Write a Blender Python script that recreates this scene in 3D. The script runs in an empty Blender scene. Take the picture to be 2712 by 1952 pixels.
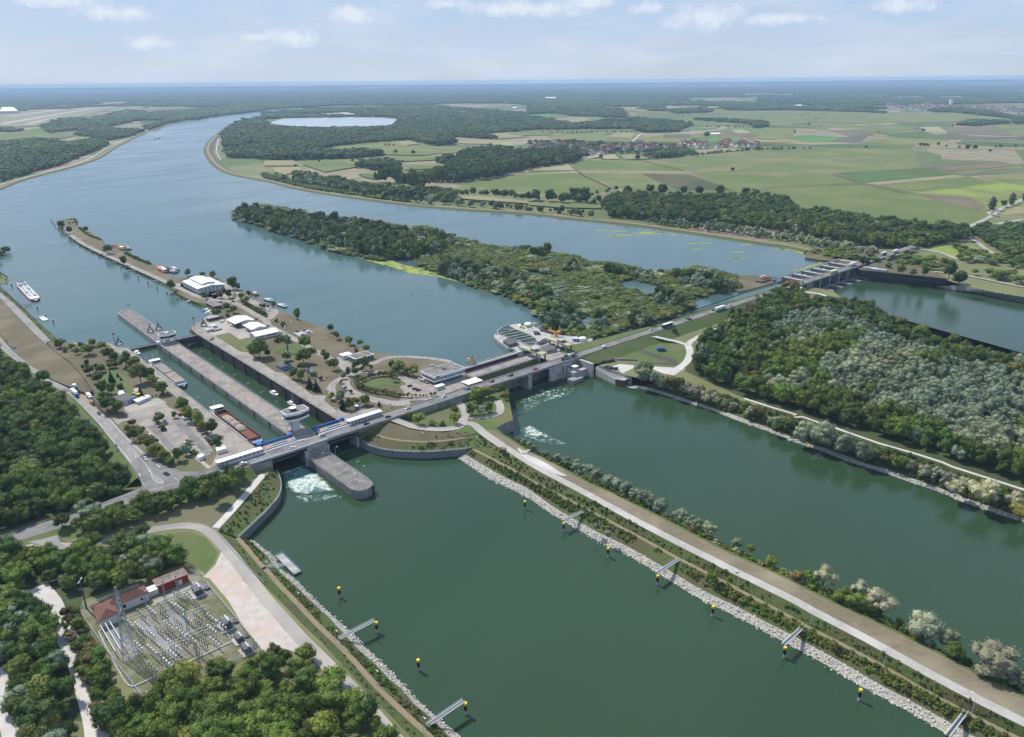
import bpy,math,random
import numpy as np
from mathutils import Vector,Matrix
R_=math.radians
random.seed(7);RNG=np.random.default_rng(11)
S=bpy.context.scene;COL=S.collection
# ------------------------------------------------------------------ camera, light, exposure
F_PX,PITCH,ROLL,CAM_H,PW,PH=2042.0,0.357429,-0.008768,242.54,2712.0,1952.0
cam=bpy.data.objects.new('camera',bpy.data.cameras.new('camera'));COL.objects.link(cam);S.camera=cam
cam.data.sensor_width=36.0;cam.data.lens=36.0*F_PX/PW;cam.data.clip_start=1.0;cam.data.clip_end=250000.0
cam.matrix_world=Matrix.Translation((0,0,CAM_H))@Matrix.Rotation(math.pi/2-PITCH,4,'X')@Matrix.Rotation(ROLL,4,'Z')
SUN_EL=R_(50.0);SUN_TO=Vector((-0.743,0.669,0)).normalized()  # horizontal direction towards the sun
sdir=Vector((SUN_TO.x*math.cos(SUN_EL),SUN_TO.y*math.cos(SUN_EL),math.sin(SUN_EL)))
sun=bpy.data.objects.new('sun',bpy.data.lights.new('sun','SUN'));COL.objects.link(sun)
sun.data.energy=4.4;sun.data.angle=R_(0.55);sun.data.color=(1.0,0.965,0.91)
sun.rotation_mode='QUATERNION';sun.rotation_quaternion=sdir.to_track_quat('Z','Y')
S.view_settings.view_transform='Standard';S.view_settings.look='None';S.view_settings.gamma=1.0
S.view_settings.use_curve_mapping=False;S.view_settings.exposure=0.28
S.cycles.max_bounces=5;S.cycles.diffuse_bounces=2;S.cycles.glossy_bounces=2;S.cycles.volume_bounces=0
S.cycles.transparent_max_bounces=6;S.cycles.use_denoising=True;S.cycles.denoiser='OPENIMAGEDENOISE'
HAZE_D=5.0e-5
wd=bpy.data.worlds.new('World');S.world=wd;wd.use_nodes=True
nt=wd.node_tree;nt.nodes.clear()
def N(t,**k):
 n=nt.nodes.new(t)
 for a,b in k.items():setattr(n,a,b)
 return n
def L(a,b):nt.links.new(a,b)
def V(n,i,v):n.inputs[i].default_value=v
out=N('ShaderNodeOutputWorld');bg=N('ShaderNodeBackground');V(bg,'Strength',0.078)
sky=N('ShaderNodeTexSky',sky_type='NISHITA',sun_disc=False,sun_elevation=SUN_EL,sun_rotation=math.atan2(SUN_TO.x,SUN_TO.y))
sky.altitude=200;sky.air_density=1.0;sky.dust_density=1.2;sky.ozone_density=1.6
tc=N('ShaderNodeTexCoord')
def mathn(op,a,b=None,clamp=False):
 m=N('ShaderNodeMath',operation=op,use_clamp=clamp)
 for i,q in enumerate((a,b)):
  if q is None:continue
  if isinstance(q,(int,float)):V(m,i,q)
  else:L(q,m.inputs[i])
 return m.outputs[0]
sep=N('ShaderNodeSeparateXYZ');L(tc.outputs['Generated'],sep.inputs[0])
zc=mathn('MAXIMUM',sep.outputs[2],0.015)
px_=mathn('DIVIDE',sep.outputs[0],mathn('ADD',zc,0.10));py_=mathn('DIVIDE',sep.outputs[1],mathn('ADD',zc,0.10))
cmb=N('ShaderNodeCombineXYZ');L(px_,cmb.inputs[0]);L(py_,cmb.inputs[1])
n1=N('ShaderNodeTexNoise');L(cmb.outputs[0],n1.inputs['Vector']);V(n1,'Scale',0.9);V(n1,'Detail',6.0);V(n1,'Roughness',0.55)
veil=N('ShaderNodeMapRange');L(n1.outputs['Fac'],veil.inputs['Value']);V(veil,'From Min',0.35);V(veil,'From Max',0.72);V(veil,'To Min',0.80);V(veil,'To Max',0.97)
mx=N('ShaderNodeMix',data_type='RGBA');L(veil.outputs[0],mx.inputs['Factor']);L(sky.outputs[0],mx.inputs['A'])
cmb2=N('ShaderNodeCombineXYZ');L(sep.outputs[0],cmb2.inputs[0]);L(sep.outputs[1],cmb2.inputs[1]);L(mathn('MAXIMUM',sep.outputs[2],0.004),cmb2.inputs[2]);L(cmb2.outputs[0],sky.inputs['Vector'])
gr_=N('ShaderNodeMapRange');L(sep.outputs[2],gr_.inputs['Value']);V(gr_,'From Min',0.0);V(gr_,'From Max',0.17)
gm=N('ShaderNodeMix',data_type='RGBA');L(gr_.outputs[0],gm.inputs['Factor']);V(gm,'A',(6.3,7.5,9.2,1));V(gm,'B',(4.0,5.9,9.5,1))
n3=N('ShaderNodeTexNoise');mp3=N('ShaderNodeMapping');mp3.inputs['Scale'].default_value=(3.2,3.2,15);L(tc.outputs['Generated'],mp3.inputs[0]);L(mp3.outputs[0],n3.inputs['Vector']);V(n3,'Scale',1.6);V(n3,'Detail',7.0);V(n3,'Roughness',0.6)
sm_=N('ShaderNodeMapRange');L(n3.outputs['Fac'],sm_.inputs['Value']);V(sm_,'From Min',0.44);V(sm_,'From Max',0.68);V(sm_,'To Max',0.75)
gm2=N('ShaderNodeMix',data_type='RGBA');L(sm_.outputs[0],gm2.inputs['Factor']);L(gm.outputs['Result'],gm2.inputs['A']);V(gm2,'B',(7.3,8.2,9.6,1));L(gm2.outputs['Result'],mx.inputs['B'])
# small fair-weather clouds: puffs at fixed directions, broken up by noise
def wdir(px,py):
 x=(px-PW/2)/F_PX;y=-(py-PH/2)/F_PX;c,s=math.cos(ROLL),math.sin(ROLL);x,y=c*x-s*y,s*x+c*y
 return Vector((x,math.cos(PITCH)+y*math.sin(PITCH),-math.sin(PITCH)+y*math.cos(PITCH)))
n2=N('ShaderNodeTexNoise');L(tc.outputs['Generated'],n2.inputs['Vector']);V(n2,'Scale',62.0);V(n2,'Detail',5.0);V(n2,'Roughness',0.62)
acc=None
for(cx,cy,rx,ry)in[(939,38,62,18),(1382,24,150,17),(1872,46,100,24),(771,98,62,20),(305,33,85,15),(395,112,50,14),(1715,22,42,14),(1555,8,60,12),(2395,14,60,15),(1190,10,50,12),(150,4,90,12),(2060,50,90,12),(680,98,36,8),
(2900,-60,160,40),(-300,-50,200,40),(600,-150,260,50),(1700,-170,300,50),(1000,-330,300,70),(2400,-300,350,80),(-400,-400,400,80)]:
 d=wdir(cx,cy).normalized();w=rx/F_PX*1.35;h=ry/F_PX*1.5
 side=d.cross(Vector((0,0,1))).normalized();up=side.cross(d)
 terms=[]
 for ax,sc_ in((side,1/w),(up,1/h)):
  vm=N('ShaderNodeVectorMath',operation='DOT_PRODUCT');L(tc.outputs['Generated'],vm.inputs[0]);vm.inputs[1].default_value=ax*sc_
  t_=mathn('SUBTRACT',vm.outputs['Value'],0.0);terms.append(mathn('MULTIPLY',t_,t_))
 vm=N('ShaderNodeVectorMath',operation='DOT_PRODUCT');L(tc.outputs['Generated'],vm.inputs[0]);vm.inputs[1].default_value=d
 front=mathn('GREATER_THAN',vm.outputs['Value'],0.0)
 g=mathn('MULTIPLY',mathn('SUBTRACT',1.0,mathn('SQRT',mathn('ADD',terms[0],terms[1])),clamp=True),front)
 acc=g if acc is None else mathn('MAXIMUM',acc,g)
cl=mathn('ADD',acc,mathn('MULTIPLY',mathn('SUBTRACT',n2.outputs['Fac'],0.5),1.9))
cm=N('ShaderNodeMapRange');L(cl,cm.inputs['Value']);V(cm,'From Min',0.12);V(cm,'From Max',0.85);V(cm,'To Min',0.0);V(cm,'To Max',0.58)
gate=mathn('MULTIPLY',cm.outputs[0],mathn('MULTIPLY',acc,5.0,clamp=True))
mx2=N('ShaderNodeMix',data_type='RGBA');L(gate,mx2.inputs['Factor']);L(mx.outputs['Result'],mx2.inputs['A']);V(mx2,'B',(9.6,10.0,10.6,1))
L(mx2.outputs['Result'],bg.inputs['Color']);L(bg.outputs[0],out.inputs['Surface'])
# ------------------------------------------------------------------ picture-tile to ground projection (used only to survey positions)
TL={'%d%d'%(r+1,c+1):(x0,y0,3.24)for r,y0 in enumerate((200,600,1000,1452))for c,x0 in enumerate((0,700,1400,2012))}
TL.update(c1=(280,800,6.48),c2=(560,980,6.48),c3=(760,1080,6.48),c4=(1050,900,6.48),c5=(1280,840,6.48),s1=(460,700,6.48),s2=(730,840,6.48),
s3=(220,1060,3.68),s4=(2000,640,3.68),s5=(200,1490,3.68),s6=(400,1520,3.68),s7=(1560,880,3.68),f=(0,0,0.8359),p=(0,0,1.0))
def P(t,x,y,z=0.0):
 x0,y0,s=TL[t];d=wdir(x0+x/s,y0+y/s);k=(z-CAM_H)/d.z
 return Vector((d.x*k,d.y*k,z))
def W(spec,z=0.0):
 """'tile x,y[,z] x,y tile x,y ...' -> list of world points"""
 o=[];t=None
 for w in spec.split():
  if ',' not in w:t=w;continue
  a=[float(q)for q in w.split(',')]
  if t=='w':o.append(Vector((a[0],a[1],a[2]if len(a)>2 else z)));continue
  o.append(P(t,a[0],a[1],a[2]if len(a)>2 else z))
 return o
def ppm(p):  # picture pixels per metre of height at a point
 dx=Vector((p.x,p.y,p.z-CAM_H));dist=dx.length
 return F_PX*math.hypot(p.x,p.y)/dist/dist
def smooth(pts,n=6,closed=False):
 m=len(pts);o=[]
 rng=range(m if closed else m-1)
 for i in rng:
  g=(lambda k:pts[k%m])if closed else(lambda k:pts[min(max(k,0),m-1)])
  a,b,c,d=g(i-1),g(i),g(i+1),g(i+2)
  for j in range(n):
   t=j/n;o.append(0.5*((2*b)+(c-a)*t+(2*a-5*b+4*c-d)*t*t+(3*b-a-3*c+d)*t**3))
 if not closed:o.append(pts[-1].copy())
 return o
def resample(pts,n):
 d=[0.0]
 for a,b in zip(pts,pts[1:]):d.append(d[-1]+(b-a).length)
 o=[];k=0
 for i in range(n):
  s=d[-1]*i/(n-1)
  while k<len(pts)-2 and d[k+1]<s:k+=1
  t=(s-d[k])/max(d[k+1]-d[k],1e-9);o.append(pts[k].lerp(pts[k+1],min(max(t,0),1)))
 return o
def offs(pts,dist,z=None,closed=False):  # offset to the left of the walking direction
 o=[];m=len(pts)
 for i in range(m):
  a=pts[(i-1)%m]if closed else pts[max(i-1,0)];b=pts[(i+1)%m]if closed else pts[min(i+1,m-1)]
  d=(b-a);d.z=0;d.normalize();q=pts[i]+Vector((-d.y,d.x,0))*dist
  if z is not None:q.z=z
  o.append(q)
 return o
def zs(pts,z):return[Vector((p.x,p.y,z))for p in pts]
def area2(pts):return sum(a.x*b.y-b.x*a.y for a,b in zip(pts,pts[1:]+pts[:1]))
def inpoly(x,y,poly):
 c=False;j=len(poly)-1
 for i in range(len(poly)):
  a,b=poly[i],poly[j]
  if(a.y>y)!=(b.y>y)and x<(b.x-a.x)*(y-a.y)/(b.y-a.y)+a.x:c=not c
  j=i
 return c
# ------------------------------------------------------------------ materials
MATS={}
def mat(name,col,col2=None,scale=0.15,rough=0.85,fine=None,spec=0.2,bump=0.0,metal=0.0,detail=5.0,contrast=0.25,stretch=None,col3=None,scale3=0.02,rnd=0.0,ang=0.0):
 if name in MATS:return MATS[name]
 m=bpy.data.materials.new(name);m.use_nodes=True;t=m.node_tree;b=t.nodes['Principled BSDF']
 def n(k):return t.nodes.new(k)
 b.inputs['Roughness'].default_value=rough;b.inputs['Specular IOR Level'].default_value=spec;b.inputs['Metallic'].default_value=metal
 c4=tuple(col)+(1,);g=n('ShaderNodeNewGeometry');vec=g.outputs['Position']
 if stretch:
  mp=n('ShaderNodeMapping');mp.inputs['Scale'].default_value=stretch;mp.inputs['Rotation'].default_value=(0,0,ang)
  mp0=n('ShaderNodeMapping');mp0.inputs['Rotation'].default_value=(0,0,ang);mp.inputs['Rotation'].default_value=(0,0,0)
  t.links.new(vec,mp0.inputs[0]);t.links.new(mp0.outputs[0],mp.inputs[0]);vec=mp.outputs[0]
 cur=None
 if col2 is not None:
  no=n('ShaderNodeTexNoise');t.links.new(vec,no.inputs['Vector']);no.inputs['Scale'].default_value=scale;no.inputs['Detail'].default_value=detail;no.inputs['Roughness'].default_value=0.65
  mr=n('ShaderNodeMapRange');t.links.new(no.outputs['Fac'],mr.inputs['Value']);mr.inputs['From Min'].default_value=0.5-contrast;mr.inputs['From Max'].default_value=0.5+contrast
  mi=n('ShaderNodeMix');mi.data_type='RGBA';t.links.new(mr.outputs[0],mi.inputs['Factor']);mi.inputs['A'].default_value=c4;mi.inputs['B'].default_value=tuple(col2)+(1,)
  cur=mi.outputs['Result']
  if bump:
   bp=n('ShaderNodeBump');bp.inputs['Strength'].default_value=min(bump,1.0);bp.inputs['Distance'].default_value=max(1.0,bump)*0.5;t.links.new(no.outputs['Fac'],bp.inputs['Height']);t.links.new(bp.outputs[0],b.inputs['Normal'])
 if col3 is not None:
  no=n('ShaderNodeTexNoise');t.links.new(g.outputs['Position'],no.inputs['Vector']);no.inputs['Scale'].default_value=scale3;no.inputs['Detail'].default_value=3.0
  mr=n('ShaderNodeMapRange');t.links.new(no.outputs['Fac'],mr.inputs['Value']);mr.inputs['From Min'].default_value=0.46;mr.inputs['From Max'].default_value=0.64
  mi=n('ShaderNodeMix');mi.data_type='RGBA';t.links.new(mr.outputs[0],mi.inputs['Factor']);mi.inputs['B'].default_value=tuple(col3)+(1,)
  if cur:t.links.new(cur,mi.inputs['A'])
  else:mi.inputs['A'].default_value=c4
  cur=mi.outputs['Result']
 if rnd:
  oi=n('ShaderNodeObjectInfo');hs=n('ShaderNodeHueSaturation')
  mr=n('ShaderNodeMapRange');t.links.new(oi.outputs['Random'],mr.inputs['Value']);mr.inputs['To Min'].default_value=1-rnd;mr.inputs['To Max'].default_value=1+rnd;t.links.new(mr.outputs[0],hs.inputs['Value'])
  m2=n('ShaderNodeMath');m2.operation='FRACT';m3=n('ShaderNodeMath');m3.operation='MULTIPLY';m3.inputs[1].default_value=17.3
  t.links.new(oi.outputs['Random'],m3.inputs[0]);t.links.new(m3.outputs[0],m2.inputs[0])
  mr2=n('ShaderNodeMapRange');t.links.new(m2.outputs[0],mr2.inputs['Value']);mr2.inputs['To Min'].default_value=0.5-rnd*0.09;mr2.inputs['To Max'].default_value=0.5+rnd*0.05;t.links.new(mr2.outputs[0],hs.inputs['Hue'])
  if cur:t.links.new(cur,hs.inputs['Color'])
  else:hs.inputs['Color'].default_value=c4
  cur=hs.outputs[0]
 if cur:t.links.new(cur,b.inputs['Base Color'])
 else:b.inputs['Base Color'].default_value=c4
 MATS[name]=m;return m
def water(name,col,rough,bscale,bstr,patch=0.0,col2=None):
 m=bpy.data.materials.new(name);m.use_nodes=True;t=m.node_tree;b=t.nodes['Principled BSDF'];MATS[name]=m
 b.inputs['IOR'].default_value=1.333;b.inputs['Specular IOR Level'].default_value=0.5
 g=t.nodes.new('ShaderNodeNewGeometry')
 no=t.nodes.new('ShaderNodeTexNoise');t.links.new(g.outputs['Position'],no.inputs['Vector']);no.inputs['Scale'].default_value=bscale;no.inputs['Detail'].default_value=4.0
 bp=t.nodes.new('ShaderNodeBump');bp.inputs['Strength'].default_value=bstr;bp.inputs['Distance'].default_value=0.4;t.links.new(no.outputs['Fac'],bp.inputs['Height']);t.links.new(bp.outputs[0],b.inputs['Normal'])
 mp0=t.nodes.new('ShaderNodeMapping');mp0.inputs['Rotation'].default_value=(0,0,0.62);mp=t.nodes.new('ShaderNodeMapping');mp.inputs['Scale'].default_value=(0.012,0.0032,1)
 t.links.new(g.outputs['Position'],mp0.inputs[0]);t.links.new(mp0.outputs[0],mp.inputs[0])
 n2=t.nodes.new('ShaderNodeTexNoise');t.links.new(mp.outputs[0],n2.inputs['Vector']);n2.inputs['Scale'].default_value=1.0;n2.inputs['Detail'].default_value=4.0;n2.inputs['Distortion'].default_value=0.8
 mr=t.nodes.new('ShaderNodeMapRange');t.links.new(n2.outputs['Fac'],mr.inputs['Value']);mr.inputs['From Min'].default_value=0.4;mr.inputs['From Max'].default_value=0.62;mr.inputs['To Min'].default_value=rough;mr.inputs['To Max'].default_value=rough+patch
 t.links.new(mr.outputs[0],b.inputs['Roughness'])
 mi=t.nodes.new('ShaderNodeMix');mi.data_type='RGBA';t.links.new(n2.outputs['Fac'],mi.inputs['Factor']);mi.inputs['A'].default_value=tuple(col)+(1,);mi.inputs['B'].default_value=tuple(col2 or col)+(1,)
 t.links.new(mi.outputs['Result'],b.inputs['Base Color'])
 return m
water('water_up',(0.042,0.088,0.078),0.07,0.35,0.16,0.16,(0.082,0.135,0.128))
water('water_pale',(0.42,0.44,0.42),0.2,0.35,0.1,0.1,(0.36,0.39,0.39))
water('water_down',(0.018,0.043,0.015),0.09,0.6,0.26,0.10,(0.033,0.064,0.034))
mat('field_plain',(0.13,0.145,0.06),(0.155,0.165,0.07),0.006,col3=(0.2,0.18,0.09),scale3=0.002)
mat('grass_dry',(0.125,0.100,0.058),(0.085,0.080,0.036),0.12,col3=(0.155,0.125,0.078),scale3=0.03,bump=0.6)
mat('grass_mown',(0.155,0.135,0.078),(0.110,0.108,0.05),0.25,col3=(0.095,0.11,0.042),scale3=0.02)
mat('grass_green',(0.065,0.105,0.026),(0.10,0.128,0.038),0.15,col3=(0.125,0.125,0.05),scale3=0.03,bump=0.8)
mat('grass_bank',(0.045,0.080,0.018),(0.10,0.115,0.036),0.45,col3=(0.085,0.078,0.035),scale3=0.04,bump=1.5)
mat('forest_floor',(0.040,0.060,0.018),(0.065,0.075,0.03),0.2)
mat('marsh',(0.05,0.065,0.022),(0.085,0.09,0.03),0.06,bump=2.0)
mat('asphalt',(0.23,0.215,0.195),(0.28,0.262,0.238),0.4,rough=0.9,col3=(0.20,0.19,0.175),scale3=0.05)
mat('asphalt_dark',(0.17,0.16,0.15),(0.22,0.208,0.195),0.5,rough=0.9,col3=(0.13,0.122,0.115),scale3=0.08,contrast=.16)
mat('concrete_road',(0.33,0.30,0.255),(0.38,0.345,0.30),0.4,rough=0.9,col3=(0.29,0.265,0.23),scale3=0.04)
mat('yard',(0.34,0.30,0.26),(0.25,0.222,0.19),0.22,rough=0.9,col3=(0.23,0.20,0.17),scale3=0.09,contrast=.16)
mat('stubble',(0.20,0.165,0.105),(0.13,0.108,0.07),0.8,stretch=(.35,1.6,1),ang=0.0,col3=(.25,.21,.14),scale3=.03,contrast=.15)
mat('dirt_path',(0.24,0.19,0.12),(0.19,0.155,0.09),0.3)
mat('gravel',(0.50,0.465,0.42),(0.42,0.385,0.345),0.35,rough=0.95,col3=(0.54,0.50,0.46),scale3=0.06)
mat('dike_gravel',(0.40,0.37,0.335),(0.31,0.285,0.25),0.35,rough=0.95,col3=(0.44,0.41,0.375),scale3=0.06)
mat('gravel_pink',(0.50,0.435,0.385),(0.39,0.34,0.30),0.22,rough=0.95,col3=(0.47,0.35,0.27),scale3=0.05,contrast=.14)
mat('stone',(0.44,0.41,0.35),(0.22,0.205,0.17),0.9,rough=0.95,contrast=0.18,bump=1.0)
mat('rock',(0.58,0.54,0.47),(0.34,0.315,0.265),0.6,rough=0.95,rnd=0.22)
mat('concrete',(0.33,0.315,0.29),(0.22,0.21,0.19),0.25,rough=0.9,col3=(0.20,0.19,0.17),scale3=0.13,contrast=.18)
mat('concrete_deck',(0.34,0.285,0.24),(0.24,0.205,0.175),0.3,rough=0.95,col3=(0.20,0.175,0.15),scale3=0.12,contrast=.16)
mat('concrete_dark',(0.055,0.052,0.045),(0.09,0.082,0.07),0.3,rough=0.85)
mat('concrete_light',(0.45,0.43,0.40),(0.33,0.31,0.285),0.3,rough=0.9,col3=(.30,.285,.26),scale3=.15,contrast=.18)
mat('white',(0.78,0.78,0.77),(0.70,0.70,0.68),0.4,rough=0.6,spec=0.3)
mat('white_wall',(0.62,0.61,0.60),(0.56,0.55,0.54),0.3,rough=0.8)
mat('paint_line',(0.66,0.64,0.60),(0.5,0.48,0.44),0.8,rough=0.8)
mat('roof_grey',(0.25,0.23,0.21),(0.15,0.137,0.12),0.4,rough=0.9,col3=(.13,.12,.105),scale3=.15,contrast=.16)
mat('roof_dark',(0.10,0.095,0.09),(0.14,0.13,0.12),0.5,rough=0.85)
mat('tile_red',(0.15,0.066,0.046),(0.21,0.105,0.078),0.9,rough=0.85)
mat('brick_red',(0.28,0.045,0.03),(0.23,0.04,0.028),0.6,rough=0.85)
mat('plum',(0.07,0.025,0.03),(0.09,0.03,0.035),0.3,rough=0.6)
mat('glass',(0.02,0.025,0.03),rough=0.12,spec=0.6)
mat('glass_amber',(0.26,0.16,0.07),(0.10,0.06,0.03),0.9,rough=0.35,spec=0.5)
mat('steel',(0.30,0.31,0.32),(0.24,0.25,0.26),0.8,rough=0.55,spec=0.5)
mat('steel_dark',(0.06,0.062,0.065),(0.085,0.085,0.085),0.8,rough=0.6,spec=0.4)
mat('steel_pale',(0.45,0.47,0.48),rough=0.5,spec=0.5)
mat('blue',(0.015,0.10,0.36),(0.02,0.13,0.42),0.4,rough=0.45,spec=0.5)
mat('trailer_blue',(0.36,0.46,0.54),rough=0.5)
mat('blue_soft',(0.10,0.26,0.45),rough=0.5)
mat('navy',(0.01,0.03,0.12),rough=0.4,spec=0.5)
mat('yellow',(0.72,0.52,0.03),(0.62,0.44,0.03),0.6,rough=0.5)
mat('cream',(0.55,0.48,0.22),(0.46,0.40,0.20),0.5,rough=0.7)
mat('beige',(0.42,0.40,0.26),(0.36,0.34,0.23),0.4,rough=0.8)
mat('orange',(0.75,0.30,0.03),rough=0.5)
mat('red',(0.50,0.03,0.02),(0.42,0.03,0.02),0.5,rough=0.5)
mat('rust',(0.135,0.05,0.036),(0.20,0.08,0.055),0.5,rough=0.8)
mat('salmon',(0.62,0.24,0.16),rough=0.8)
mat('sand',(0.40,0.34,0.27),(0.34,0.29,0.23),0.8,rough=0.95)
mat('hull_black',(0.012,0.014,0.018),rough=0.5)
mat('wood',(0.16,0.10,0.06),(0.12,0.08,0.05),0.8)
mat('tyre',(0.015,0.015,0.015),rough=0.9)
mat('bark',(0.09,0.075,0.055),(0.14,0.12,0.09),2.0)
mat('algae',(0.30,0.32,0.05),(0.20,0.24,0.05),0.25,rough=0.8)
for nm_,c_ in dict(car_white=(0.75,0.75,0.74),car_black=(0.014,0.016,0.02),car_silver=(0.42,0.43,0.44),car_blue=(0.03,0.09,0.28),car_red=(0.36,0.02,0.025),car_grey=(0.10,0.11,0.12)).items():
 mat(nm_,c_,rough=0.28,spec=0.6)
LEAF={'green':((0.050,0.094,0.015),(0.096,0.146,0.028)),'dark':((0.036,0.070,0.016),(0.068,0.106,0.026)),'lime':((0.105,0.135,0.028),(0.15,0.175,0.04)),'willow':((0.125,0.168,0.098),(0.185,0.222,0.142)),
'pale':((0.19,0.20,0.115),(0.25,0.25,0.155)),'autumn':((0.078,0.078,0.018),(0.125,0.112,0.03)),'conifer':((0.012,0.030,0.014),(0.025,0.045,0.02)),'poplar':((0.04,0.07,0.02),(0.065,0.10,0.03)),'far':((0.036,0.074,0.020),(0.078,0.120,0.034))}
for k_,(a_,b_)in LEAF.items():mat('leaf_'+k_,a_,b_,0.28 if k_!='far' else 0.05,rough=0.75,spec=0.15,rnd=0.34,col3=tuple(q*w for q,w in zip(b_,(1.25,1.15,.95))),scale3=.012,contrast=0.2,detail=4.0)
# ------------------------------------------------------------------ mesh builder
class MB:
 def __init__(s):s.v=[];s.f=[];s.m=[];s.cur=0
 def add(s,vs,fs):
  k=len(s.v);s.v.extend([tuple(q)for q in vs]);s.f.extend([[i+k for i in f]for f in fs]);s.m.extend([s.cur]*len(fs));return s
 def box(s,c,sz,rz=0.0,tilt=None):
  cx,cy,cz=c;hx,hy,hz=sz[0]/2,sz[1]/2,sz[2]/2;co,si=math.cos(rz),math.sin(rz);vs=[]
  for dz in(-hz,hz):
   for dx,dy in((-hx,-hy),(hx,-hy),(hx,hy),(-hx,hy)):vs.append((cx+dx*co-dy*si,cy+dx*si+dy*co,cz+dz))
  return s.add(vs,[(0,3,2,1),(4,5,6,7),(0,1,5,4),(1,2,6,5),(2,3,7,6),(3,0,4,7)])
 def prism(s,poly,z0,z1,bottom=False):
  n=len(poly)
  if area2(poly)<0:poly=poly[::-1]
  vs=[(p.x,p.y,z0)for p in poly]+[(p.x,p.y,z1)for p in poly]
  fs=[tuple(range(n,2*n))]+[(i,(i+1)%n,n+(i+1)%n,n+i)for i in range(n)]
  if bottom:fs.append(tuple(range(n-1,-1,-1)))
  return s.add(vs,fs)
 def sheet(s,poly):
  if area2(poly)<0:poly=poly[::-1]
  return s.add(poly,[tuple(range(len(poly)))])
 def loft(s,*lines):
  n=max(len(l)for l in lines);ls=[resample(l,n)if len(l)!=n else l for l in lines]
  vs=[p for l in ls for p in l];fs=[]
  for k in range(len(ls)-1):
   for i in range(n-1):fs.append((k*n+i,k*n+i+1,(k+1)*n+i+1,(k+1)*n+i))
  return s.add(vs,fs)
 def tube(s,a,b,r,n=6,r2=None,cap=True):
  a=Vector(a);b=Vector(b);r2=r if r2 is None else r2;d=(b-a).normalized()
  u=d.orthogonal().normalized();w=d.cross(u);vs=[]
  for q,rr in((a,r),(b,r2)):
   for i in range(n):t=2*math.pi*i/n;vs.append(q+(u*math.cos(t)+w*math.sin(t))*rr)
  fs=[(i,(i+1)%n,n+(i+1)%n,n+i)for i in range(n)]
  if cap:fs+=[tuple(range(n-1,-1,-1)),tuple(range(n,2*n))]
  return s.add(vs,fs)
 def path(s,pts,r,n=5):
  for a,b in zip(pts,pts[1:]):s.tube(a,b,r,n)
  return s
 def build(s,name,m,parent=None,loc=None,rz=None):
  me=bpy.data.meshes.new(name);me.from_pydata(s.v,[],s.f)
  for q in(m if isinstance(m,(list,tuple))else[m]):me.materials.append(MATS[q])
  if any(s.m):me.polygons.foreach_set('material_index',s.m)
  me.update();return link(name,me,parent,loc,rz)
def link(name,me,parent=None,loc=None,rz=None):
 o=bpy.data.objects.new(name,me);COL.objects.link(o)
 if parent:o.parent=parent
 if loc is not None:o.location=loc
 if rz is not None:o.rotation_euler=(0,0,rz)
 return o
def tag(o,label=None,cat=None,group=None,kind=None):
 for k,v in(('label',label),('category',cat),('group',group),('kind',kind)):
  if v:o[k]=v
 return o
def empty(name,loc,rz=0.0,label=None,cat=None,group=None):
 o=bpy.data.objects.new(name,None);COL.objects.link(o);o.location=loc;o.rotation_euler=(0,0,rz);o.empty_display_size=1
 return tag(o,label,cat,group)
def struct(o):o['kind']='structure';return o
def kids(o):return[c for c in ALLK.get(o.name,[])]
def copy_tree(o,loc=None,rz=None,label=None,group=None,parent=None,sc=None):
 c=o.copy();COL.objects.link(c)
 if parent:c.parent=parent
 if loc is not None:c.location=loc
 if rz is not None:c.rotation_euler=(0,0,rz)
 if sc is not None:c.scale=(sc,)*3 if isinstance(sc,(int,float))else sc
 if label:c['label']=label
 if group:c['group']=group
 for ch in o.children:copy_tree(ch,parent=c)
 return c
def band(name,m,*lines,kind='structure'):
 return tag(MB().loft(*lines).build(name,m),kind=kind)
def slab(name,m,poly,z,zb,out=0.0,side=None,kind='structure'):
 """flat top with sloping skirt; skirt child gets its own material"""
 poly=zs(poly,z)
 if area2(poly)<0:poly=poly[::-1]
 o=tag(MB().sheet(poly).build(name,m),kind=kind)
 lo=offs(poly,-out,zb,closed=True)
 sk=MB().loft(poly+poly[:1],lo+lo[:1]).build('bank_slope' if out else 'side_wall',side or m,o)
 return o
def road(name,m,pts,w,dz=0.0,lines=(),sm=5,kerb=False):
 pts=smooth(pts,sm)if sm else pts
 for p in pts:p.z+=dz
 o=tag(MB().loft(offs(pts,w/2),offs(pts,-w/2)).build(name,m),kind='structure')
 for(off,lw,dash,gap)in lines:
  mb=MB();c=offs(pts,off);acc=0.0;on=True;seg=[]
  if not dash:
   mb.loft([q+Vector((0,0,.05))for q in offs(c,lw/2)],[q+Vector((0,0,.05))for q in offs(c,-lw/2)])
  else:
   tot=sum((b-a).length for a,b in zip(c,c[1:]));fine=resample(c,max(2,int(tot/1.5)))
   per=max(1,round(dash/1.5));pg=max(1,round(gap/1.5));i=0
   while i+per<len(fine):
    q=fine[i:i+per+1];mb.loft([r+Vector((0,0,.05))for r in offs(q,lw/2)],[r+Vector((0,0,.05))for r in offs(q,-lw/2)]);i+=per+pg
  tag(mb.build('lane_marking','paint_line'),kind='structure').parent=o
 return o,pts
# ------------------------------------------------------------------ local frame of the works: X across the locks, Y upstream along them
TH,X0,Y0=0.7167455,177.2164,743.3546
CT,ST=math.cos(TH),math.sin(TH)
def LF(x,y,z=0.0):
 x+=X0;y+=Y0
 return Vector((x*CT-y*ST,x*ST+y*CT,z))
def toL(p):return(p.x*CT+p.y*ST-X0,-p.x*ST+p.y*CT-Y0)
def lpoly(s,z):return[LF(*[float(a)for a in w.split(',')],z)for w in s.split()]
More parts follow.
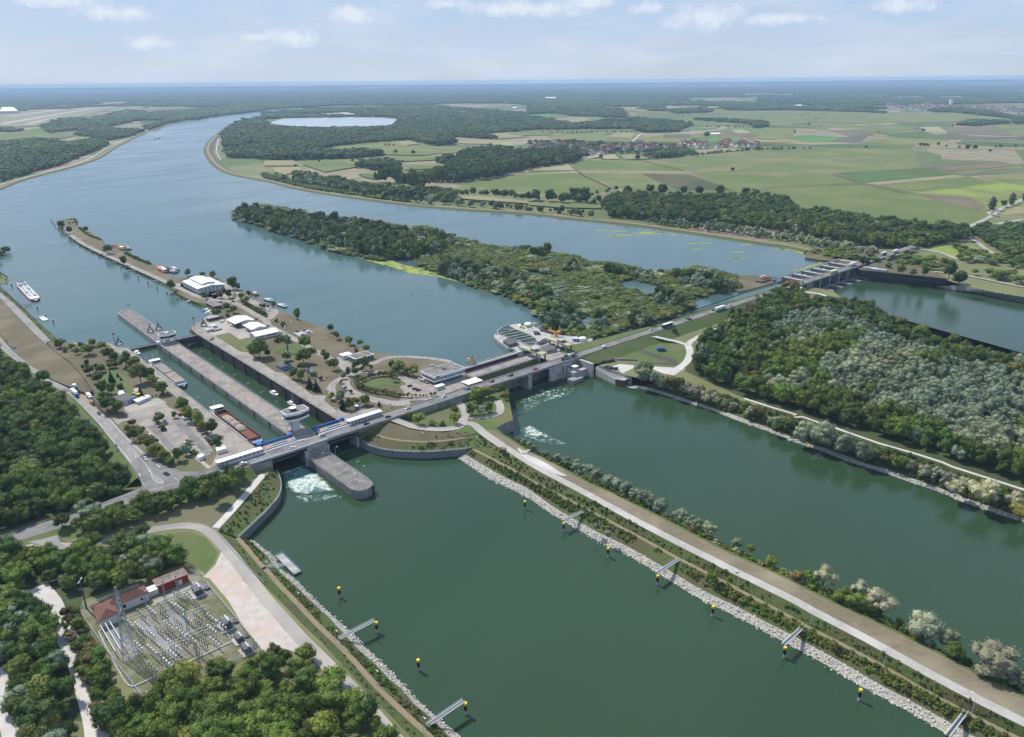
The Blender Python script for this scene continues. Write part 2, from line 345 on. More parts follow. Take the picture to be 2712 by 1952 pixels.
# ------------------------------------------------------------------ ground, water
FAR=26000.0
bridge_lo=lpoly('66,-300 78,-306 112,-306 150,-306 196,-306',8)
rightbank_crest=W('s7 445,440 700,470 880,440 33 1350,40 1600,118 1930,232 2268,335 34 270,330 500,410 620,450 1000,585 1450,715 1620,785 1900,875 2268,995',8)
rightbank_crest=smooth(rightbank_crest,3)
oldrhine_left=W('24 2268,1250 1700,1080 1280,960 1100,850 880,740 760,665',8)
weir_right_quay=W('24 790,350 880,380 1100,402 1400,436 1610,462 1740,505 2000,560 2268,605',8)
LD0=W('32 60,790 31 2268,860 2200,950 1980,1200 1870,1318 1950,1430 2110,1610 42 0,318 190,510 330,655 480,795 700,1035 900,1255 1100,1455 1240,1605',8)
LDend=LD0[-1]+(LD0[-1]-LD0[-2]).normalized()*420;LDend.z=8
POOL=W('s7 14,300 12,252 60,216 110,204 180,216 200,236 275,256 272,290 200,302 150,306 95,322 350,416 420,430',8)
g=[Vector((-FAR,-3000,8)),Vector((LDend.x-5,-3000,8)),LDend]+LD0[::-1]
g+=[LF(-1,-300,8),LF(-.6,-280,8),LF(-.6,1,8),LF(63.8,1,8),LF(63.8,-279,8)]+bridge_lo
g+=[LF(196,-284,8),LF(262,-284,8),LF(286,-300,8)]+POOL+rightbank_crest
e=rightbank_crest[-1];e2=e+(rightbank_crest[-1]-rightbank_crest[-4]).normalized()*2500;e2.z=8
f0=oldrhine_left[0];f2=f0+(oldrhine_left[0]-oldrhine_left[2]).normalized()*3500;f2.z=8
g+=[e2,f2]+oldrhine_left+[LF(684,-330,8),LF(684,-296,8),LF(826,-296,8)]+weir_right_quay
h0=weir_right_quay[-1];h2=h0+(h0-weir_right_quay[-3]).normalized()*4000;h2.z=8
g+=[h2,Vector((FAR,h2.y-2000,8)),Vector((FAR,FAR*1.0,8)),Vector((-FAR,FAR*1.0,8))]
struct(MB().sheet(g).build('ground','field_plain'))
struct(MB().sheet([Vector(q)for q in((-700,-1500,0),(9000,-1500,0),(9000,3000,0),(-700,3000,0))]).build('tail_water','water_down'))
band('pool_wall','concrete',POOL,zs(POOL,-1));struct(MB().sheet(W('s7 14,300 12,252 60,216 110,204 180,216 200,236 275,256 272,290 200,302 150,306 95,322 60,345',1.5)).build('pool_floor','concrete_dark'))
struct(MB().box((1500,500,-8),(12000,12000,1)).build('river_bed','forest_floor'))
# upstream water
up_left_far=W('12 430,268 0,290 11 2268,302 2000,330 1800,355 1570,400 1380,450 1230,505 1100,572 1000,622 900,692 800,737 640,787 430,842 200,907 0,988',10)
up_left_near=W('21 0,508 100,602 250,742 400,882 508,985',10)
up_right=W('12 350,302 190,305 0,327 11 2268,352 1990,415 1880,480 1790,560 1750,622 1752,672 1790,742 1870,812 2000,862 2268,912 12 250,977 540,1027 850,1072 1250,1122 1640,1157 2268,1198 13 280,1232 820,1287 1300,1352 1800,1427 14 0,1455 200,1482 368,1520',10)
bulge=[up_left_far[-1]+Vector((-60,-120,0)),Vector((-1200,1500,10)),up_left_near[0]+Vector((-60,90,0))]
bulge=smooth([up_left_far[-1]]+bulge+[up_left_near[0]],5)[1:-1]
ul_far_s=smooth(up_left_far,4);ur_s=smooth(up_right,4)
U=ul_far_s+bulge+up_left_near+W('21 600,1003 950,1010',10)+[LF(-.6,.6,10),LF(90,.6,10),LF(120,-150,10),LF(180,-262,10),LF(262,-262,10),LF(300,-272,10),LF(660,-280,10),LF(661,-268,10),LF(812,-268,10),LF(830,-250,10)]+W('14 480,1575 395,1545',10)+ur_s[::-1]
struct(MB().sheet(U).build('upstream_water','water_up'))
struct(MB().sheet(lpoly('-.4,.4 24.6,.4 24.6,-290 -.4,-290',8.9)).build('first_chamber_water','water_down'))
struct(MB().sheet(lpoly('39,.4 63.6,.4 63.6,-290 39,-290',2.0)).build('second_chamber_water','water_down'))
# dikes of the upstream reach: water edge, crest, outer foot
def dike(line,side,w1=6,w2=13,w3=40,zc=12.6,name='dike',zo=8.0):
 a=zs(offs(line,-side*2),9.0);b=offs(line,side*w1,zc);b2=offs(line,side*(w1+.6),zc+.02);c=offs(line,side*w2,zc);d=offs(line,side*w3,zo)
 o=band(name,'grass_bank',a,b)
 band('dike_crest_path','dirt_path',b,c);band('dike_outer_slope','grass_dry',c,d)
dike(ul_far_s[10:],-1,7,15,34,name='left_dike');dike(ur_s[12:],1,10,19,34,name='right_dike')
band('dike_service_track','gravel',offs(ul_far_s[14:],-37,8.2),offs(ul_far_s[14:],-41,8.2))
# near left levee: grass bank, gravel path, brown slope, highway
lw=W('21 0,505 100,600 250,740 400,880 512,985',9.6)
lp=W('21 0,560 130,670 250,790 350,893 440,985',13);lq=W('21 0,610 120,735 250,870 330,950 395,1003',13)
ext=lambda l,d:[l[0]+(l[0]-l[1]).normalized()*d]+l
lw,lp,lq=ext(lw,250),ext(lp,250),ext(lq,250)
band('levee_inner_bank','grass_bank',lw,lp);band('levee_path','asphalt',lp,lq)
lf_=ext(W('21 0,925 90,1040 190,1150 420,1300 600,1385 760,1440',10),250)
lq2=lq+W('21 470,1075 600,1170 700,1280 790,1400',13)
band('levee_outer_slope','grass_dry',lq2,lf_)
hl=ext(W('21 0,1035,9.7 100,1125,9.8 250,1233,9.9 400,1335,10.2 570,1425,10.6 31 700,240,11.2 850,400,12 900,470,12.3 1010,600,12.7 1120,740,13 1190,850,13.2'),250)
hr=ext(W('21 0,955,9.7 60,1020,9.7 160,1112,9.8 420,1308,10.2 600,1392,10.6 31 760,235,11.2 965,362,12.4 1010,420,12.6 1130,540,12.8 1240,640,13 1400,760,13.2'),250)
band('highway','asphalt',hl,hr)
hA,hB=smooth(resample(hl,40),2),smooth(resample(hr,40),2)
def stripe(f0,f1,dz=.08,dash=0):
 n_=260;a_,b_=resample(hA,n_),resample(hB,n_);mb_=MB();up=Vector((0,0,dz))
 for i in range(n_-1):
  if dash and(i//2)%3:continue
  mb_.loft([a_[i].lerp(b_[i],f0)+up,a_[i+1].lerp(b_[i+1],f0)+up],[a_[i].lerp(b_[i],f1)+up,a_[i+1].lerp(b_[i+1],f1)+up])
 struct(mb_.build('lane_marking','paint_line'))
stripe(.05,.08);stripe(.86,.89);stripe(.44,.47,dash=1)
lo_l=offs(resample(hl,40),-9,8.0);band('highway_embankment','grass_green',resample(hl,40),lo_l)
struct(MB().sheet(zs(W('31 1118,738 1190,850 1225,940 1290,1010 1600,925 1850,855 2020,800',13.2)+[LF(-14,-301,13.2),LF(-20,-291,13.2)]+W('31 1870,770 1750,803 1560,808 1400,757 1240,638',13.2),13.24)).build('road_junction','asphalt_dark'))
jl=W('31 1225,940,13.2 1150,1000,12.7 800,1108,11 400,1228,9.5 0,1370,8.8');jr=W('31 1290,1010,13.2 1100,1085,12.4 850,1165,11 520,1290,9.5 130,1405,8.8 0,1440,8.8')
jl.append(jl[-1]+(jl[-1]-jl[-2]).normalized()*120);jr.append(jr[-1]+(jr[-1]-jr[-2]).normalized()*120)
band('access_road','asphalt_dark',jl,jr)
mk=[a.lerp(b,.5)for a,b in zip(resample(jl,60),resample(jr,60))]
for k_ in range(0,58,2):struct(MB().loft([p+Vector((0,.09,.12))for p in mk[k_:k_+2]],[p+Vector((0,-.09,.12))for p in mk[k_:k_+2]]).build('lane_marking','paint_line'))
tl=smooth(W('31 1290,790 1320,830 1395,885 1405,905 1375,912 1330,890 1300,850',13.4),3,closed=True);struct(MB().prism(tl,13.2,13.42).build('traffic_island','concrete_light'));struct(MB().prism([sum(tl,Vector())/len(tl)+(p-sum(tl,Vector())/len(tl))*.75 for p in tl],13.4,13.46).build('island_paving','asphalt'))
for q_ in('31 1495,855 1530,885','31 1540,853 1640,856','31 1590,895 1700,870','31 1785,830 1805,850','31 1420,925 1800,845','31 1150,1000 1400,940','31 1105,590 1190,680 1270,770 1310,850 1340,895'):q_=smooth(W(q_,13.33),3);struct(MB().loft(offs(q_,.12),offs(q_,-.12)).build('lane_marking','paint_line'))
band('access_road_bank','grass_green',resample(jl,20),offs(resample(jl,20),-9,7.9));band('access_road_bank','grass_green',resample(jr,20),offs(resample(jr,20),8,7.9))
jt=W('31 1290,1010 1600,925 1850,855 2020,800',13.2)+[LF(-14,-301,13.2)];band('access_road_bank','grass_green',jt,offs(jt,-9,7.9))
# ground covers, low left side
def cover(name,m,pts,z=None,dz=0.0,kind='structure',sm=0):
 pts=[Vector((p.x,p.y,(p.z if z is None else z)+dz))for p in pts]
 if sm:pts=smooth(pts,sm,closed=True)
 return tag(MB().sheet(pts).build(name,m),kind=kind)
cover('woodland_floor','forest_floor',[Vector((-700,100,8.03))]+[p+Vector((0,0,0))for p in lo_l][::1]+W('31 1150,990 800,1100 400,1225 0,1365',8.03)+[Vector((-700,250,8.03))],z=8.03)
cover('woodland_floor','forest_floor',W('31 0,1460 300,1480 700,1480 1100,1420 1400,1350 1440,1600 41 1730,170 1640,110 1250,250 700,450 860,1000 1100,1340 42 0,1450 340,1620 31 0,2900',8.03),z=8.03)
cover('mown_lawn','grass_mown',W('31 1100,1290 1500,1160 1900,960 2080,880 2190,830 2180,930 1850,1285 1700,1240 1400,1270',8.06))
cover('mown_lawn','grass_green',W('31 1430,1340 1620,1325 1760,1370 1870,1500 41 1830,130 1760,215 1690,160 1500,60',8.06))
r1,c1_=road('service_road','concrete_road',W('31 60,1440 330,1420 450,1440 640,1440 900,1390 1100,1345 1430,1285 1650,1275 1800,1330 1950,1480 2110,1680 42 0,420 150,590 300,760 500,960 760,1225 950,1440 1120,1640 1300,1850',8),6.2,0.12)
cover('turning_area','asphalt',W('31 130,1412 520,1290 500,1370 520,1420 620,1475 500,1475 400,1460 280,1420',8.3),z=8.45)
cover('gravel_yard','gravel_pink',W('31 1900,1490 2060,1620 41 2080,270 2200,400 42 80,490 260,680 400,880 300,900 130,850 0,900 41 2230,850 2080,660 1960,450 1800,260 1740,250 1850,140',8.05),z=8.07)
road('service_road','gravel',W('31 1850,1290 2000,1130 2200,900 2262,830',8),4.6,0.14)
road('forest_track','gravel',W('41 330,330 450,480 500,640 640,880 720,1120 800,1400 830,1560 840,1700',8),8.5,0.14)
road('forest_track','gravel',W('41 -60,1050 40,1300 100,1500 150,1700',8),8,0.14)
# left canal bank of the tail race
bp=resample(W('32 110,800 145,900 145,980 85,1075 31 2240,1185 2040,1375',5),60)
bt=W('42 20,60 60,120 120,190 240,300 400,450 560,600 690,740 820,880 960,1000 1080,1130 1180,1210 1300,1350 1440,1460 1560,1590 1700,1720',2.4)
st0=W('31 2140,1400',2.4)+bt
wt=W('31 2160,1395 2268,1480 42 60,45 130,180 260,262 420,432 600,602 740,722 870,862 1000,972 1100,1072 1200,1182 1330,1332 1450,1442 1560,1522 1690,1622 1820,1740',-0.8)
wt2=W('31 2160,1395 2268,1480 42 60,45 130,180 260,262 420,432 600,602 740,722 870,862 1000,972 1100,1072 1200,1182 1330,1332 1450,1442 1560,1522 1690,1622 1820,1740',0)
wt2=offs(wt2,1.5 if area2(wt2+[Vector((0,0,0))])>0 else 1.5,-0.9)
pth=W('31 2040,1375 2150,1500 2268,1640 42 0,165 130,315 300,490 450,650 640,830 800,1000 960,1180 1180,1395 1370,1565 1500,1700',5.4)
D=LD0[4:]+[LD0[-1]+(LD0[-1]-LD0[-2]).normalized()*30]
band('canal_bank','grass_bank',smooth(D,3),smooth(offs(pth,-1.2),3));band('berm_path','dirt_path',smooth(offs(pth,-1.2),3),smooth(offs(pth,1.2),3))
band('canal_bank','grass_bank',smooth(offs(pth,1.2),3),smooth(st0,3));STONE_BANKS=[(smooth(st0,3),smooth(wt2,3))]
band('canal_bank','grass_bank',W('32 60,800 31 2268,860 2210,945 2100,1080 1980,1205 1880,1312',8),resample(bp,12))
# centre dike between the canal and the power station outlet
A=smooth(W('32 1650,692 1760,762 1880,852 2050,932 2268,1042 33 200,1172 400,1292 640,1432 800,1502 960,1592 43 1150,242 1400,402 1600,502 1900,652 2100,762 2268,852 44 560,1002 850,1182 1100,1312 1350,1452 1580,1592 1800,1720',0),2)
B=smooth(W('32 1735,645 1900,738 2100,850 2268,930 33 200,1080 400,1200 600,1310 800,1400 1000,1510 43 1150,135 1300,220 1500,340 1800,480 2000,590 2268,720 44 500,840 760,980 1000,1120 1300,1280 1500,1390 1700,1500 1980,1660',2.6),2)
Cc=smooth(W('32 1790,612 1960,700 2120,785 2268,870 33 180,965 490,1125 900,1340 1280,1550 43 1330,110 1700,300 2000,460 2268,600 44 380,660 700,820 1070,1020 1400,1210 1760,1400 2200,1620 2400,1720',5.6),2)
E_=smooth(W('32 1840,470 1920,520 2050,610 2268,752 33 200,862 500,1022 880,1232 1300,1452 1600,1602 43 1600,142 1900,290 2268,472 44 440,562 900,802 1400,1082 1850,1322 2268,1532 2600,1700',9.5),2)
Hh=smooth(W('32 1960,450 2120,540 2268,640 33 100,685 300,790 500,900 700,990 1000,1140 1300,1290 1600,1450 1900,1590 44 0,160 250,275 550,430 900,590 1200,740 1500,890 1800,1050 2268,1280 2700,1490',9.5),2)
B=[b.lerp(a,.22)for a,b in zip(resample(A,200),resample(B,200))]
nC=120;A,B,Cc,E_,Hh=[resample(l,nC)for l in(A,B,Cc,E_,Hh)]
sgn=-1.0
A2=offs(A,1.6,-1.0);C1,C2=offs(Cc,-1.1),offs(Cc,1.1);
if(A2[5]-Hh[5]).length<(A[5]-Hh[5]).length:A2=offs(A,-1.6,-1.0)
Er=offs(E_,5.2);
if(Er[5]-Hh[5]).length>(E_[5]-Hh[5]).length:Er=offs(E_,-5.2)
if(C1[5]-E_[5]).length<(C2[5]-E_[5]).length:C1,C2=C2,C1
band('canal_bank','grass_bank',B,C1);band('berm_path','dirt_path',C1,C2);band('dike_slope','grass_bank',C2,E_)
Em=offs(E_,1.7 if(offs(E_,1.7)[5]-Hh[5]).length<(E_[5]-Hh[5]).length else-1.7)
road_=band('dike_road','dike_gravel',E_,Er);band('stubble_strip','stubble',Er,Hh)
s_=1 if(offs(Hh,3)[5]-E_[5]).length>(Hh[5]-E_[5]).length else-1
H1=offs(Hh,s_*2.5,9.0);H2=offs(Hh,s_*14,-0.8);band('dike_verge','grass_green',Hh,H1);band('outlet_bank','grass_bank',H1,H2)
STONE_BANKS.append((B,A2))
# start of the dike: closes onto the loop-road area
slab('low_ground','grass_green',W('32 1180,300 1260,320 1600,232 1640,205 2000,105 2090,75 2105,210 2135,360 2080,385 1990,430 2100,530 2000,560 1840,470 1790,478 1560,470 1350,455 1200,425 1160,350',9.4),9.4,-1.0,0,'concrete')
lu=W('32 925,392,12.6 1050,383,12.6 1200,420,11.8 1350,455,10.8 1560,470,10 1700,463,9.6 1800,478,9.5 1850,475,9.5');lm=W('32 925,470 1100,522 1370,545 1600,528 1740,500 1800,490',8.2)
lt=W('32 825,535 900,578 1000,608 1150,628 1400,633 1600,620 1780,603',5.2)
band('grass_slope','grass_dry',smooth(lu,3),smooth(lm,3));lm2=offs(smooth(lm,3),-2.0 if True else 2,8.2);band('slope_path','dirt_path',smooth(lm,3),zs(lm2,8.1));band('grass_slope','grass_bank',zs(lm2,8.1),smooth(lt,3))
band('grass_slope','grass_bank',W('32 1740,500,8.2 1790,490,9.4 1850,475,9.5'),W('32 1700,610,5.2 1780,606,5.3 1800,618,5.6'))
lg=W('c4 1380,1440 1400,1395 1600,1320 1810,1250 1800,1170',9.3);band('grass_slope','grass_bank',lg,W('c4 1560,1600 1620,1555 1810,1475 2010,1398 1900,1150',5.0))
road('loop_road','concrete_road',W('32 1060,340,13.45 1200,392,12.6 1300,425,11.6 1500,445,10.3 1660,425,9.5 1705,370,9.5 1725,300,9.5 1690,240,9.5 1625,190,9.5'),6.5,0.1)
road('loop_road','concrete_road',W('32 1690,395,9.5 1790,400,9.5 1900,490,9.5 2060,600,9.5'),6.5,0.14)
road('loop_road','concrete_road',W('32 1760,345,9.5 1900,335,9.5 2010,305,9.5 2025,250,9.5 2000,195,9.5'),6,0.12)
cover('stubble_plot','grass_mown',W('32 1370,330 1600,240 1590,350 1570,385 1450,385 1385,370',9.47))
cover('sand_patch','gravel',W('32 2170,600 2268,665 33 60,690 160,740 250,800 330,845 230,825 100,765 0,720 32 2230,690',9.6),sm=3)
# tail-race right bank, woods behind
rt=smooth(W('33 880,70 1050,112 1230,172 1400,227 1600,292 1800,372 2000,442 2268,542 34 200,522 450,602 640,672 850,752 1000,792 1280,892 1600,1002 1700,1052 1900,1122 2268,1242',0),3)
rt.append(rt[-1]+(rt[-1]-rt[-4]).normalized()*300);rcr=rightbank_crest+[rightbank_crest[-1]+(rightbank_crest[-1]-rightbank_crest[-4]).normalized()*300]
n_=110;rtr,rcrr=resample(rt,n_),resample(rcr[12:],n_)
ro=[a+(b-a)*0.13 for a,b in zip(rtr,rcrr)];ro=zs(ro,1.6);wl=[a-(b-a)*0.06 for a,b in zip(rtr,rcrr)]
band('wooded_bank','grass_bank',rcrr,ro);STONE_BANKS.append((ro,zs(wl,-.8)))
cover('woodland_floor','forest_floor',rightbank_crest[16:]+[e2,f2]+oldrhine_left[:-1]+W('s4 700,625 560,560 400,470 0,690 23 1990,660 1560,880 1450,1000 1340,1240',8.03),z=8.04)
road('bank_track','gravel',offs(rightbank_crest[14:],5,8)[::2],2.6,.12,sm=0)
ol=[f2]+oldrhine_left;band('old_river_bank','grass_bank',offs(ol,0,8),offs(ol,-10,-.8))
STONE_BANKS.append((W('24 1740,505 2000,560 2268,605 3200,800',8),W('24 1500,511 1640,545 1800,562 2268,657 3200,880',-.5)))
# central marshy island and the tree-covered tongue
isl=W('11 2020,1190 2025,1240 2268,1300 12 100,1345 300,1400 480,1470 600,1520 800,1560 1000,1590 22 1250,260 1400,375 1550,420 1700,480 1850,540 2050,590 2268,680 23 60,750 160,810 150,880 280,930',10.2)+[LF(330,-268,10.2),LF(455,-272,10.2)]+W('23 1410,700 1400,640 1520,590 1780,560 1880,560 1860,540 1780,500 1790,440 1720,420 1480,360 1290,400 1060,420 950,370 700,320 480,310 420,270 240,250 22 2260,200 2000,190 1700,130 12 1650,1400 1550,1370 1480,1330 1200,1310 950,1260 800,1240 600,1230 450,1210 250,1170 0,1110 11 2150,1140 2050,1160',10.2)
slab('marsh_island','marsh',isl,10.6,9.6,3,'forest_floor')
for q in('23 0,372 30,375 70,400 130,410 200,412 235,425 200,440 120,445 40,440 0,430 22 2220,430 2160,370 2230,350','23 740,480 900,455 1100,500 1180,540 1200,580 1150,610 1050,580 960,570 900,560 760,540','23 470,740 560,760 640,820 560,850 490,870 440,840 470,790','23 1370,690 1500,620 1560,590 1780,550 1860,560 1750,600 1560,670 1420,710'):
 cover('pond','water_up',W(q,10.65),sm=3)
al=[W('12 330,1390 420,1420 520,1450 620,1500 700,1510 800,1530 1000,1590 22 1080,290 1180,325 1280,345 1400,370 1550,420 1700,470 1850,520 2000,560 2268,670',10.05),W('12 330,1398 420,1431 520,1466 620,1518 700,1538 800,1562 1000,1620 22 1080,342 1200,385 1300,410 1420,420 1550,445 1700,485 1850,532 2000,580 2268,685',10.05)]
band('algae_mat','algae',smooth(al[0],3),smooth(al[1],3))
for q in('12 1700,1430 1900,1450 2090,1495 2100,1510 1900,1480','23 180,245 260,255 250,262 180,255','23 440,275 560,300 680,320 660,345 560,330 450,310','23 1080,378 1240,400 1230,430 1100,400','14 290,1495 380,1505 370,1528 300,1510','14 430,1570 600,1580 590,1612 500,1600','s4 370,285 480,250 640,205 690,200 560,250 400,295'):
 cover('algae_mat','algae',W(q,10.08),sm=3)
for _ in range(22):
 t_=random.choice([('13',random.uniform(600,2200),None)]);x=t_[1];y=1270+(x-600)*0.135+random.uniform(0,12)+(random.random()**3)*200
 c=P('13',x,y,10.07);r=random.uniform(3,9);ds=[Vector((c.x+math.cos(a)*r*random.uniform(1.2,3),c.y-math.sin(a)*r*random.uniform(.3,.9),10.07))for a in[k*math.pi/4 for k in range(8)]]
 cover('algae_mat','algae',ds)
# ------------------------------------------------------------------ road embankment right of the power station
slab('road_embankment','grass_green',[LF(287,-268,13.6),LF(330,-276,13.6),LF(420,-285,13.6),LF(660,-286,13.6),LF(660,-302,13.6),LF(420,-302,13.6),LF(306,-302,13.6),LF(287,-300,13.6)],13.6,8.0,11)
slab('right_abutment_ground','grass_dry',W('14 395,1520 480,1470 700,1520 850,1500 980,1450 24 1100,300 1300,330 1500,390 1610,450 1400,428 1100,397 880,376 800,345 620,300 480,285 390,270',12),12.4,6.0,0,'concrete_dark')
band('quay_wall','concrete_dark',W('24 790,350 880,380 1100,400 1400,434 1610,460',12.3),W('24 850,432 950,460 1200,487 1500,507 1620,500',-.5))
slab('weir_side_ground','grass_dry',W('s4 0,620 0,540 170,490 400,470 480,480 640,530 800,570 880,590 880,610 800,640 700,625 560,560 300,510',9),9,-1,0,'concrete')
road('weir_loop_path','gravel',W('s4 205,465,13 330,515,9.2 440,490,9.1 600,505,9.1 750,550,9.1 850,590,9.1 800,615,9.1 680,605,9.1 590,600,9.1'),5,.12)
slab('weir_side_ground','grass_dry',W('s4 -330,470 -280,350 -200,330 60,330 180,350 180,400 0,450 23 1800,560 1730,520 1730,430',12),12.2,9.5,3)
# fish-pass meadow paths
road('gravel_path','gravel',W('s7 550,20,13.5 650,45,12 850,90,9 960,120,8.2 990,90,8.2 1060,50,8.2 1150,0,8.2 1220,-40,8.2'),5.5,.12)
road('gravel_path','gravel',W('s7 960,120 985,200 950,290 870,350 800,385',8),6.5,.16)
cover('gravel_yard','gravel',W('s7 600,330 820,345 900,330 930,350 830,420 720,400 600,350 480,340 430,350 330,400 260,350 230,330 300,310 480,325',8.1),z=8.1)
for q in('s7 480,150 560,185 850,265 860,300 815,300 540,215 490,180','s7 485,288 860,300 860,318 485,305'):
 cover('fish_pass_channel','concrete_dark',W(q,8.12))
cover('meadow','grass_green',W('s7 20,190 370,80 540,30 860,100 960,140 940,300 850,340 600,330 480,320 480,262 300,258 275,250 200,229 180,209 110,197 60,209',8.02),z=8.03)
# ------------------------------------------------------------------ lock platforms
def lslab(name,m,s,z,zb,side='concrete',**k):return slab(name,m,lpoly(s,z),z,zb,0,side,**k)
qL=W('21 400,992 435,982 510,985 600,997 950,1002',13)+[LF(-7,10,13),LF(-.5,3,13),LF(-.5,-303,13)]+[LF(-14,-301,13),LF(-20,-291,13)]+W('31 1870,768 1750,803 1560,808 1400,757 1240,638 1080,500 1010,420 965,365 860,255 790,170 21 820,1430 700,1270 600,1160 470,1070',13)
slab('left_lock_platform','grass_dry',qL,13,6,0,'concrete')
cover('lock_quay','yard',[LF(-.5,3,13.03),LF(-7,10,13.03)]+W('21 950,1003 600,999 600,1008 930,1012',13.03)+[LF(-12,-3,13.03),LF(-9,-20,13.03),LF(-9,-190,13.03),LF(-14,-215,13.03),LF(-17,-260,13.03),LF(-34,-285,13.03),LF(-.5,-285,13.03)])
cover('parking_lot','yard',W('31 965,355 1100,345 1070,290 1060,250 1350,175 1420,215 1440,250 1530,290 1620,340 1830,630 1780,670 1600,640 1480,680 1420,620 1290,480 1220,420 1130,375 1060,372 1010,400',13.05))
for q in('31 1330,480 1250,420 1330,410 1520,620 1480,660','31 1470,360 1540,350 1780,590 1830,640 1750,650'):
 cover('parking_aisle','asphalt_dark',W(q,13.09))
cover('parking_lot','concrete_road',W('31 1050,240 1350,172 1430,212 1100,300',13.09))
cover('mown_lawn','grass_mown',W('31 1440,755 1560,700 1640,700 1750,775 1740,798 1570,800',13.05))
cover('mown_lawn','grass_green',W('21 880,1260 1000,1230 1090,1290 1130,1360 1250,1440 1100,1450 980,1420 900,1350',13.05))
road('garden_path','concrete_road',W('31 1610,650 1700,700 1800,780',13),2.5,.14)
rI=lpoly('62.9,3',12.9)+W('c1 1455,470 1500,400 1640,290 s1 500,940 640,840 690,790 600,755 540,690 470,665 300,620 150,540 60,480 21 1440,500 1250,400 1100,335 1000,285 900,235 800,190 700,130 620,85 560,50 11 560,1320 505,1290 500,1250 560,1228 640,1225 660,1245 650,1285 700,1315 770,1340 870,1400 890,1440 1000,1480 1080,1525 1180,1560 1290,1605 21 1340,345 1360,385 1500,435 1570,440 1700,410 1870,440 1960,500 2060,550 s1 1160,430 1250,500 1340,565 1450,590 1560,640 1700,740 1850,800 2000,860 2150,945 2268,1000 22 340,805 540,880 700,970 800,1025 930,1078 1000,1087 1200,1112 1420,1117 1600,1157',12.9)+[LF(188,-262,12.9),LF(262,-262,12.9),LF(262,-276.6,12.9),LF(190,-276.6,12.9),LF(190,-290,12.9),LF(112,-290,12.9),LF(112,-301,12.9),LF(78,-303,12.9),LF(62.9,-303,12.9)]
ro_=slab('right_lock_platform','grass_dry',rI,12.95,8,3.0,'grass_bank')
for v_ in ro_.children[0].data.vertices:
 a_,b_=toL(v_.co)
 if a_<63.6 and-309<b_<8:v_.co=LF(63.4,b_,v_.co.z)
MB_=MB();MB_.box((0,0,0),(1,1,1))
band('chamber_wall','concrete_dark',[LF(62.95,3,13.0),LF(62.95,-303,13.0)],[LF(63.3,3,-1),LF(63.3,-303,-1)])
for k_ in range(11):struct(MB().box(LF(62.8,-8-k_*26,7.2),(.5,1.4,11.4),TH).build('ladder_recess','hull_black'));struct(MB().box(LF(62.6,-8-k_*26,12.6),(.9,1.8,.8),TH).build('bollard','rust'))
if 1:
 band('chamber_wall','concrete',[LF(-.45,3,13.0),LF(-.45,-303,13.0)],[LF(-.48,3,-1),LF(-.48,-303,-1)])
cover('lock_quay','yard',[LF(63,3,13),LF(64,10,13)]+W('s1 300,1095 340,1055 500,940 640,840 690,800 720,830 600,930 540,1010 600,1150 700,1220 1150,1500 1280,1510 1400,1620 s2 0,940 130,960 620,1330 720,1345 870,1340 830,1430 960,1530 1080,1620 c3 850,0 1000,90 1100,75 1300,30 1500,0 1600,20',13)+[LF(91,-285,13),LF(63,-285,13)],z=13.0)
cover('works_yard','concrete_road',W('s1 600,940 900,950 940,1010 1090,1100 1220,1090 1300,1180 1300,1260 1130,1290 960,1170 700,1225 560,1150 480,1080',13.03),z=13.05)
road('island_road','yard',W('22 1,830 250,960 420,1060 560,1130 660,1190 700,1230 680,1290 600,1340 575,1400 610,1470 700,1510',13),6.5,.1)
road('island_road','yard',W('21 560,1 600,60 700,140 900,240 1100,330 1300,420 1500,510 1700,600 1900,640 2000,650 2268,800 22 20,850',13),7,.12)
road('island_road','yard',W('21 2000,650 2060,590 1980,530 1920,480',13),5.5,.12)
cover('hall_forecourt','yard',W('s1 0,320 120,330 120,380 400,530 620,560 900,600 1000,560 1040,450 900,330 850,320 870,500 640,580 620,640 480,600 0,390',13.07))
road('island_road','yard',W('s1 1620,950 1720,880 1760,820 1700,760 1560,720 1400,690 1290,600',13),5.5,.14)
road('island_road','yard',W('22 640,1120 760,1200 920,1180 1100,1120 1400,1130 1600,1160',13),6,.12)
road('island_road','yard',W('22 1000,1500 780,1430 700,1360 720,1290 820,1250 1000,1250 1150,1280 1250,1340',13),7,.13)
road('island_road','yard',W('22 620,1440 780,1450 1000,1500 1150,1520 1250,1510',13),9,.11)
cover('office_forecourt','yard',W('22 1190,1300 1310,1310 1440,1330 1560,1280 1700,1250 1760,1330 1760,1360 1400,1490 1150,1500 1200,1420 1160,1380 1210,1340',13.08))
cover('mown_lawn','grass_green',W('22 870,1350 950,1310 1060,1305 1220,1345 1150,1370 1020,1360 980,1385 900,1370',13.09),sm=2)
cover('mown_lawn','grass_green',W('s1 720,1230 950,1180 1130,1290 1260,1260 1350,1300 1300,1500 1180,1500',13.05))
cover('mown_lawn','grass_green',W('s2 0,590 0,530 200,460 430,440 700,560 560,600 450,640 200,640',13.05))
cover('concrete_pad','concrete_light',W('s2 300,265 570,220 650,255 520,290 430,340',13.06))
cover('picket_lot','yard',W('s1 1280,590 1400,620 1560,700 1640,760 1700,800 1720,870 1620,920 1500,760 1280,640',13.04))
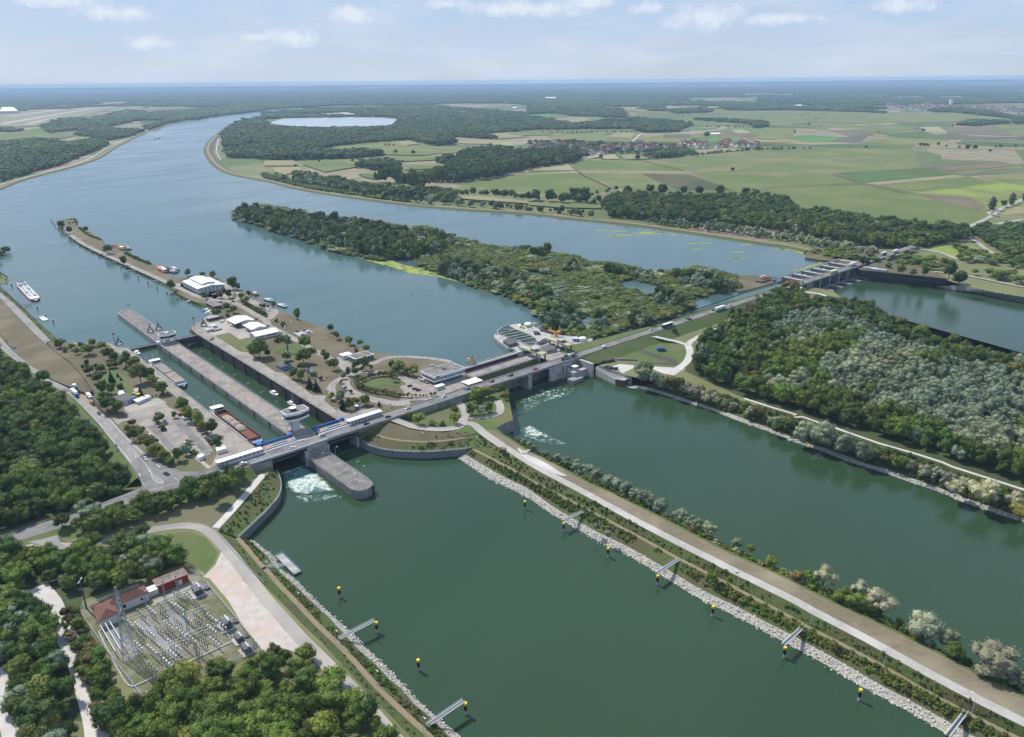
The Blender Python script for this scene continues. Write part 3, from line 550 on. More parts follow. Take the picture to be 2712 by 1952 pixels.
# powerhouse outlet apron + intake tongue
cover('intake_island','concrete_light',W('c5 180,300 200,290 240,310 240,250 290,190 440,140 600,110 800,130 950,200 1200,280 1330,310 1520,330 1700,330 1880,370 1860,420 1500,500 1600,600 1200,640 600,560 430,530 280,430 200,360',13),z=12.95)
slab('intake_island_body','concrete',W('c5 180,300 200,285 235,305 240,245 290,185 440,138 600,108 800,128 950,198 1200,278 1330,308 1520,328 1700,328 1880,368 1860,420 1500,500 1300,560 600,560 430,530 280,430 200,360',12.9),12.9,9,0,'concrete')
cover('power_station_yard','yard',[LF(262,-262,13.1),LF(300,-262,13.1),LF(330,-280,13.1),LF(330,-288,13.1),LF(262,-288,13.1)])
# ------------------------------------------------------------------ fields of the plain
def plain_material():
 m=MATS['field_plain'];t=m.node_tree;b=t.nodes['Principled BSDF'];g=t.nodes.new('ShaderNodeNewGeometry')
 mp0=t.nodes.new('ShaderNodeMapping');mp0.inputs['Rotation'].default_value=(0,0,0.5);mp=t.nodes.new('ShaderNodeMapping');mp.inputs['Scale'].default_value=(1/260,1/720,0)
 t.links.new(g.outputs['Position'],mp0.inputs[0]);t.links.new(mp0.outputs[0],mp.inputs[0])
 v=t.nodes.new('ShaderNodeTexVoronoi');v.distance='CHEBYCHEV';v.inputs['Randomness'].default_value=0.85;t.links.new(mp.outputs[0],v.inputs['Vector']);v.inputs['Scale'].default_value=1.0
 s=t.nodes.new('ShaderNodeSeparateColor');t.links.new(v.outputs['Color'],s.inputs[0]);cr=t.nodes.new('ShaderNodeValToRGB');cr.color_ramp.interpolation='CONSTANT'
 cols=[(0,(0.105,0.125,0.045)),(.22,(0.15,0.155,0.065)),(.4,(0.22,0.19,0.115)),(.5,(0.085,0.12,0.04)),(.66,(0.27,0.215,0.14)),(.76,(0.13,0.145,0.06)),(.88,(0.20,0.155,0.11)),(.95,(0.10,0.17,0.05))]
 while len(cr.color_ramp.elements)<len(cols):cr.color_ramp.elements.new(0.5)
 for e_,(p_,c_)in zip(cr.color_ramp.elements,cols):e_.position=p_;e_.color=c_+(1,)
 t.links.new(s.outputs[0],cr.inputs[0]);no=t.nodes.new('ShaderNodeTexNoise');t.links.new(g.outputs['Position'],no.inputs['Vector']);no.inputs['Scale'].default_value=0.02;no.inputs['Detail'].default_value=5
 mi=t.nodes.new('ShaderNodeMix');mi.data_type='RGBA';mi.blend_type='OVERLAY';mi.inputs['Factor'].default_value=0.35;t.links.new(cr.outputs[0],mi.inputs['A']);t.links.new(no.outputs['Fac'],mi.inputs['B']);t.links.new(mi.outputs['Result'],b.inputs['Base Color'])
plain_material()
FC=dict(olive=((0.105,0.13,0.042),(0.135,0.15,0.055),(0.175,0.165,0.075)),olive2=((0.125,0.14,0.055),(0.15,0.155,0.06),(0.20,0.175,0.085)),green=((0.075,0.125,0.04),(0.095,0.14,0.045),(0.08,0.11,0.04)),bright=((0.095,0.20,0.045),(0.11,0.22,0.05),(0.085,0.17,0.045)),
tan=((0.30,0.235,0.155),(0.26,0.205,0.135),(0.22,0.18,0.10)),pale=((0.36,0.285,0.20),(0.31,0.25,0.17),(0.28,0.22,0.14)),brown=((0.16,0.12,0.085),(0.19,0.145,0.10),(0.14,0.105,0.075)),gold=((0.22,0.19,0.085),(0.17,0.165,0.065),(0.13,0.14,0.055)),lime=((0.20,0.24,0.055),(0.24,0.26,0.07),(0.16,0.12,0.06)),grey=((0.12,0.11,0.09),(0.10,0.10,0.08),(0.14,0.13,0.10)),rows=((0.10,0.085,0.055),(0.05,0.06,0.03),(0.12,0.10,0.06)))
for k_,(a_,b_,c_)in FC.items():
 a_,b_,c_=[(w[0]*.88,w[1]*.98,w[2]*.78)for w in(a_,b_,c_)]
 mat('field_'+k_,a_,b_,1.0,stretch=(0.012,0.10,1),ang=0.35,col3=c_,scale3=0.006,contrast=0.22,rough=0.95)
FIELDS=[('olive','13 370,760 450,728 960,730 1350,800 1340,820 420,812'),('pale','13 0,812 60,775 350,757 360,770 400,812'),('green','13 0,815 420,812 420,820 0,836'),('tan','13 0,838 430,818 1340,822 1440,842 480,835 0,850'),
('olive','12 1640,935 1750,910 2268,845 13 0,850 450,838 730,975 530,1035 0,1000 12 2268,1000 1830,950'),('gold','12 1640,945 1830,955 2268,1000 13 0,1005 340,1020 200,1060 0,1030'),('olive2','13 480,838 960,842 1270,978 750,975'),('rows','13 960,842 1380,848 1740,985 1280,980'),
('olive2','13 990,730 2268,640 14 0,640 430,632 1300,618 1390,790 0,960 13 1800,800 1480,838 1370,815'),('olive','13 1390,846 1800,810 2268,905 14 0,965 890,925 1240,998 1930,1165 1940,1225 1700,1305 600,1200 0,1060 13 1740,985'),('olive2','14 0,960 620,840 890,922'),('green','14 640,835 1380,795 1670,850 900,918'),
('tan','14 900,925 1670,853 1780,868 1010,942'),('grey','14 1690,850 2268,795 2268,825 1780,866'),('brown','14 1400,790 1980,737 2230,772 1640,828'),('gold','14 1640,830 2230,775 2268,790 1720,848'),('olive','14 1010,945 1790,868 2040,915 1240,998'),('lime','14 1250,1000 2040,918 2268,945 2268,1090 2160,1130 1930,1165'),('brown','14 1300,1008 1500,1020 1800,1045 1960,1120 1880,1165 1620,1105'),('gold','14 1860,866 2268,830 2268,940 2050,912'),
('olive2','14 1240,998 1010,944 1250,998'),('green','14 440,600 900,590 1300,618 900,628'),('tan','14 870,585 1300,610 1640,560 1690,555 1560,610 2080,615 2268,618 2268,640 1500,625 1300,612'),('gold','14 860,580 1340,605 1620,572 1640,545 1160,530 940,545'),('bright','14 250,540 400,510 760,535 700,560 420,572'),('lime','14 930,515 1130,520 1160,530 1000,528'),
('tan','14 0,560 250,545 420,575 740,565 780,590 440,598 0,575'),('brown','14 580,470 1010,500 920,520 780,525'),('grey','14 700,530 930,520 860,575 600,575'),('tan','14 300,455 560,465 430,485 330,490'),('gold','14 470,415 900,430 920,452 600,450'),('olive','14 0,445 300,440 600,470 560,440 470,420 350,430'),('pale','14 930,415 1020,408 1250,415 1130,422'),('olive2','14 600,472 1010,495 1300,470 1380,445 920,420 900,455'),('green','14 1010,498 1390,478 1640,545 1180,528'),
('pale','14 1370,445 1540,440 1610,492 1440,490'),('brown','14 1550,445 2010,435 2180,520 1620,500'),('gold','14 2020,437 2268,415 2268,525 2190,520'),('grey','14 1500,508 1620,502 1900,525 2268,530 2268,545 1650,548'),('green','14 1680,570 2268,600 2268,620 1690,590'),('brown','14 1740,548 2268,580 2268,596 1720,566'),('gold','14 950,330 1700,325 2150,385 1250,410'),('olive2','14 0,300 950,318 1240,410 900,415 460,405 0,440'),('tan','14 0,240 700,245 780,262 0,270'),
('bright','13 1400,545 1830,535 1880,585 1440,570'),('green','13 1880,588 2100,590 2268,600 2268,608 1990,600'),('olive2','13 1540,478 1740,475 1840,540 1400,540'),('brown','13 1550,475 1900,470 1980,520 1700,535'),('pale','13 1740,470 1830,465 1920,495 1790,500'),('gold','13 1900,470 2268,455 2268,545 2100,550 1850,545 1980,520'),('tan','13 1880,550 2268,560 2268,580 2000,575'),
('tan','13 930,500 1150,495 1170,520 900,560 860,590'),('gold','13 960,560 1160,500 1390,505 1420,560 1280,580 1000,580'),('grey','13 1165,512 1380,510 1400,538 1160,540'),('gold','13 170,520 610,490 900,485 960,492 870,580 400,560 200,555'),('tan','13 620,520 740,495 900,490 880,545'),('green','13 610,518 680,495 740,495 690,520'),('olive','13 0,470 900,460 960,490 240,495 170,515 0,520'),('bright','13 1290,445 1640,450 1500,470 1310,465'),
('tan','13 190,380 390,355 560,385 540,410 400,425 240,400'),('bright','13 470,362 800,375 600,390 560,385'),('bright','13 0,335 230,330 180,355 0,360'),('olive','13 1400,385 1900,395 1960,430 1300,440'),('gold','13 1380,345 1800,360 2050,400 1900,395 1440,378'),('tan','13 400,250 1000,255 1600,265 1700,280 900,300 500,275'),('bright','13 200,245 560,243 520,262 120,262'),('gold','13 880,300 1230,290 1200,330 950,325'),('green','13 600,245 1250,250 1100,262 700,262'),('olive2','13 1600,290 2268,290 2268,440 2060,440 1900,390 1580,330'),
('pale','13 500,700 590,685 620,700 520,722'),('pale','13 630,690 740,682 780,725 640,722'),('tan','13 800,690 920,680 1035,718 820,728'),('tan','13 1340,650 1700,630 1900,640 1500,675'),('olive','13 980,680 1100,670 1160,700 1040,712'),('olive2','13 0,1095 260,1110 640,1110 620,1150 250,1140 0,1120'),('olive2','13 1230,1055 1500,1050 1560,1075 1400,1090'),
('gold','12 470,640 930,575 1150,560 1240,610 1700,620 1690,665 1300,690 1000,680 550,650'),('tan','12 1130,560 1230,555 1340,590 1200,605'),('olive2','12 500,640 1180,605 1690,640 1400,690'),('olive','12 770,715 1080,690 1400,700 1690,690 1680,700 1480,730 1170,745 900,730'),('olive','12 340,740 620,720 800,740 800,790 520,835 330,770'),('gold','12 560,722 780,710 830,760 790,780 620,730'),('tan','12 0,735 250,735 300,780 0,780'),('pale','12 80,800 290,790 330,815 180,860 90,830'),('gold','12 1180,770 1700,765 1560,800 1200,820'),
('green','12 800,850 940,850 950,900 860,880'),('tan','12 1580,1035 1880,1045 2268,1080 2268,1110 2000,1090 1600,1060'),('tan','12 1450,520 1640,520 1700,540 2140,570 2130,600 1700,590'),('pale','12 1960,590 2140,570 2140,610 1970,605'),('tan','12 1900,500 2070,495 2268,530 2000,550'),('olive2','12 2080,490 2268,490 2268,520 2110,515'),('bright','12 2140,478 2268,475 2268,486 2180,486'),('bright','12 2100,335 2268,335 2268,358 2110,350'),('olive','12 1740,310 1910,305 1920,328 1760,330'),
('tan','11 0,285 600,262 860,232 1100,230 1060,260 900,300 430,430 200,440 0,450'),('olive','11 0,455 170,480 420,440 900,450 840,480 0,500'),('olive','11 0,500 700,480 660,520 540,545 250,540 0,565'),('lime','11 650,535 840,520 830,535 700,550'),('green','11 1010,395 1080,340 1180,335 1160,390 1050,400'),('green','11 1200,340 1350,330 1500,345 1220,360'),('brown','11 1200,362 1540,345 1550,358 1210,378'),('green','11 1190,380 1500,370 1400,400 1200,410'),('green','11 950,345 1000,345 1000,375 940,385'),('tan','11 1430,235 1800,240 2268,205 2268,225 1700,250'),('pale','12 0,225 380,222 700,215 820,215 400,232'),('tan','11 1900,200 2268,178 2268,195 2000,205')]
for i_,(k_,q_)in enumerate(FIELDS):
 cover('field','field_'+k_,W(q_,8),z=8.2+0.03*i_)
for q_ in('13 440,835 540,885 740,975','13 350,760 450,835','13 730,975 560,1025','13 985,730 1370,818 1480,838','13 1480,838 1900,798','14 0,968 880,922','14 620,838 880,922 1240,998','13 965,495 870,590','14 1390,790 1980,735','14 1240,1000 2040,915','13 440,812 1350,820'):
 road('field_track','grass_dry',W(q_,11.1),4,.1,sm=0)
road('field_track','gravel',W('13 970,495 920,540 870,590',11.1),7,.2,sm=0)
for q_ in('11 0,410 850,268 850,275 40,418','11 200,418 560,335 620,320 270,415','11 0,355 640,275 560,292 120,348'):cover('runway','concrete_light',W(q_,11.3))
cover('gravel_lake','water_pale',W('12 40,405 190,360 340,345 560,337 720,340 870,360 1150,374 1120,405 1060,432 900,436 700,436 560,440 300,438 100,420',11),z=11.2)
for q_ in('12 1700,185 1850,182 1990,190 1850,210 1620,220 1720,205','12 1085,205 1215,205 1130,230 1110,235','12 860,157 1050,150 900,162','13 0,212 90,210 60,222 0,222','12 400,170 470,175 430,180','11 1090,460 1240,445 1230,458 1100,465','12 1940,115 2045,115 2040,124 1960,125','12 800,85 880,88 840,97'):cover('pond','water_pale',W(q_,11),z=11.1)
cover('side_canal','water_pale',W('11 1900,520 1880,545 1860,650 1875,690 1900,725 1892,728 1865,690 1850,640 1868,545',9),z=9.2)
cover('gravel_works','gravel',W('12 460,335 520,308 700,315 880,340 900,355 720,338 560,334',9),z=9.3)
# right-bank approach road and yards
br=[LF(826,-296,14.2),LF(900,-296,15),LF(985,-296,15.5)]
for q_,w_ in(('24 1180,185 1500,210 1700,280 1900,300 2060,300 2110,290 1950,200 1860,130 1790,90 1790,40 14 1800,1330 1770,1300',7),('14 1760,1310 1900,1250 2000,1200 2080,1140 2268,1060',9),('14 1960,1310 2060,1270 2268,1235',8),('14 2040,1210 1980,1190 1960,1170',7),('24 950,290 1100,330 1300,370 1700,410 2268,520',6)):
 road('approach_road','concrete_road',W(q_,8.6),w_,.3)
cover('vineyard_plot','field_lime',W('24 1430,210 1560,150 1640,130 1900,200 2060,290 1800,295',8.4),z=8.5)
cover('roadside_field','field_tan',W('14 2050,1180 2268,1100 2268,1180 2100,1200',8.4),z=8.4);cover('roadside_field','field_green',W('14 2130,1270 2268,1240 2268,1320 2150,1290',8.4),z=8.4)
# ------------------------------------------------------------------ crowns
def ico(sub):
 import bmesh
 bm=bmesh.new();bmesh.ops.create_icosphere(bm,subdivisions=sub,radius=1.0);v=np.array([q.co[:]for q in bm.verts]);f=[[q.index for q in r.verts]for r in bm.faces];bm.free();return v,f
ICO1=ico(1);ICO2=ico(2)
def crown_mesh(name,matn,seed,R=0.36,h0=0.12,h1=1.0,nblob=18,nleaf=1500,leaf=0.045,shape='round',spread=1.0):
 """unit-height crown: clumps of leaf-sized faces round small dark cores"""
 r=np.random.default_rng(seed);vs=[];fs=[];k=0;C_=[]
 mid=(h0+h1)/2;hh=(h1-h0)/2
 for i in range(nblob):
  if shape=='cone':
   t=(i+0.5)/nblob;z=h0+(h1-h0)*t;rr=R*(1-t)*0.75+0.01;a=i*2.4;C_.append((math.cos(a)*rr*.7,math.sin(a)*rr*.7,z,max(rr*.7,.04)))
  elif shape=='column':
   t=(i+0.5)/nblob;a=i*2.4;rr=R*math.sin(math.pi*min(max(t*.85+.1,0),1));C_.append((math.cos(a)*rr*.5,math.sin(a)*rr*.5,h0+(h1-h0)*t,rr*.7+.03))
  else:
   d=r.normal(size=3);d/=np.linalg.norm(d);rad=r.uniform(.35,.8)if i else 0
   b=r.uniform(.26,.42)*R*1.15;zz=mid+d[2]*hh*rad*(1 if d[2]>0 else.9)
   C_.append((d[0]*R*rad*spread,d[1]*R*rad*spread,zz,b))
 C_=np.array(C_)
 for c in C_:
  v,f=ICO1;n=1+r.normal(size=(len(v),1))*.10;q=v*n*c[3]*.86+c[:3];vs.append(q);fs+=[[j+k for j in x]for x in f];k+=len(v)
 w=C_[:,3]**2;w/=w.sum();idx=r.choice(len(C_),size=nleaf,p=w)
 d=r.normal(size=(nleaf,3));d[:,2]=np.abs(d[:,2])*1.1-0.35;d/=np.linalg.norm(d,axis=1)[:,None]
 p=C_[idx,:3]+d*C_[idx,3:4]*r.uniform(.88,1.16,size=(nleaf,1))
 nn=d+r.normal(size=(nleaf,3))*.55;nn/=np.linalg.norm(nn,axis=1)[:,None]
 u=np.cross(nn,r.normal(size=(nleaf,3)));u/=np.linalg.norm(u,axis=1)[:,None];vv=np.cross(nn,u);s=leaf*r.uniform(.6,1.3,size=(nleaf,1))
 q=np.stack([p-u*s*.5,p+vv*s*.38,p+u*s*.5,p-vv*s*.38],axis=1).reshape(-1,3);vs.append(q);fs+=[[k+4*j,k+4*j+1,k+4*j+2,k+4*j+3]for j in range(nleaf)]
 me=bpy.data.meshes.new(name);me.from_pydata(np.concatenate(vs).tolist(),[],fs);me.materials.append(MATS[matn]);me.update();return me
def trunk_mesh(h=0.3,r=0.022,seed=0):
 mb=MB();rr=random.Random(seed);mb.tube((0,0,-.02),(0,0,h),r,7,r*.75,cap=False)
 for i in range(4):
  a=i*1.6+rr.random();mb.tube((0,0,h*.8),(math.cos(a)*.17,math.sin(a)*.17,h+.22+rr.random()*.1),r*.6,5,r*.25)
 me=bpy.data.meshes.new('trunk');me.from_pydata(mb.v,[],mb.f);me.materials.append(MATS['bark']);me.update();return me
TRUNK=[trunk_mesh(.3,.022,1),trunk_mesh(.26,.028,2)]
PROTO={'green':[crown_mesh('crown','leaf_green',10+i,R=.42,nblob=20,nleaf=1700,leaf=.05)for i in range(3)],
'dark':[crown_mesh('crown','leaf_dark',20+i,R=.38,nblob=20,nleaf=1600,leaf=.05)for i in range(2)],
'lime':[crown_mesh('crown','leaf_lime',30+i,R=.40,nblob=17,nleaf=1300,leaf=.055)for i in range(2)],
'willow':[crown_mesh('crown','leaf_willow',40+i,R=.46,h0=.05,nblob=24,nleaf=1900,leaf=.042)for i in range(3)],
'pale':[crown_mesh('crown','leaf_pale',50+i,R=.50,h0=.03,nblob=26,nleaf=1700,leaf=.04,spread=1.1)for i in range(2)],
'autumn':[crown_mesh('crown','leaf_autumn',60,R=.42,nblob=18,nleaf=1300,leaf=.05)],
'poplar':[crown_mesh('crown','leaf_poplar',70,R=.15,h0=.05,nblob=14,nleaf=900,leaf=.04,shape='column')],
'conifer':[crown_mesh('crown','leaf_conifer',80,R=.30,h0=.03,nblob=18,nleaf=1100,leaf=.045,shape='cone')],
'far':[crown_mesh('crown','leaf_far',90+i,R=.48,h0=.0,nblob=12,nleaf=260,leaf=.09)for i in range(3)],
'shrub':[crown_mesh('crown','leaf_green',110+i,R=.62,h0=-.1,nblob=10,nleaf=420,leaf=.11)for i in range(2)],
'scrub':[crown_mesh('crown','leaf_autumn',120,R=.75,h0=-.15,nblob=8,nleaf=300,leaf=.13),crown_mesh('crown','leaf_green',121,R=.75,h0=-.15,nblob=8,nleaf=300,leaf=.13),crown_mesh('crown','leaf_lime',122,R=.75,h0=-.15,nblob=8,nleaf=300,leaf=.13)],
'marsh':[crown_mesh('crown','leaf_marsh',130+i,R=.95,h0=-.2,nblob=12,nleaf=420,leaf=.13)for i in range(0)]}
mat('leaf_marsh',(0.065,0.092,0.020),(0.125,0.145,0.038),0.15,rough=0.8,rnd=0.25,contrast=.2);PROTO['marsh']=[crown_mesh('crown','leaf_marsh',130+i,R=.95,h0=-.2,nblob=12,nleaf=420,leaf=.13)for i in range(2)]
BARE=crown_mesh('crown','leaf_pale',140,R=.5,nblob=20,nleaf=500,leaf=.035)
# ------------------------------------------------------------------ scattering
TREES=[]  # (x, y, z, height, width factor, species, region)
def inside(xs,ys,poly):
 px=np.array([p.x for p in poly]);py=np.array([p.y for p in poly]);c=np.zeros(len(xs),bool);j=len(poly)-1
 for i in range(len(poly)):
  with np.errstate(divide='ignore',invalid='ignore'):
   m=((py[i]>ys)!=(py[j]>ys))&(xs<(px[j]-px[i])*(ys-py[i])/(py[j]-py[i]+1e-12)+px[i])
  c^=m;j=i
 return c
def in_view(xs,ys,zs_,mg=0.12):
 dx,dy,dz=xs,ys,zs_-CAM_H;fwd=dy*math.cos(PITCH)-dz*math.sin(PITCH);up=dy*math.sin(PITCH)+dz*math.cos(PITCH)
 return(fwd>5)&(np.abs(dx)<fwd*(PW/2/F_PX+mg))&(np.abs(up)<fwd*(PH/2/F_PX+mg))
def vnoise(x,y,s,seed=0):
 x=x/s+seed*17.3;y=y/s+seed*9.1;xi=np.floor(x);yi=np.floor(y);fx=x-xi;fy=y-yi;fx=fx*fx*(3-2*fx);fy=fy*fy*(3-2*fy)
 h=lambda a,b:np.modf(np.abs(np.sin(a*127.1+b*311.7+seed)*43758.5453))[0]
 return(h(xi,yi)*(1-fx)+h(xi+1,yi)*fx)*(1-fy)+(h(xi,yi+1)*(1-fx)+h(xi+1,yi+1)*fx)*fy
def scatter(poly,z,sp0,mix,hgt,region,lod=190.0,thin=1.0,jit=.85,wf=1.0,zones=(),keep=None,vary=.36):
 """fill a polygon on a jittered grid whose step grows with distance"""
 xs=np.array([p.x for p in poly]);ys=np.array([p.y for p in poly]);d0,d1=60.0,1e9
 names=[m[0]for m in mix];pr=np.array([m[1]for m in mix],float);pr/=pr.sum();n=0
 dmin=max(1.0,min(math.hypot(p.x,p.y)for p in poly)if not inpoly(0,0,poly)else 1.0);dmax=max(math.hypot(p.x,p.y)for p in poly)
 r0=0.0
 while r0<dmax:
  r1=max(r0*1.35,sp0*lod);sp=max(sp0,(r0+r1)/2/lod)
  if r1>dmin*0.98:
   x0,x1,y0,y1=max(xs.min(),-r1),min(xs.max(),r1),max(ys.min(),-r1),min(ys.max(),r1)
   if x1>x0 and y1>y0 and(x1-x0)*(y1-y0)/sp/sp<6e6:
    gx,gy=np.meshgrid(np.arange(x0,x1,sp),np.arange(y0,y1,sp));gx=gx.ravel()+RNG.uniform(-.5,.5,gx.size)*sp*jit;gy=gy.ravel()+RNG.uniform(-.5,.5,gy.size)*sp*jit
    rr=np.hypot(gx,gy);m=(rr>=r0)&(rr<r1)&in_view(gx,gy,np.full(gx.size,z));gx,gy=gx[m],gy[m]
    m=inside(gx,gy,poly);gx,gy=gx[m],gy[m]
    if keep is not None and len(gx):m=keep(gx,gy);gx,gy=gx[m],gy[m]
    if thin<1:m=RNG.random(len(gx))<thin;gx,gy=gx[m],gy[m]
    if len(gx):
     k=RNG.choice(len(names),size=len(gx),p=pr);hs=hgt*RNG.uniform(1-vary,1+vary,len(gx));w=sp/(hgt*.62)*wf*RNG.uniform(.78,1.32,len(gx));nz=vnoise(gx,gy,45,3)
     for a,b,kk,h_,w_,q in zip(gx,gy,k,hs,w,nz):
      s_=names[kk]
      for zp,za,zb,zprob in zones:
       if inpoly(a,b,zp):s_=za if(q+RNG.uniform(-.18,.18))<zprob else zb
      TREES.append((a,b,z,h_*(1.0 if s_!='willow' else.82),min(max(w_,.6),6),s_,region));n+=1
  r0=r1
 return n
def row(pts,step,mix,hgt,region,z=None,jit=.3,wf=1.0,side=2.0,vary=.25):
 tot=sum((b-a).length for a,b in zip(pts,pts[1:]));q=resample(pts,max(2,int(tot/step)))
 for p in q:
  s_=random.choices([m[0]for m in mix],[m[1]for m in mix])[0];h_=hgt*random.uniform(1-vary,1+vary)
  TREES.append((p.x+random.uniform(-1,1)*side,p.y+random.uniform(-1,1)*side,p.z if z is None else z,h_,wf*random.uniform(.85,1.2),s_,region))
MIXG=[('green',6),('dark',3.5),('lime',.7),('willow',.5)]
# left woods
near_l=[p for p in offs(resample(hl,40),-9,8)]
F1=[Vector((-750,1150,8))]+near_l[::1]+W('31 1180,900 1130,975 1040,1025 800,1095 600,1150 300,1235 100,1300 0,1340',8)+[Vector((-600,300,8))]
scatter(F1,8,7.6,MIXG,12.5,'wood left of the highway')
scatter(W('31 600,1390 560,1340 850,1235 1100,1150 1300,1090 1600,1010 1850,925 2050,860 2150,850 2000,930 1850,1010 1500,1150 1150,1270 1060,1310 900,1365',8.5),8.5,6.0,[('green',4),('dark',3),('lime',1.5)],9.5,'thicket below the access road')
scatter(W('31 0,1520 300,1540 500,1550 700,1530 900,1470 1100,1430 1250,1400 1380,1450 1430,1600 41 1640,150 1560,170 1290,290 1240,300 840,470 700,530 660,470 520,430 470,330 390,300 330,260 0,420',8),8,7.2,MIXG,10.5,'wood above the substation')
scatter(W('41 500,540 660,570 730,720 830,900 940,1120 1040,1290 1100,1400 1040,1500 900,1640 860,1600 780,1300 700,1000 640,850 560,720',8),8,3.9,[('green',5),('lime',2),('autumn',2)],6.0,'hedge between track and substation')
scatter(W('41 1010,1500 1120,1400 1260,1350 1420,1290 1600,1150 1720,1080 1900,1060 2100,1110 2160,1010 2268,930 42 0,960 180,920 330,880 380,960 420,1080 560,1180 620,1230 760,1330 850,1420 960,1530 1060,1600 1090,1800 41 900,1900 900,1640',8),8,7.2,[('green',6),('dark',2),('lime',1)],10.5,'wood below the substation')
scatter(W('41 -300,330 0,400 250,380 310,470 390,640 470,830 560,1060 620,1280 640,1500 620,1750 250,1750 150,1450 80,1200 0,1040 -300,600',8),8,7.4,[('green',4),('willow',3),('dark',1.5),('lime',1)],11,'wood left of the gravel track')
# right woods
willow_zone=W('24 60,860 350,700 500,710 650,690 800,750 1000,880 1250,950 1500,1020 1700,1110 2268,1250 3200,1500 34 3200,900 2268,620 1950,610 1720,540 1560,440 1400,350 1150,260 900,170 560,60 24 560,1300 300,1000',17)
gz1=W('24 0,1080 300,1050 470,1000 640,880 860,900 850,1030 560,1090 470,1200 520,1350 300,1450 0,1420',17)
F6=offs(rightbank_crest[14:],13,8)+[rightbank_crest[-1]+Vector((180,80,0)),Vector((1500,700,8))]+offs(oldrhine_left[:-1],-3,8)+W('s4 650,650 500,600 330,560 200,560 60,640 23 2000,700 1850,790 1700,880 1600,960 1480,1060 1410,1180 1360,1260',8)
if abs(area2(offs(rightbank_crest[14:],13,8)+oldrhine_left))>abs(area2(rightbank_crest[14:]+oldrhine_left)):F6=offs(rightbank_crest[14:],-13,8)+[rightbank_crest[-1]+Vector((180,80,0)),Vector((1500,700,8))]+offs(oldrhine_left[:-1],3,8)+W('s4 650,650 500,600 330,560 200,560 60,640 23 2000,700 1850,790 1700,880 1600,960 1480,1060 1410,1180 1360,1260',8)
scatter(F6,8,7.4,[('green',6),('dark',3.4),('willow',1.2),('autumn',.25)],13.5,'wood beside the old river',zones=((willow_zone,'willow','green',.88),(gz1,'green','willow',.8)))
wb=[a+(b-a)*.55 for a,b in zip(rtr,rcrr)]
row(zs([a+(b-a)*.32 for a,b in zip(rtr,rcrr)][:56],2.6),7.5,[('pale',4),('green',3),('willow',4),('autumn',.8)],9.5,'bushes on the outlet bank',side=2.5,vary=.3)
row(zs([a+(b-a)*.85 for a,b in zip(rtr,rcrr)],6.8),5.5,[('shrub',4),('scrub',3)],3.6,'scrub',side=2)
row(zs([a+(b-a)*.3 for a,b in zip(rtr,rcrr)],2.6),4,[('scrub',4),('shrub',4)],3.0,'scrub',side=2)
row(zs(wb[52:],5),4,[('scrub',4),('shrub',2)],3.2,'scrub',side=3)
row(oldrhine_left[:-1],5.5,[('green',5),('dark',2),('willow',1)],9,'wood beside the old river',z=5,side=3)
row(offs(oldrhine_left[:-1],-6,3),5,[('shrub',3),('scrub',1)],4,'scrub',side=2)
row([a.lerp(b,.3)for a,b in zip(H1,H2)][6:],4.0,[('shrub',5),('willow',3),('scrub',1)],4.0,'scrub',side=1.6,vary=.45)
row([a.lerp(b,.7)for a,b in zip(H1,H2)][6:],4.5,[('shrub',5),('willow',3),('scrub',1)],3.4,'scrub',side=1.6,vary=.45)
# central island
scatter(W('11 2035,1225 2100,1175 2268,1190 12 250,1230 500,1250 800,1300 1200,1370 1500,1430 1620,1470 1500,1550 1250,1590 1000,1580 900,1560 600,1490 300,1400 100,1350 11 2268,1300 2060,1245',10.6),10.6,8.5,[('dark',4),('willow',3.5),('green',2)],17,'wooded tongue of the island')
scatter(W('22 1480,330 1600,310 1800,350 2050,420 2268,490 23 150,600 330,720 440,820 420,890 160,890 50,720 22 2268,640 2100,600 1850,520 1600,440 1500,400',10.6),10.6,8,[('willow',5),('dark',3),('green',1)],13,'willows on the island shore')
for q_ in('23 240,360 450,380 440,400 300,410','23 660,410 1080,450 1060,480 900,460 700,440','23 1200,460 1500,470 1780,530 1700,580 1450,560 1280,500','23 1060,640 1250,620 1350,680 1280,720 1100,690','23 800,850 1040,800 1060,870 900,880','22 2100,240 2160,230 2180,260','23 0,250 180,240 190,260 20,290','23 500,830 700,870 600,890'):
 scatter(W(q_,10.6),10.6,8,[('willow',4),('dark',3)],14,'willow clumps on the marsh')
mp_=[Vector((p.x,p.y,10.6))for p in isl];ponds=[W(q,10.65)for q in('23 -20,365 130,400 245,415 200,450 0,440 -60,400','23 735,475 900,450 1200,530 1200,590 1150,620 960,580 750,550','23 440,730 660,820 560,860 480,880 420,850','23 1360,700 1500,610 1780,540 1870,560 1560,690')]
def kp(x,y):
 m=np.ones(len(x),bool)
 for q in ponds:m&=~inside(x,y,q)
 return m
scatter(offs(mp_,4,closed=True)if abs(area2(offs(mp_,4,closed=True)))<abs(area2(mp_))else offs(mp_,-4,closed=True),10.5,4.4,[('marsh',9),('scrub',.5),('shrub',1)],4.0,'marsh',lod=260,keep=kp,vary=.5)
scatter(mp_,10.5,13,[('green',2),('willow',3),('lime',2)],6.5,'young trees on the marshy island',keep=lambda x,y:kp(x,y)&(vnoise(x,y,60,8)>.5),vary=.4)
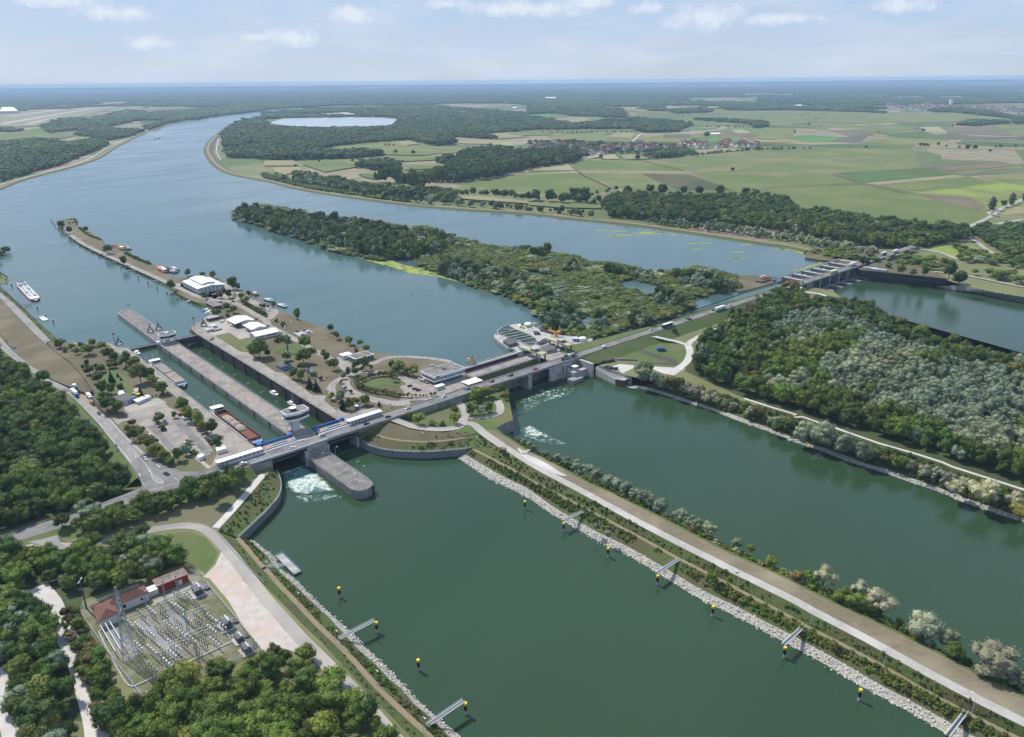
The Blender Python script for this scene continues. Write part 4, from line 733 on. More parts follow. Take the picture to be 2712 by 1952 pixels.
# right bank, far side
W8='riverside woods on the far bank'
scatter(W('13 660,1080 800,1050 1200,1075 1600,1075 2100,1075 2268,1140 14 300,1190 600,1225 1000,1285 1400,1335 1740,1330 1790,1420 1600,1450 1300,1470 1100,1495 900,1470 640,1425 300,1360 0,1325 13 1700,1305 1500,1285 1050,1250 700,1220 640,1140',8),8,8.5,[('green',4),('dark',4),('autumn',.6),('willow',.8)],16,W8)
row(W('13 1060,1262 1500,1312 2268,1412 14 300,1412 600,1482 1000,1545',9),9,[('willow',1)],12,W8,side=4)
row(W('13 1040,1270 1480,1325 2268,1425 14 300,1425 600,1492 900,1545',9),9,[('willow',3),('green',1)],9,W8,side=4)
row(W('12 180,905 700,1000 1200,1075 1700,1120 2268,1165 13 0,1165 550,1215',8.5),14,[('willow',3),('green',3),('dark',2)],13,W8,side=12)
scatter(W('12 230,850 600,910 900,970 1250,1000 1600,1030 1700,1100 1200,1060 700,990 300,930',8),8,10,[('willow',3),('green',3),('dark',2)],15,W8)
scatter(W('12 0,840 150,870 330,940 600,985 900,1030 1250,1080 1200,1090 700,1020 300,960 0,880',8),8,9,[('shrub',3),('green',1)],6,'scrub')
row(W('12 1650,1030 2000,1040 2268,1075 13 350,1085 560,1110',8.5),13,[('green',2),('dark',2)],17,W8,side=6);row(W('12 1640,1090 2268,1150 13 0,1165 560,1190',8.5),10,[('willow',3),('green',2)],9,W8,side=5)
for x_,y_,h_ in((60,1070,30),(180,1080,32),(290,1095,26),(390,1080,36),(480,1085,40),(600,1090,20),(850,1040,30),(1040,1020,28),(1150,1030,32),(1330,1030,26),(1460,1030,26),(1640,1040,32),(1860,1060,30),(1940,1060,28)):
 p=P('13',x_,y_,8);TREES.append((p.x,p.y,8,h_*.8,1.2,'dark','tall trees at the field edge'))
scatter(W('12 950,905 1120,915 1110,930 960,925',8),8,14,[('green',1)],34,'round copse');scatter(W('12 1140,940 1440,950 1430,980 1260,990 1150,960',8),8,14,[('green',1)],34,'round copse')
scatter(W('12 1430,920 1600,925 1980,885 2268,805 13 0,800 380,755 460,710 300,660 12 2268,690 1950,650 1700,690 1640,760 1560,830 1430,880',8),8,12,[('dark',3),('green',3),('poplar',1)],22,W8)
for q_ in('12 0,735 700,722 1030,698 1000,680 850,670 400,680 0,650','12 790,795 860,805 1170,830 1170,790 1100,760 960,760 820,780','12 1480,760 1620,765 1610,730 1500,730','12 1240,545 1330,580 1480,605 1660,590 1600,565 1400,530'):
 scatter(W(q_,8),8,14,[('far',1)],18,'far',lod=170)
big=W('11 1920,520 1930,640 1960,710 2268,720 12 0,700 470,645 600,605 930,580 1250,560 1500,565 1640,535 2000,550 1850,510 2268,475 13 0,470 900,462 915,400 700,385 430,425 240,405 190,380 0,360 0,335 230,325 380,350 900,370 1400,420 1290,490 980,492 900,470 800,300 300,250 0,262 12 2268,330 1900,300 1400,260 450,300 430,330 700,318 900,345 1160,366 1150,395 1090,450 900,462 560,466 300,462 60,450 0,400 11 2268,380 2100,380 1980,440',8)
scatter(big,8,13,[('far',1)],15,'far',lod=210,keep=lambda x,y:vnoise(x,y,130,6)+.6*vnoise(x,y,40,7)>.42)
for q_ in('11 0,600 300,560 600,580 850,565 930,600 700,700 480,780 280,840 60,900 0,920','11 350,435 700,390 900,345 1100,300 1250,310 1200,340 1130,400 930,445 700,470 420,500 400,470','11 720,450 1240,480 1100,530 930,560 700,525 650,510','11 0,455 200,470 130,490 0,490','11 1550,370 1700,290 2268,240 12 0,238 430,268 300,270 0,288 11 2268,298 1800,350 1570,395 1420,420 1280,470 1240,450 1400,400','11 0,300 0,130 2268,110 2268,180 1700,200 1000,225 450,255','12 0,230 0,120 2268,100 2268,180 1500,245 430,262 300,240',
'13 0,210 0,110 2268,90 2268,120 1500,125 1400,175 600,180 500,240 100,240','13 640,200 800,180 1360,200 1350,245 900,240 660,225','13 1600,250 2268,265 2268,290 1700,280','14 0,100 0,50 2268,30 2268,180 1800,215 1400,180 700,165 0,210','14 0,225 0,180 500,170 1400,200 1400,225 900,235','14 0,270 800,290 1100,325 860,315 400,300 0,290','14 1500,290 1700,280 2000,310 2100,365 1700,320 1450,310','14 1670,430 1800,395 2110,400 2120,415 1900,435','14 2100,345 2268,370 2268,420 2200,425 2170,380',
'13 0,650 120,665 300,690 460,712 380,745 0,790','13 1050,722 1180,672 1340,648 1450,682','13 930,290 1160,270 1160,295','13 1230,310 1580,290 1560,320 1240,328','13 1440,375 1760,385 2040,410 2050,440 1960,455 1900,420 1440,385','14 1820,1360 1900,1300 2100,1320 2268,1340 2268,1560 2120,1480 1950,1420'):
 scatter(W(q_,8),8,13,[('far',1)],14 if '1820,1360' not in q_ else 13,'far',lod=200,keep=None if not q_.startswith('14 0,100')else(lambda x,y:vnoise(x,y,900,5)>.35))
scatter(W('24 1820,60 2268,120 2268,350 2100,250 1900,130',8),8,9,[('green',3),('dark',3)],12,W8)
scatter(W('24 1260,100 1500,70 1560,130 1420,190 1290,190',8),8,9,[('green',3),('lime',2)],12,W8);scatter(W('24 1680,160 1780,200 2268,330 2268,380 1900,320 1690,310',8),8,8,[('green',3),('willow',1)],7,W8,thin=.55)
scatter(W('24 860,310 950,290 1300,280 1650,320 1700,350 1500,370 1200,340 960,320',9),9,9,[('green',3),('dark',1)],9,W8,thin=.4);scatter(W('24 1750,380 2268,430 2268,500 1800,420',9),9,9,[('green',3),('dark',1)],9,W8,thin=.5)
scatter(W('24 450,210 700,200 860,260 800,290 600,270 460,240',12.4),12.4,7,[('shrub',2),('scrub',2),('green',.6)],5,'scrub',thin=.5)
RIV=[p for p in zs(ul_far_s+bulge+up_left_near+ur_s[::-1],0)]
scatter(W('13 0,575 300,565 780,595 1300,600 1340,640 1050,700 700,665 460,700 120,650 0,640',8),8,13,[('far',1)],11,'far',thin=.22)
def farmask(x,y):return(vnoise(x,y,1700,1)+.4*vnoise(x,y,500,2)+.25*vnoise(x,y,180,3)>.84+np.clip((9000-np.hypot(x,y))/9000,-.9,.6)*.3)&~inside(x,y,RIV)
ring=[Vector((-30000,5600,8)),Vector((-3500,5200,8)),Vector((200,6000,8)),Vector((3500,6500,8)),Vector((30000,6500,8)),Vector((40000,60000,8)),Vector((-40000,60000,8))]
scatter(ring,8,30,[('far',1)],15,'far',lod=230,keep=farmask,wf=1.3)
# hedges and lone trees of the fields
for q_ in('13 1050,715 1440,690 1700,655 2268,632','14 0,640 430,632','13 1290,440 1900,450 1990,455','13 120,490 880,488','12 770,745 1180,750','13 560,1035 730,980','14 1680,430 1660,435'):row(W(q_,8.3),22,[('far',1)],9,'far',side=6,wf=1.3)
for t_,x_,y_,h_ in(('12',1128,672,14),('12',1280,678,13),('12',1040,605,9),('12',1072,605,9),('12',1110,605,8),('12',525,648,12),('12',1640,588,18),('12',470,745,8),('12',270,788,9),('13',1750,822,10),('13',620,718,14),('13',935,728,16),('13',1870,655,14),('13',1965,648,14),('13',1525,535,22),('14',420,432,12),('14',482,383,9),('14',300,498,12),('14',1378,612,13),('14',1412,610,12),('14',1440,612,10),('14',1530,605,12),('14',1600,618,8),('14',1712,628,9),('14',1782,637,16),('14',1843,637,15),('14',1975,660,10),('14',2022,622,9),('14',2065,622,11),('14',1403,484,13),('14',913,625,9),('14',1015,495,8),('14',360,350,9),('14',2195,618,9),('14',2090,1130,12)):
 p=P(t_,x_,y_,8.3);TREES.append((p.x,p.y,8.3,h_*1.15,1.35,'dark','lone trees in the fields'))
for t_,x_,y_,h_ in(('14',1988,1160,26),('14',2158,1112,24),('14',2268,1080,20),('23',1740,800,14),('23',1725,800,12)):
 p=P(t_,x_,y_,8.3);TREES.append((p.x,p.y,8.3,h_,1.6,'poplar','columnar poplars'))
# ------------------------------------------------------------------ trees one can pick out: each its own object
def make_tree(x,y,z,h,wf,sp,label,group=None,cat='tree',name=None,k=None):
 pr=PROTO[sp];me=pr[random.randrange(len(pr))]if k is None else pr[k%len(pr)]
 low=sp in('shrub','scrub','marsh');root=empty(name or('shrub' if low else{'conifer':'conifer_tree','poplar':'poplar_tree','willow':'willow_tree'}.get(sp,'broadleaf_tree')),(x,y,z-.05),random.uniform(0,6.28),label,cat,group)
 root.scale=(h*wf,h*wf,h);c=link('crown',me,root)
 if not low:link('trunk',TRUNK[random.random()<.4],root)
 USED.setdefault(sp,[]);
 if me.name not in[q.data.name for q in USED[sp]]:USED[sp].append(c)
 return root
USED={}
PARK=[]  # filled by the works section
_m=MATS['algae'];_t=_m.node_tree;_g=_t.nodes.new('ShaderNodeNewGeometry');_n=_t.nodes.new('ShaderNodeTexNoise');_n.inputs['Scale'].default_value=.09;_n.inputs['Detail'].default_value=6;_r=_t.nodes.new('ShaderNodeMapRange');_r.inputs['From Min'].default_value=.36;_r.inputs['From Max'].default_value=.48
_t.links.new(_g.outputs['Position'],_n.inputs['Vector']);_t.links.new(_n.outputs['Fac'],_r.inputs['Value']);_t.links.new(_r.outputs[0],_t.nodes['Principled BSDF'].inputs['Alpha'])
# ------------------------------------------------------------------ the works: locks, bridge, power station
NPARK=0
def proj(p):
 dx,dy,dz=p[0],p[1],p[2]-CAM_H;fwd=dy*math.cos(PITCH)-dz*math.sin(PITCH);up=dy*math.sin(PITCH)+dz*math.cos(PITCH)
 x,y=dx/fwd,up/fwd;c,s=math.cos(-ROLL),math.sin(-ROLL);x,y=c*x-s*y,s*x+c*y
 return PW/2+x*F_PX,PH/2-y*F_PX
def zat(p,t,y):  # height at which a vertical through p meets a picture row
 yy=TL[t][1]+y/TL[t][2];z=p.z
 for _ in range(30):z+=(proj((p.x,p.y,z))[1]-yy)/ppm(Vector((p.x,p.y,z)))*.9
 return z
def th(name,X,Y,z,label,cat,group=None,rz=0.0):return empty(name,LF(X,Y,z),TH+rz,label,cat,group)
def rails(mb,pts,h=1.1,step=2.6,r=.08):
 tot=sum((b-a).length for a,b in zip(pts,pts[1:]));q=resample(pts,max(2,int(tot/step)))
 for a in q:mb.box((a.x,a.y,a.z+h/2),(r*2,r*2,h))
 for hh in(h,h*.55):mb.path([p+Vector((0,0,hh))for p in pts],r,4)
def railing(label,pts,group=None,m='steel_pale',h=1.05,step=2.6):
 mb=MB();rails(mb,pts,h,step);return tag(mb.build('railing',m),label,'railing',group)
def LP(s,z):return lpoly(s,z)
# centre pier
t=th('lock_pier',31.8,-150,0,'long concrete centre pier between the two lock chambers','pier')
V2=lambda s,z=0:[Vector((float(a.split(',')[0])-31.8,float(a.split(',')[1])+150,z))for a in s.split()]
MB().prism(V2('24.5,3 39.2,3 39.2,-303 24.5,-303'),-4,12.98).build('wall','concrete',t)
MB().prism(V2('25.3,3 38.4,3 38.4,-282 25.3,-282'),12.9,13.1).build('deck','concrete_deck',t)
mb=MB()
for k in range(24):mb.box((0,148-k*12.3,13.12),(12.6,.16,.04))
mb.build('joint','concrete',t)
for k in range(11):
 for x_ in(24.3,39.4):MB().box((x_-31.8,140-k*26,8.6),(.5,1.3,9.2)).build('ladder_recess','steel_dark',t)
t=th('guide_wall',33,70,0,'grey concrete guide wall reaching upstream from the centre pier','pier')
MB().prism([Vector((x,y,0))for x,y in((-8.5,-67),(7.5,-67),(9.3,60),(7.5,66),(3,69),(-4,66),(-7,59))],0,13.3).build('wall','concrete',t)
MB().prism([Vector((x,y,0))for x,y in((-7.6,-67),(6.8,-67),(8.4,59),(6.8,64),(3,67),(-3.4,64),(-6,58))],13.2,13.42).build('deck','roof_grey',t)
MB().box((0.6,32-70+72,13.5),(14.6,.9,.3)).box((-7.1,0,13.5),(.35,120,.25)).build('kerb','concrete_light',t)
def nose(w,y0,y1,z0,z1,ins=0):
 w=w-ins;pts=[Vector((-w,y0,0)),Vector((-w,y1+w,0))]+[Vector((w*math.cos(a),y1+w+w*math.sin(a)*1.0,0))for a in[math.pi+k*math.pi/12 for k in range(1,12)]]+[Vector((w,y1+w,0)),Vector((w,y0,0))]
 return pts
t=th('guide_wall',31.9,-303,0,'rounded low concrete pier running downstream from the bridge','pier')
MB().prism(nose(7.35,0,-62.5,0,0),-3,5.95).build('wall','concrete',t);MB().prism(nose(7.35,-4,-62.0,0,0,.8),5.9,6.1).build('deck','roof_grey',t)
MB().box((0,-33,6.2),(13.2,.5,.25)).box((1.4,-50,6.2),(.4,6,.25)).build('kerb','concrete_light',t)
mb=MB()
for q in(nose(7.42,0,-62.6,0,0),):
 for zz in(1.2,2.6,4.0):mb.path([Vector((p.x,p.y,zz))for p in q],.05,4)
mb.build('joint','concrete_dark',t);MB().box((5.2,-61.3,3),(1.1,1.1,6)).box((-7.4,-7,3),(.5,.7,6)).build('fender_post','concrete_dark',t)
for lab,pts in(('thin steel railing along the near side of the centre pier',LP('25,0 25,-276',13.1)),('thin steel railing along the far side of the centre pier',LP('38.8,-2 38.8,-262',13.1)),('thin steel railing along the second chamber on the island quay',LP('63.9,0 63.9,-280',13.1)),('thin steel railing along the first chamber on the left quay',LP('-1.2,-2 -1.2,-283',13.1)),
('railing along the near edge of the downstream pier',LP('25.2,-308 25.2,-352',6.1)),('railing along the far edge of the downstream pier',LP('38.7,-306 38.7,-356',6.1)),('railing on the guide wall facing the river',LP('40.8,8 42,128',13.3)),('railing on the guide wall facing the first chamber',LP('25,8 26.6,128',13.3)),('curved railing along the island quay head',W('s1 300,1090 330,1050 500,935 640,835',13)),('railing along the edge of the left lock head',W('21 600,994 950,1000 1040,1020',13))):
 railing(lab,pts,'railings around the locks')
# control towers
def hexa(cx,hw,hd,hd2):return[Vector(q)for q in((-hw,-hd2,0),(0,-hd,0),(hw,-hd2,0),(hw,hd2,0),(0,hd,0),(-hw,hd2,0))]
def ctl_tower(X,Y,zb,z1,z2,sc,label,drum):
 t=th('control_tower',X,Y,0,label,'control tower');hw,hd,h2=8.8*sc,6.6*sc,4.2*sc
 MB().box((-1.2 if drum else 0,0,(zb+z1)/2),(5.0*sc if drum else 3.4,5.6*sc if drum else 4,z1-zb)).build('column','white_wall',t)
 MB().prism(hexa(0,hw*.96,hd*.96,h2*.96),z1,z1+1.3*sc,True).build('balcony_band','white',t)
 MB().prism(hexa(0,hw*.86,hd*.84,h2*.86),z1+1.3*sc,z2-1.9*sc,True).build('window_band','glass',t)
 MB().prism(hexa(0,hw,hd,h2),z2-1.9*sc,z2-.5,True).build('fascia','white',t)
 o,i=hexa(0,hw,hd,h2),hexa(0,hw*.94,hd*.92,h2*.92);mb=MB();n=6
 for a in range(n):b=(a+1)%n;mb.add([zs([o[a]],z2-.5)[0],zs([o[b]],z2-.5)[0],zs([o[b]],z2)[0],zs([o[a]],z2)[0],zs([i[b]],z2)[0],zs([i[a]],z2)[0],zs([i[b]],z2-.5)[0],zs([i[a]],z2-.5)[0]],[(0,1,2,3),(3,2,4,5),(5,4,6,7)])
 mb.build('parapet','white',t);MB().sheet(zs(i,z2-.44)).build('roof','roof_grey' if drum else 'roof_dark',t)
 if drum:
  MB().tube((-1,1,z2-.4),(-1,1,z2+1.3),2.3,20).build('drum','steel_dark',t);MB().tube((-1,1,z2+1.3),(-1,1,z2+1.6),2.6,20).build('drum_lid','white',t);MB().tube((0.5,2.5,z2),(0.5,2.5,z2+11),.13,5).build('mast','steel_pale',t)
  mb=MB()
  for k in range(5):mb.box((-5.4+(k%2)*1.5,.5,zb+1.2+k*1.6),(3.4,1.3,.15));mb.tube((-6.6,-.2,zb+k*1.6),(-4,-.2,zb+1.6+k*1.6),.08,4)
  for a in((-6.9,-.6),(-3.9,-.6),(-6.9,2),(-3.9,2)):mb.tube((a[0],a[1],zb),(a[0],a[1],z1),.12,5)
  mb.build('staircase','steel_pale',t)
 else:MB().box((0,0,z2+.1),(3.0,2.4,1.5)).build('penthouse','white',t);MB().box((-7,1,zb+1.2),(6,3,2.4)).build('hut','white',t)
ctl_tower(33.8,-269.2,13,21.8,28.0,1.0,'tall white hexagonal control tower beside the bridge',True)
ctl_tower(33.3,-6.5,13,17.3,22.2,.88,'white control tower on the pier at the upstream gates',False)
# gates
for X,lab,zz in((12.2,'dark upstream gate closing the first chamber',8),(51.5,'dark upstream gate closing the second chamber',-1)):
 t=th('lock_gate',X,1,0,lab,'lock gate');MB().box((0,0,(zz+11.4)/2),(24.2,1.6,11.4-zz)).build('gate_leaf','concrete_dark',t);MB().box((0,.3,11.55),(24.2,1.5,.25)).build('walkway','steel',t)
 mb=MB();rails(mb,[Vector((-12,-.5,11.6)),Vector((12,-.5,11.6))],1,2);rails(mb,[Vector((-12,1,11.6)),Vector((12,1,11.6))],1,2);mb.build('railing','steel_dark',t)
 if zz<0:MB().box((0,-3.2,1.5),(24.2,5,9)).build('sill','concrete_dark',t)
for X,lab in((12,'dark lifting gate under the bridge at the first chamber'),(51.5,'dark lifting gate under the bridge at the second chamber')):
 t=th('lock_gate',X,-286,0,lab,'lock gate');MB().box((0,0,7.5),(24,1.2,11)).build('gate_leaf','concrete_dark',t);MB().box((0,-12,9.3),(23,.8,1.2)).build('lower_beam','steel_dark',t)
for X,lab in((12.6,'blue tubular gate beam across the first chamber'),(53,'blue tubular gate beam across the second chamber')):
 t=th('gate_beam',X,-279,13.2,lab,'gate beam');MB().tube((-11,0,1.5),(11.3,0,1.5),.75,12).build('tube','blue',t)
 for s in(-1,1):MB().box((s*11.6,0,1.4),(1.6,2.6,2.4)).box((s*11.6,-3,.5),(.8,5,.6)).build('end_block','blue',t)
 MB().box((0,-5.5,.35),(24.4,8.4,.7)).build('platform','steel_dark',t);MB().box((0,-4.6,.9),(23,1.3,.5)).build('gangway','steel',t);MB().box((0,-7.6,.85),(23,.8,.4)).build('pipe_duct','steel_pale',t)
 for s in(-8,8):MB().box((s,-6,1.0),(3.2,1.6,.5)).build('cover_plate','salmon',t);MB().box((s+3,-5.6,1.1),(1.6,1.4,.8)).build('winch','steel_pale',t)
 for s in(-1,1):mb=MB();rails(mb,[Vector((s*12,-9.6,.7)),Vector((s*12,-2,.7))],1.1,1.5,.07);mb.build('railing','blue_soft',t)
for X,Xb,lab in((-16,30.4,'long white roofed gate shelter left of the locks'),(77,28,'long white roofed gate shelter on the island side')):
 t=th('shelter',X,-289.0,13,lab,'shelter');MB().box((0,0,4.0),(Xb,4.6,.35)).build('roof','white',t);MB().box((0,0,1.9),(Xb-1.2,3.6,3.8)).build('wall','steel',t)
 for k in range(10):MB().box((-Xb/2+1.6+k*Xb/10.2,-1.85,1.9),(.3,.15,3.6)).build('post','white',t)
# bridge
t=th('road_bridge',390,-295.7,0,'long two lane road bridge crossing the locks and power station','bridge')
MB().box((-252,0,13.3),(304,10.8,1.2)).build('deck','concrete',t);MB().box((355,0,13.3),(170,10.8,1.2)).build('deck','concrete',t);MB().box((515,0,14.2),(150,10.4,1.2)).build('deck','concrete',t)
prof=[(-404,13.9),(-100,13.93),(-98,13.93),(430,13.95),(470,14.8),(590,15.2)]
mb=MB();mb.loft([Vector((x,4.4,z+.03))for x,z in prof],[Vector((x,-4.4,z+.03))for x,z in prof]);rd=mb.build('roadway','asphalt_dark',t)
mb=MB()
for a,b in zip(prof,prof[1:]):
 n=int((b[0]-a[0])/9)
 for k in range(n):x=a[0]+(k+.3)*9;z=a[1]+(b[1]-a[1])*(x-a[0])/(b[0]-a[0]);mb.add([(x,-.08,z+.08),(x+3.2,-.08,z+.08),(x+3.2,.08,z+.08),(x,.08,z+.08)],[(0,1,2,3)])
mb.loft([Vector((x,3.75,z+.08))for x,z in prof],[Vector((x,3.6,z+.08))for x,z in prof]).loft([Vector((x,-3.75,z+.08))for x,z in prof],[Vector((x,-3.6,z+.08))for x,z in prof]);mb.build('lane_marking','paint_line',rd)
for a,b,m_ in((-404,-349,'white'),(-349,-100,'concrete_light'),(260,440,'concrete_light')):
 z=14.0;MB().box(((a+b)/2,-5.2,z+.3),(b-a,.3,1.0)).build('parapet',m_,t)
for a,b in((-414,-388),(-388+.4,-362)):MB().box(((a+b)/2,4.9,14.3),(b-a,.6,.8)).build('barrier','white',t)
MB().box((-338,4.9,14.3),(26,.6,.8)).build('barrier','white',t);MB().box((-190,4.95,14.2),(180,.35,.8)).build('parapet','concrete_light',t);MB().box((350,5.2,14.3),(180,.3,1.0)).build('parapet','concrete_light',t)
mb=MB();rails(mb,[Vector((-404,-5.3,14.7)),Vector((-104,-5.3,14.7))],.5,3,.05);mb.build('railing','steel_pale',t)
mb=MB()
for s in(-1,1):mb.path([Vector((-104,s*5.1,14.6)),Vector((262,s*5.1,14.6))],.16,5);[mb.box((x,s*5.1,14.2),(.15,.15,.9))for x in range(-104,262,4)]
mb.build('guard_rail','steel_dark',t)
def bloc(X0_,X1_,Y0_,Y1_,z0,z1,name,m,par,px=390,py=-295.7):return MB().box(((X0_+X1_)/2-px,(Y0_+Y1_)/2-py,(z0+z1)/2),(X1_-X0_,Y1_-Y0_,z1-z0)).build(name,m,par)
bloc(24.5,39.2,-301.4,-290,5,12.7,'pier','concrete',t);bloc(-6,-.5,-301.2,-290,-2,12.7,'pier','concrete',t);bloc(63,77.5,-301.4,-290,-2,12.7,'pier','concrete',t)
for x_ in(27,33):bloc(x_,x_+3.6,-301.6,-301.4,10.6,11.8,'name_board','white',t)
bloc(22.6,24.4,-303.5,-301.4,-2,11,'buttress','concrete_light',t);bloc(39.3,40.3,-303.5,-301.4,3,11,'buttress','concrete_light',t);bloc(62,63,-303.5,-301.4,2,9,'buttress','concrete_light',t)
MB().box((74-390,-301.6+295.7,9),(1.5,.2,2.6)).build('door','blue',t)
for k in range(11):
 x0_=112+k*7.7;bloc(x0_,x0_+7.5,-301.0,-300.2,-1.5 if x0_>192 else 5,12.8,'retaining_wall_panel','concrete',t)
bloc(198,262,-289.5,-288.9,-2,12.8,'tail_wall','concrete',t)
for k in range(6):bloc(199+k*10,199.25+k*10,-289.75,-289.5,-1,12,'joint','concrete_dark',t)
bloc(78,113,-300.4,-290,8,12.8,'retaining_wall_panel','concrete',t)
mb=MB();mb.prism([Vector((x-390,y+295.7,0))for x,y in((226.3,-288.9),(231,-288.9),(231,-300.5),(229.6,-301.2),(226.3,-301.2))],-3,12.8);mb.build('pylon','concrete_light',t)
for k,xx in enumerate((868,912,956)):bloc(xx,xx+3.5,-299.5,-292,6,13.7,'pier','concrete',t)
# sheet-pile quay walls
def sheetpile(label,top,hb):
 top=resample(top,150);mb=MB();nrm=offs(top,1.0);nrm2=offs(top,-1.0);a=[];b=[]
 sg=1
 cx=W('32 1200,900',0)[0]
 if(nrm[75]-cx).length>(nrm2[75]-cx).length:nrm,nrm2=nrm2,nrm
 for i,p in enumerate(top):
  q=p.lerp(nrm[i],.22*(i%2));a.append(Vector((q.x,q.y,p.z-.3)));b.append(Vector((q.x,q.y,hb)))
 t=tag(bpy.data.objects.new('quay_wall',None),label,'quay wall');COL.objects.link(t);mb.loft(a,b).build('sheet_piles','pile_steel',t);
 o_=[p.lerp(n_,.45)for p,n_ in zip(top,nrm)];i_=[p.lerp(n_,.5)for p,n_ in zip(top,nrm2)]
 MB().loft(zs(o_,top[0].z-.4),o_,i_,zs(i_,top[0].z-.4)).build('capping_beam','concrete',t)
 mb=MB();rails(mb,top,1.0,3);mb.build('railing','steel_pale',t);mb=MB()
 for i in range(0,150,2):mb.tube(zs([a[i]],top[0].z-1)[0],b[i],.14,4)
 mb.build('pile_edge','steel_pale',t)
mat('pile_steel',(0.20,0.20,0.20),(0.10,0.10,0.10),0.6,rough=.7,stretch=(1,1,.15))
sheetpile('curved sheet pile quay wall right of the lock mouth',smooth(W('32 822,538 900,580 1000,610 1150,630 1400,635 1600,621 1780,604',5.2),4),-1)
sheetpile('curved sheet pile quay wall left of the lock mouth',smooth(bp[::12]+[bp[-1]],4),-1)
# gallery floor in front of the power station
t=th('power_station',222,-268,0,'long low concrete power station hall with a dark red wall band','power station')
def pb(X0_,X1_,Y0_,Y1_,z0,z1,name,m):return bloc(X0_,X1_,Y0_,Y1_,z0,z1,name,m,t,222,-268)
pb(188,262,-276.4,-262.3,8,13.75,'lower_block','concrete_light');pb(188.5,252,-275,-262.4,13.7,13.9,'roof_deck','concrete_deck')
pb(189,249,-262.3,-256.8,8,17.2,'upstream_block','concrete');pb(190.2,248.5,-262.55,-262.3,13.9,16.9,'red_band','plum');pb(188.5,250,-262.7,-262.2,16.9,18.1,'cornice','white');pb(249,256,-263,-256.5,12.9,18,'end_block','concrete_light')
for k in range(2):pb(189,255,-261+k*2.4,-260.7+k*2.4,17.2,17.5,'rail','steel_dark')
pb(189,255,-276.6,-276.2,13.7,14.5,'parapet','white_wall');pb(188,262,-288.8,-276.4,7,9.4,'gallery_floor','concrete_deck');pb(190,250,-275.3,-274.9,13.75,14.4,'coping','steel_dark')
for k in range(15):pb(192+k*3.9,194.2+k*3.9,-276.75,-276.45,10 if k%5 in(2,3,4)else 10.2,13.1 if k%5 in(2,3,4)else 12,'window','glass')
for k in range(16):pb(190.9+k*3.9,191.6+k*3.9,-276.9,-276.45,9.4,13.6,'pilaster','concrete_light')
for k in range(5):pb(196+k*11,196.8+k*11,-259.6,-258.8,17.2,18.4,'bollard','cream')
t=th('office_building',169.5,-259,13,'white office block with a jutting upper storey and brown window strip','office building')
MB().box((3,1.5,1.7),(20,12,3.4)).build('ground_floor','white_wall',t);MB().box((0,0,3.55),(31.4,18.6,1.1)).build('lower_band','white',t);MB().box((0,0,5.1),(30.4,17.6,2.2)).build('window_strip','glass_amber',t)
MB().box((0,0,6.9),(31.6,18.8,1.5)).build('upper_band','white',t);MB().box((0,0,7.7),(30.6,17.8,.25)).build('roof','roof_grey',t);MB().box((1,0,8.2),(3.4,2.6,1.0)).build('skylight','roof_dark',t);[MB().box(q,(1.2,1.1,.6)).build('roof_vent','steel_pale',t)for q in((-8,4,8.1),(9,-4,8.1),(6,5,8.05))]
mb=MB()
for s in((0,-9.3,31.6,.35),(0,9.3,31.6,.35),(-15.7,0,.35,18.8),(15.7,0,.35,18.8)):mb.box((s[0],s[1],7.85),(s[2],s[3],.5))
mb.build('parapet','white',t);MB().box((0,-9.05,5.1),(9,.5,2.4)).build('photo_panel','blue_soft',t);MB().box((-12,-9.5,7.0),(3.6,.15,1.1)).build('sign','navy',t)
for k in range(28):MB().box((-14.6+k*1.08 if abs(-14.6+k*1.08)>4.6 else-14.6,-8.95,5.1),(.22,.3,2.2)).build('mullion','white_wall',t)
for k in range(14):MB().box((-15.4,-8+k*1.2,5.1),(.3,.2,2.2)).build('mullion','roof_dark',t)
mb=MB()
for k in range(8):mb.box((-17.0,9.2-k*.9,.5+k*.42),(2.2,.9,.25))
mb.box((-18.1,6.0,2.4),(.15,8,1)).build('outside_stairs','white',t)
t=th('portable_cabin',153.6,-275.5,13,'small white cabin standing under the office overhang','cabin');MB().box((0,0,1.4),(8,4,2.8)).build('wall','white_wall',t);MB().box((0,0,2.9),(8.3,4.3,.2)).build('roof','white',t)
for k in range(4):MB().box((-1.6+k*1.4,-2.05,1.5),(.7,.1,1.0)).build('window','glass',t)
t=th('canopy',180.8,-283,9.3,'flat white canopy roof beside the bridge road','canopy');MB().box((0,0,5.2),(15,9.6,.35)).build('roof','white',t)
for s in((-7,-4),(7,-4),(-7,4),(7,4)):MB().box((s[0],s[1],2.5),(.3,.3,5)).build('post','steel',t)
t=th('trash_rake_crane',200.5,-257.2,17.2,'cream yellow trash rake crane on the power station rail','crane')
MB().box((0,0,4.8),(6.6,3.4,2.4)).build('machine_house','cream',t);MB().box((0,0,6.3),(4.2,2.6,.5)).build('roof','roof_dark',t);MB().box((0,0,3.2),(7,4,.4)).build('platform','cream',t)
for s in((-3,-1.5),(3,-1.5),(-3,1.5),(3,1.5)):MB().box((s[0],s[1],1.5),(.5,.5,3.2)).build('leg','steel_dark',t)
MB().tube((-1,0,5),(-1,5.2,7.5),.25,6).tube((2,0,6.2),(2,0,8),.3,6).build('boom','steel_dark',t)
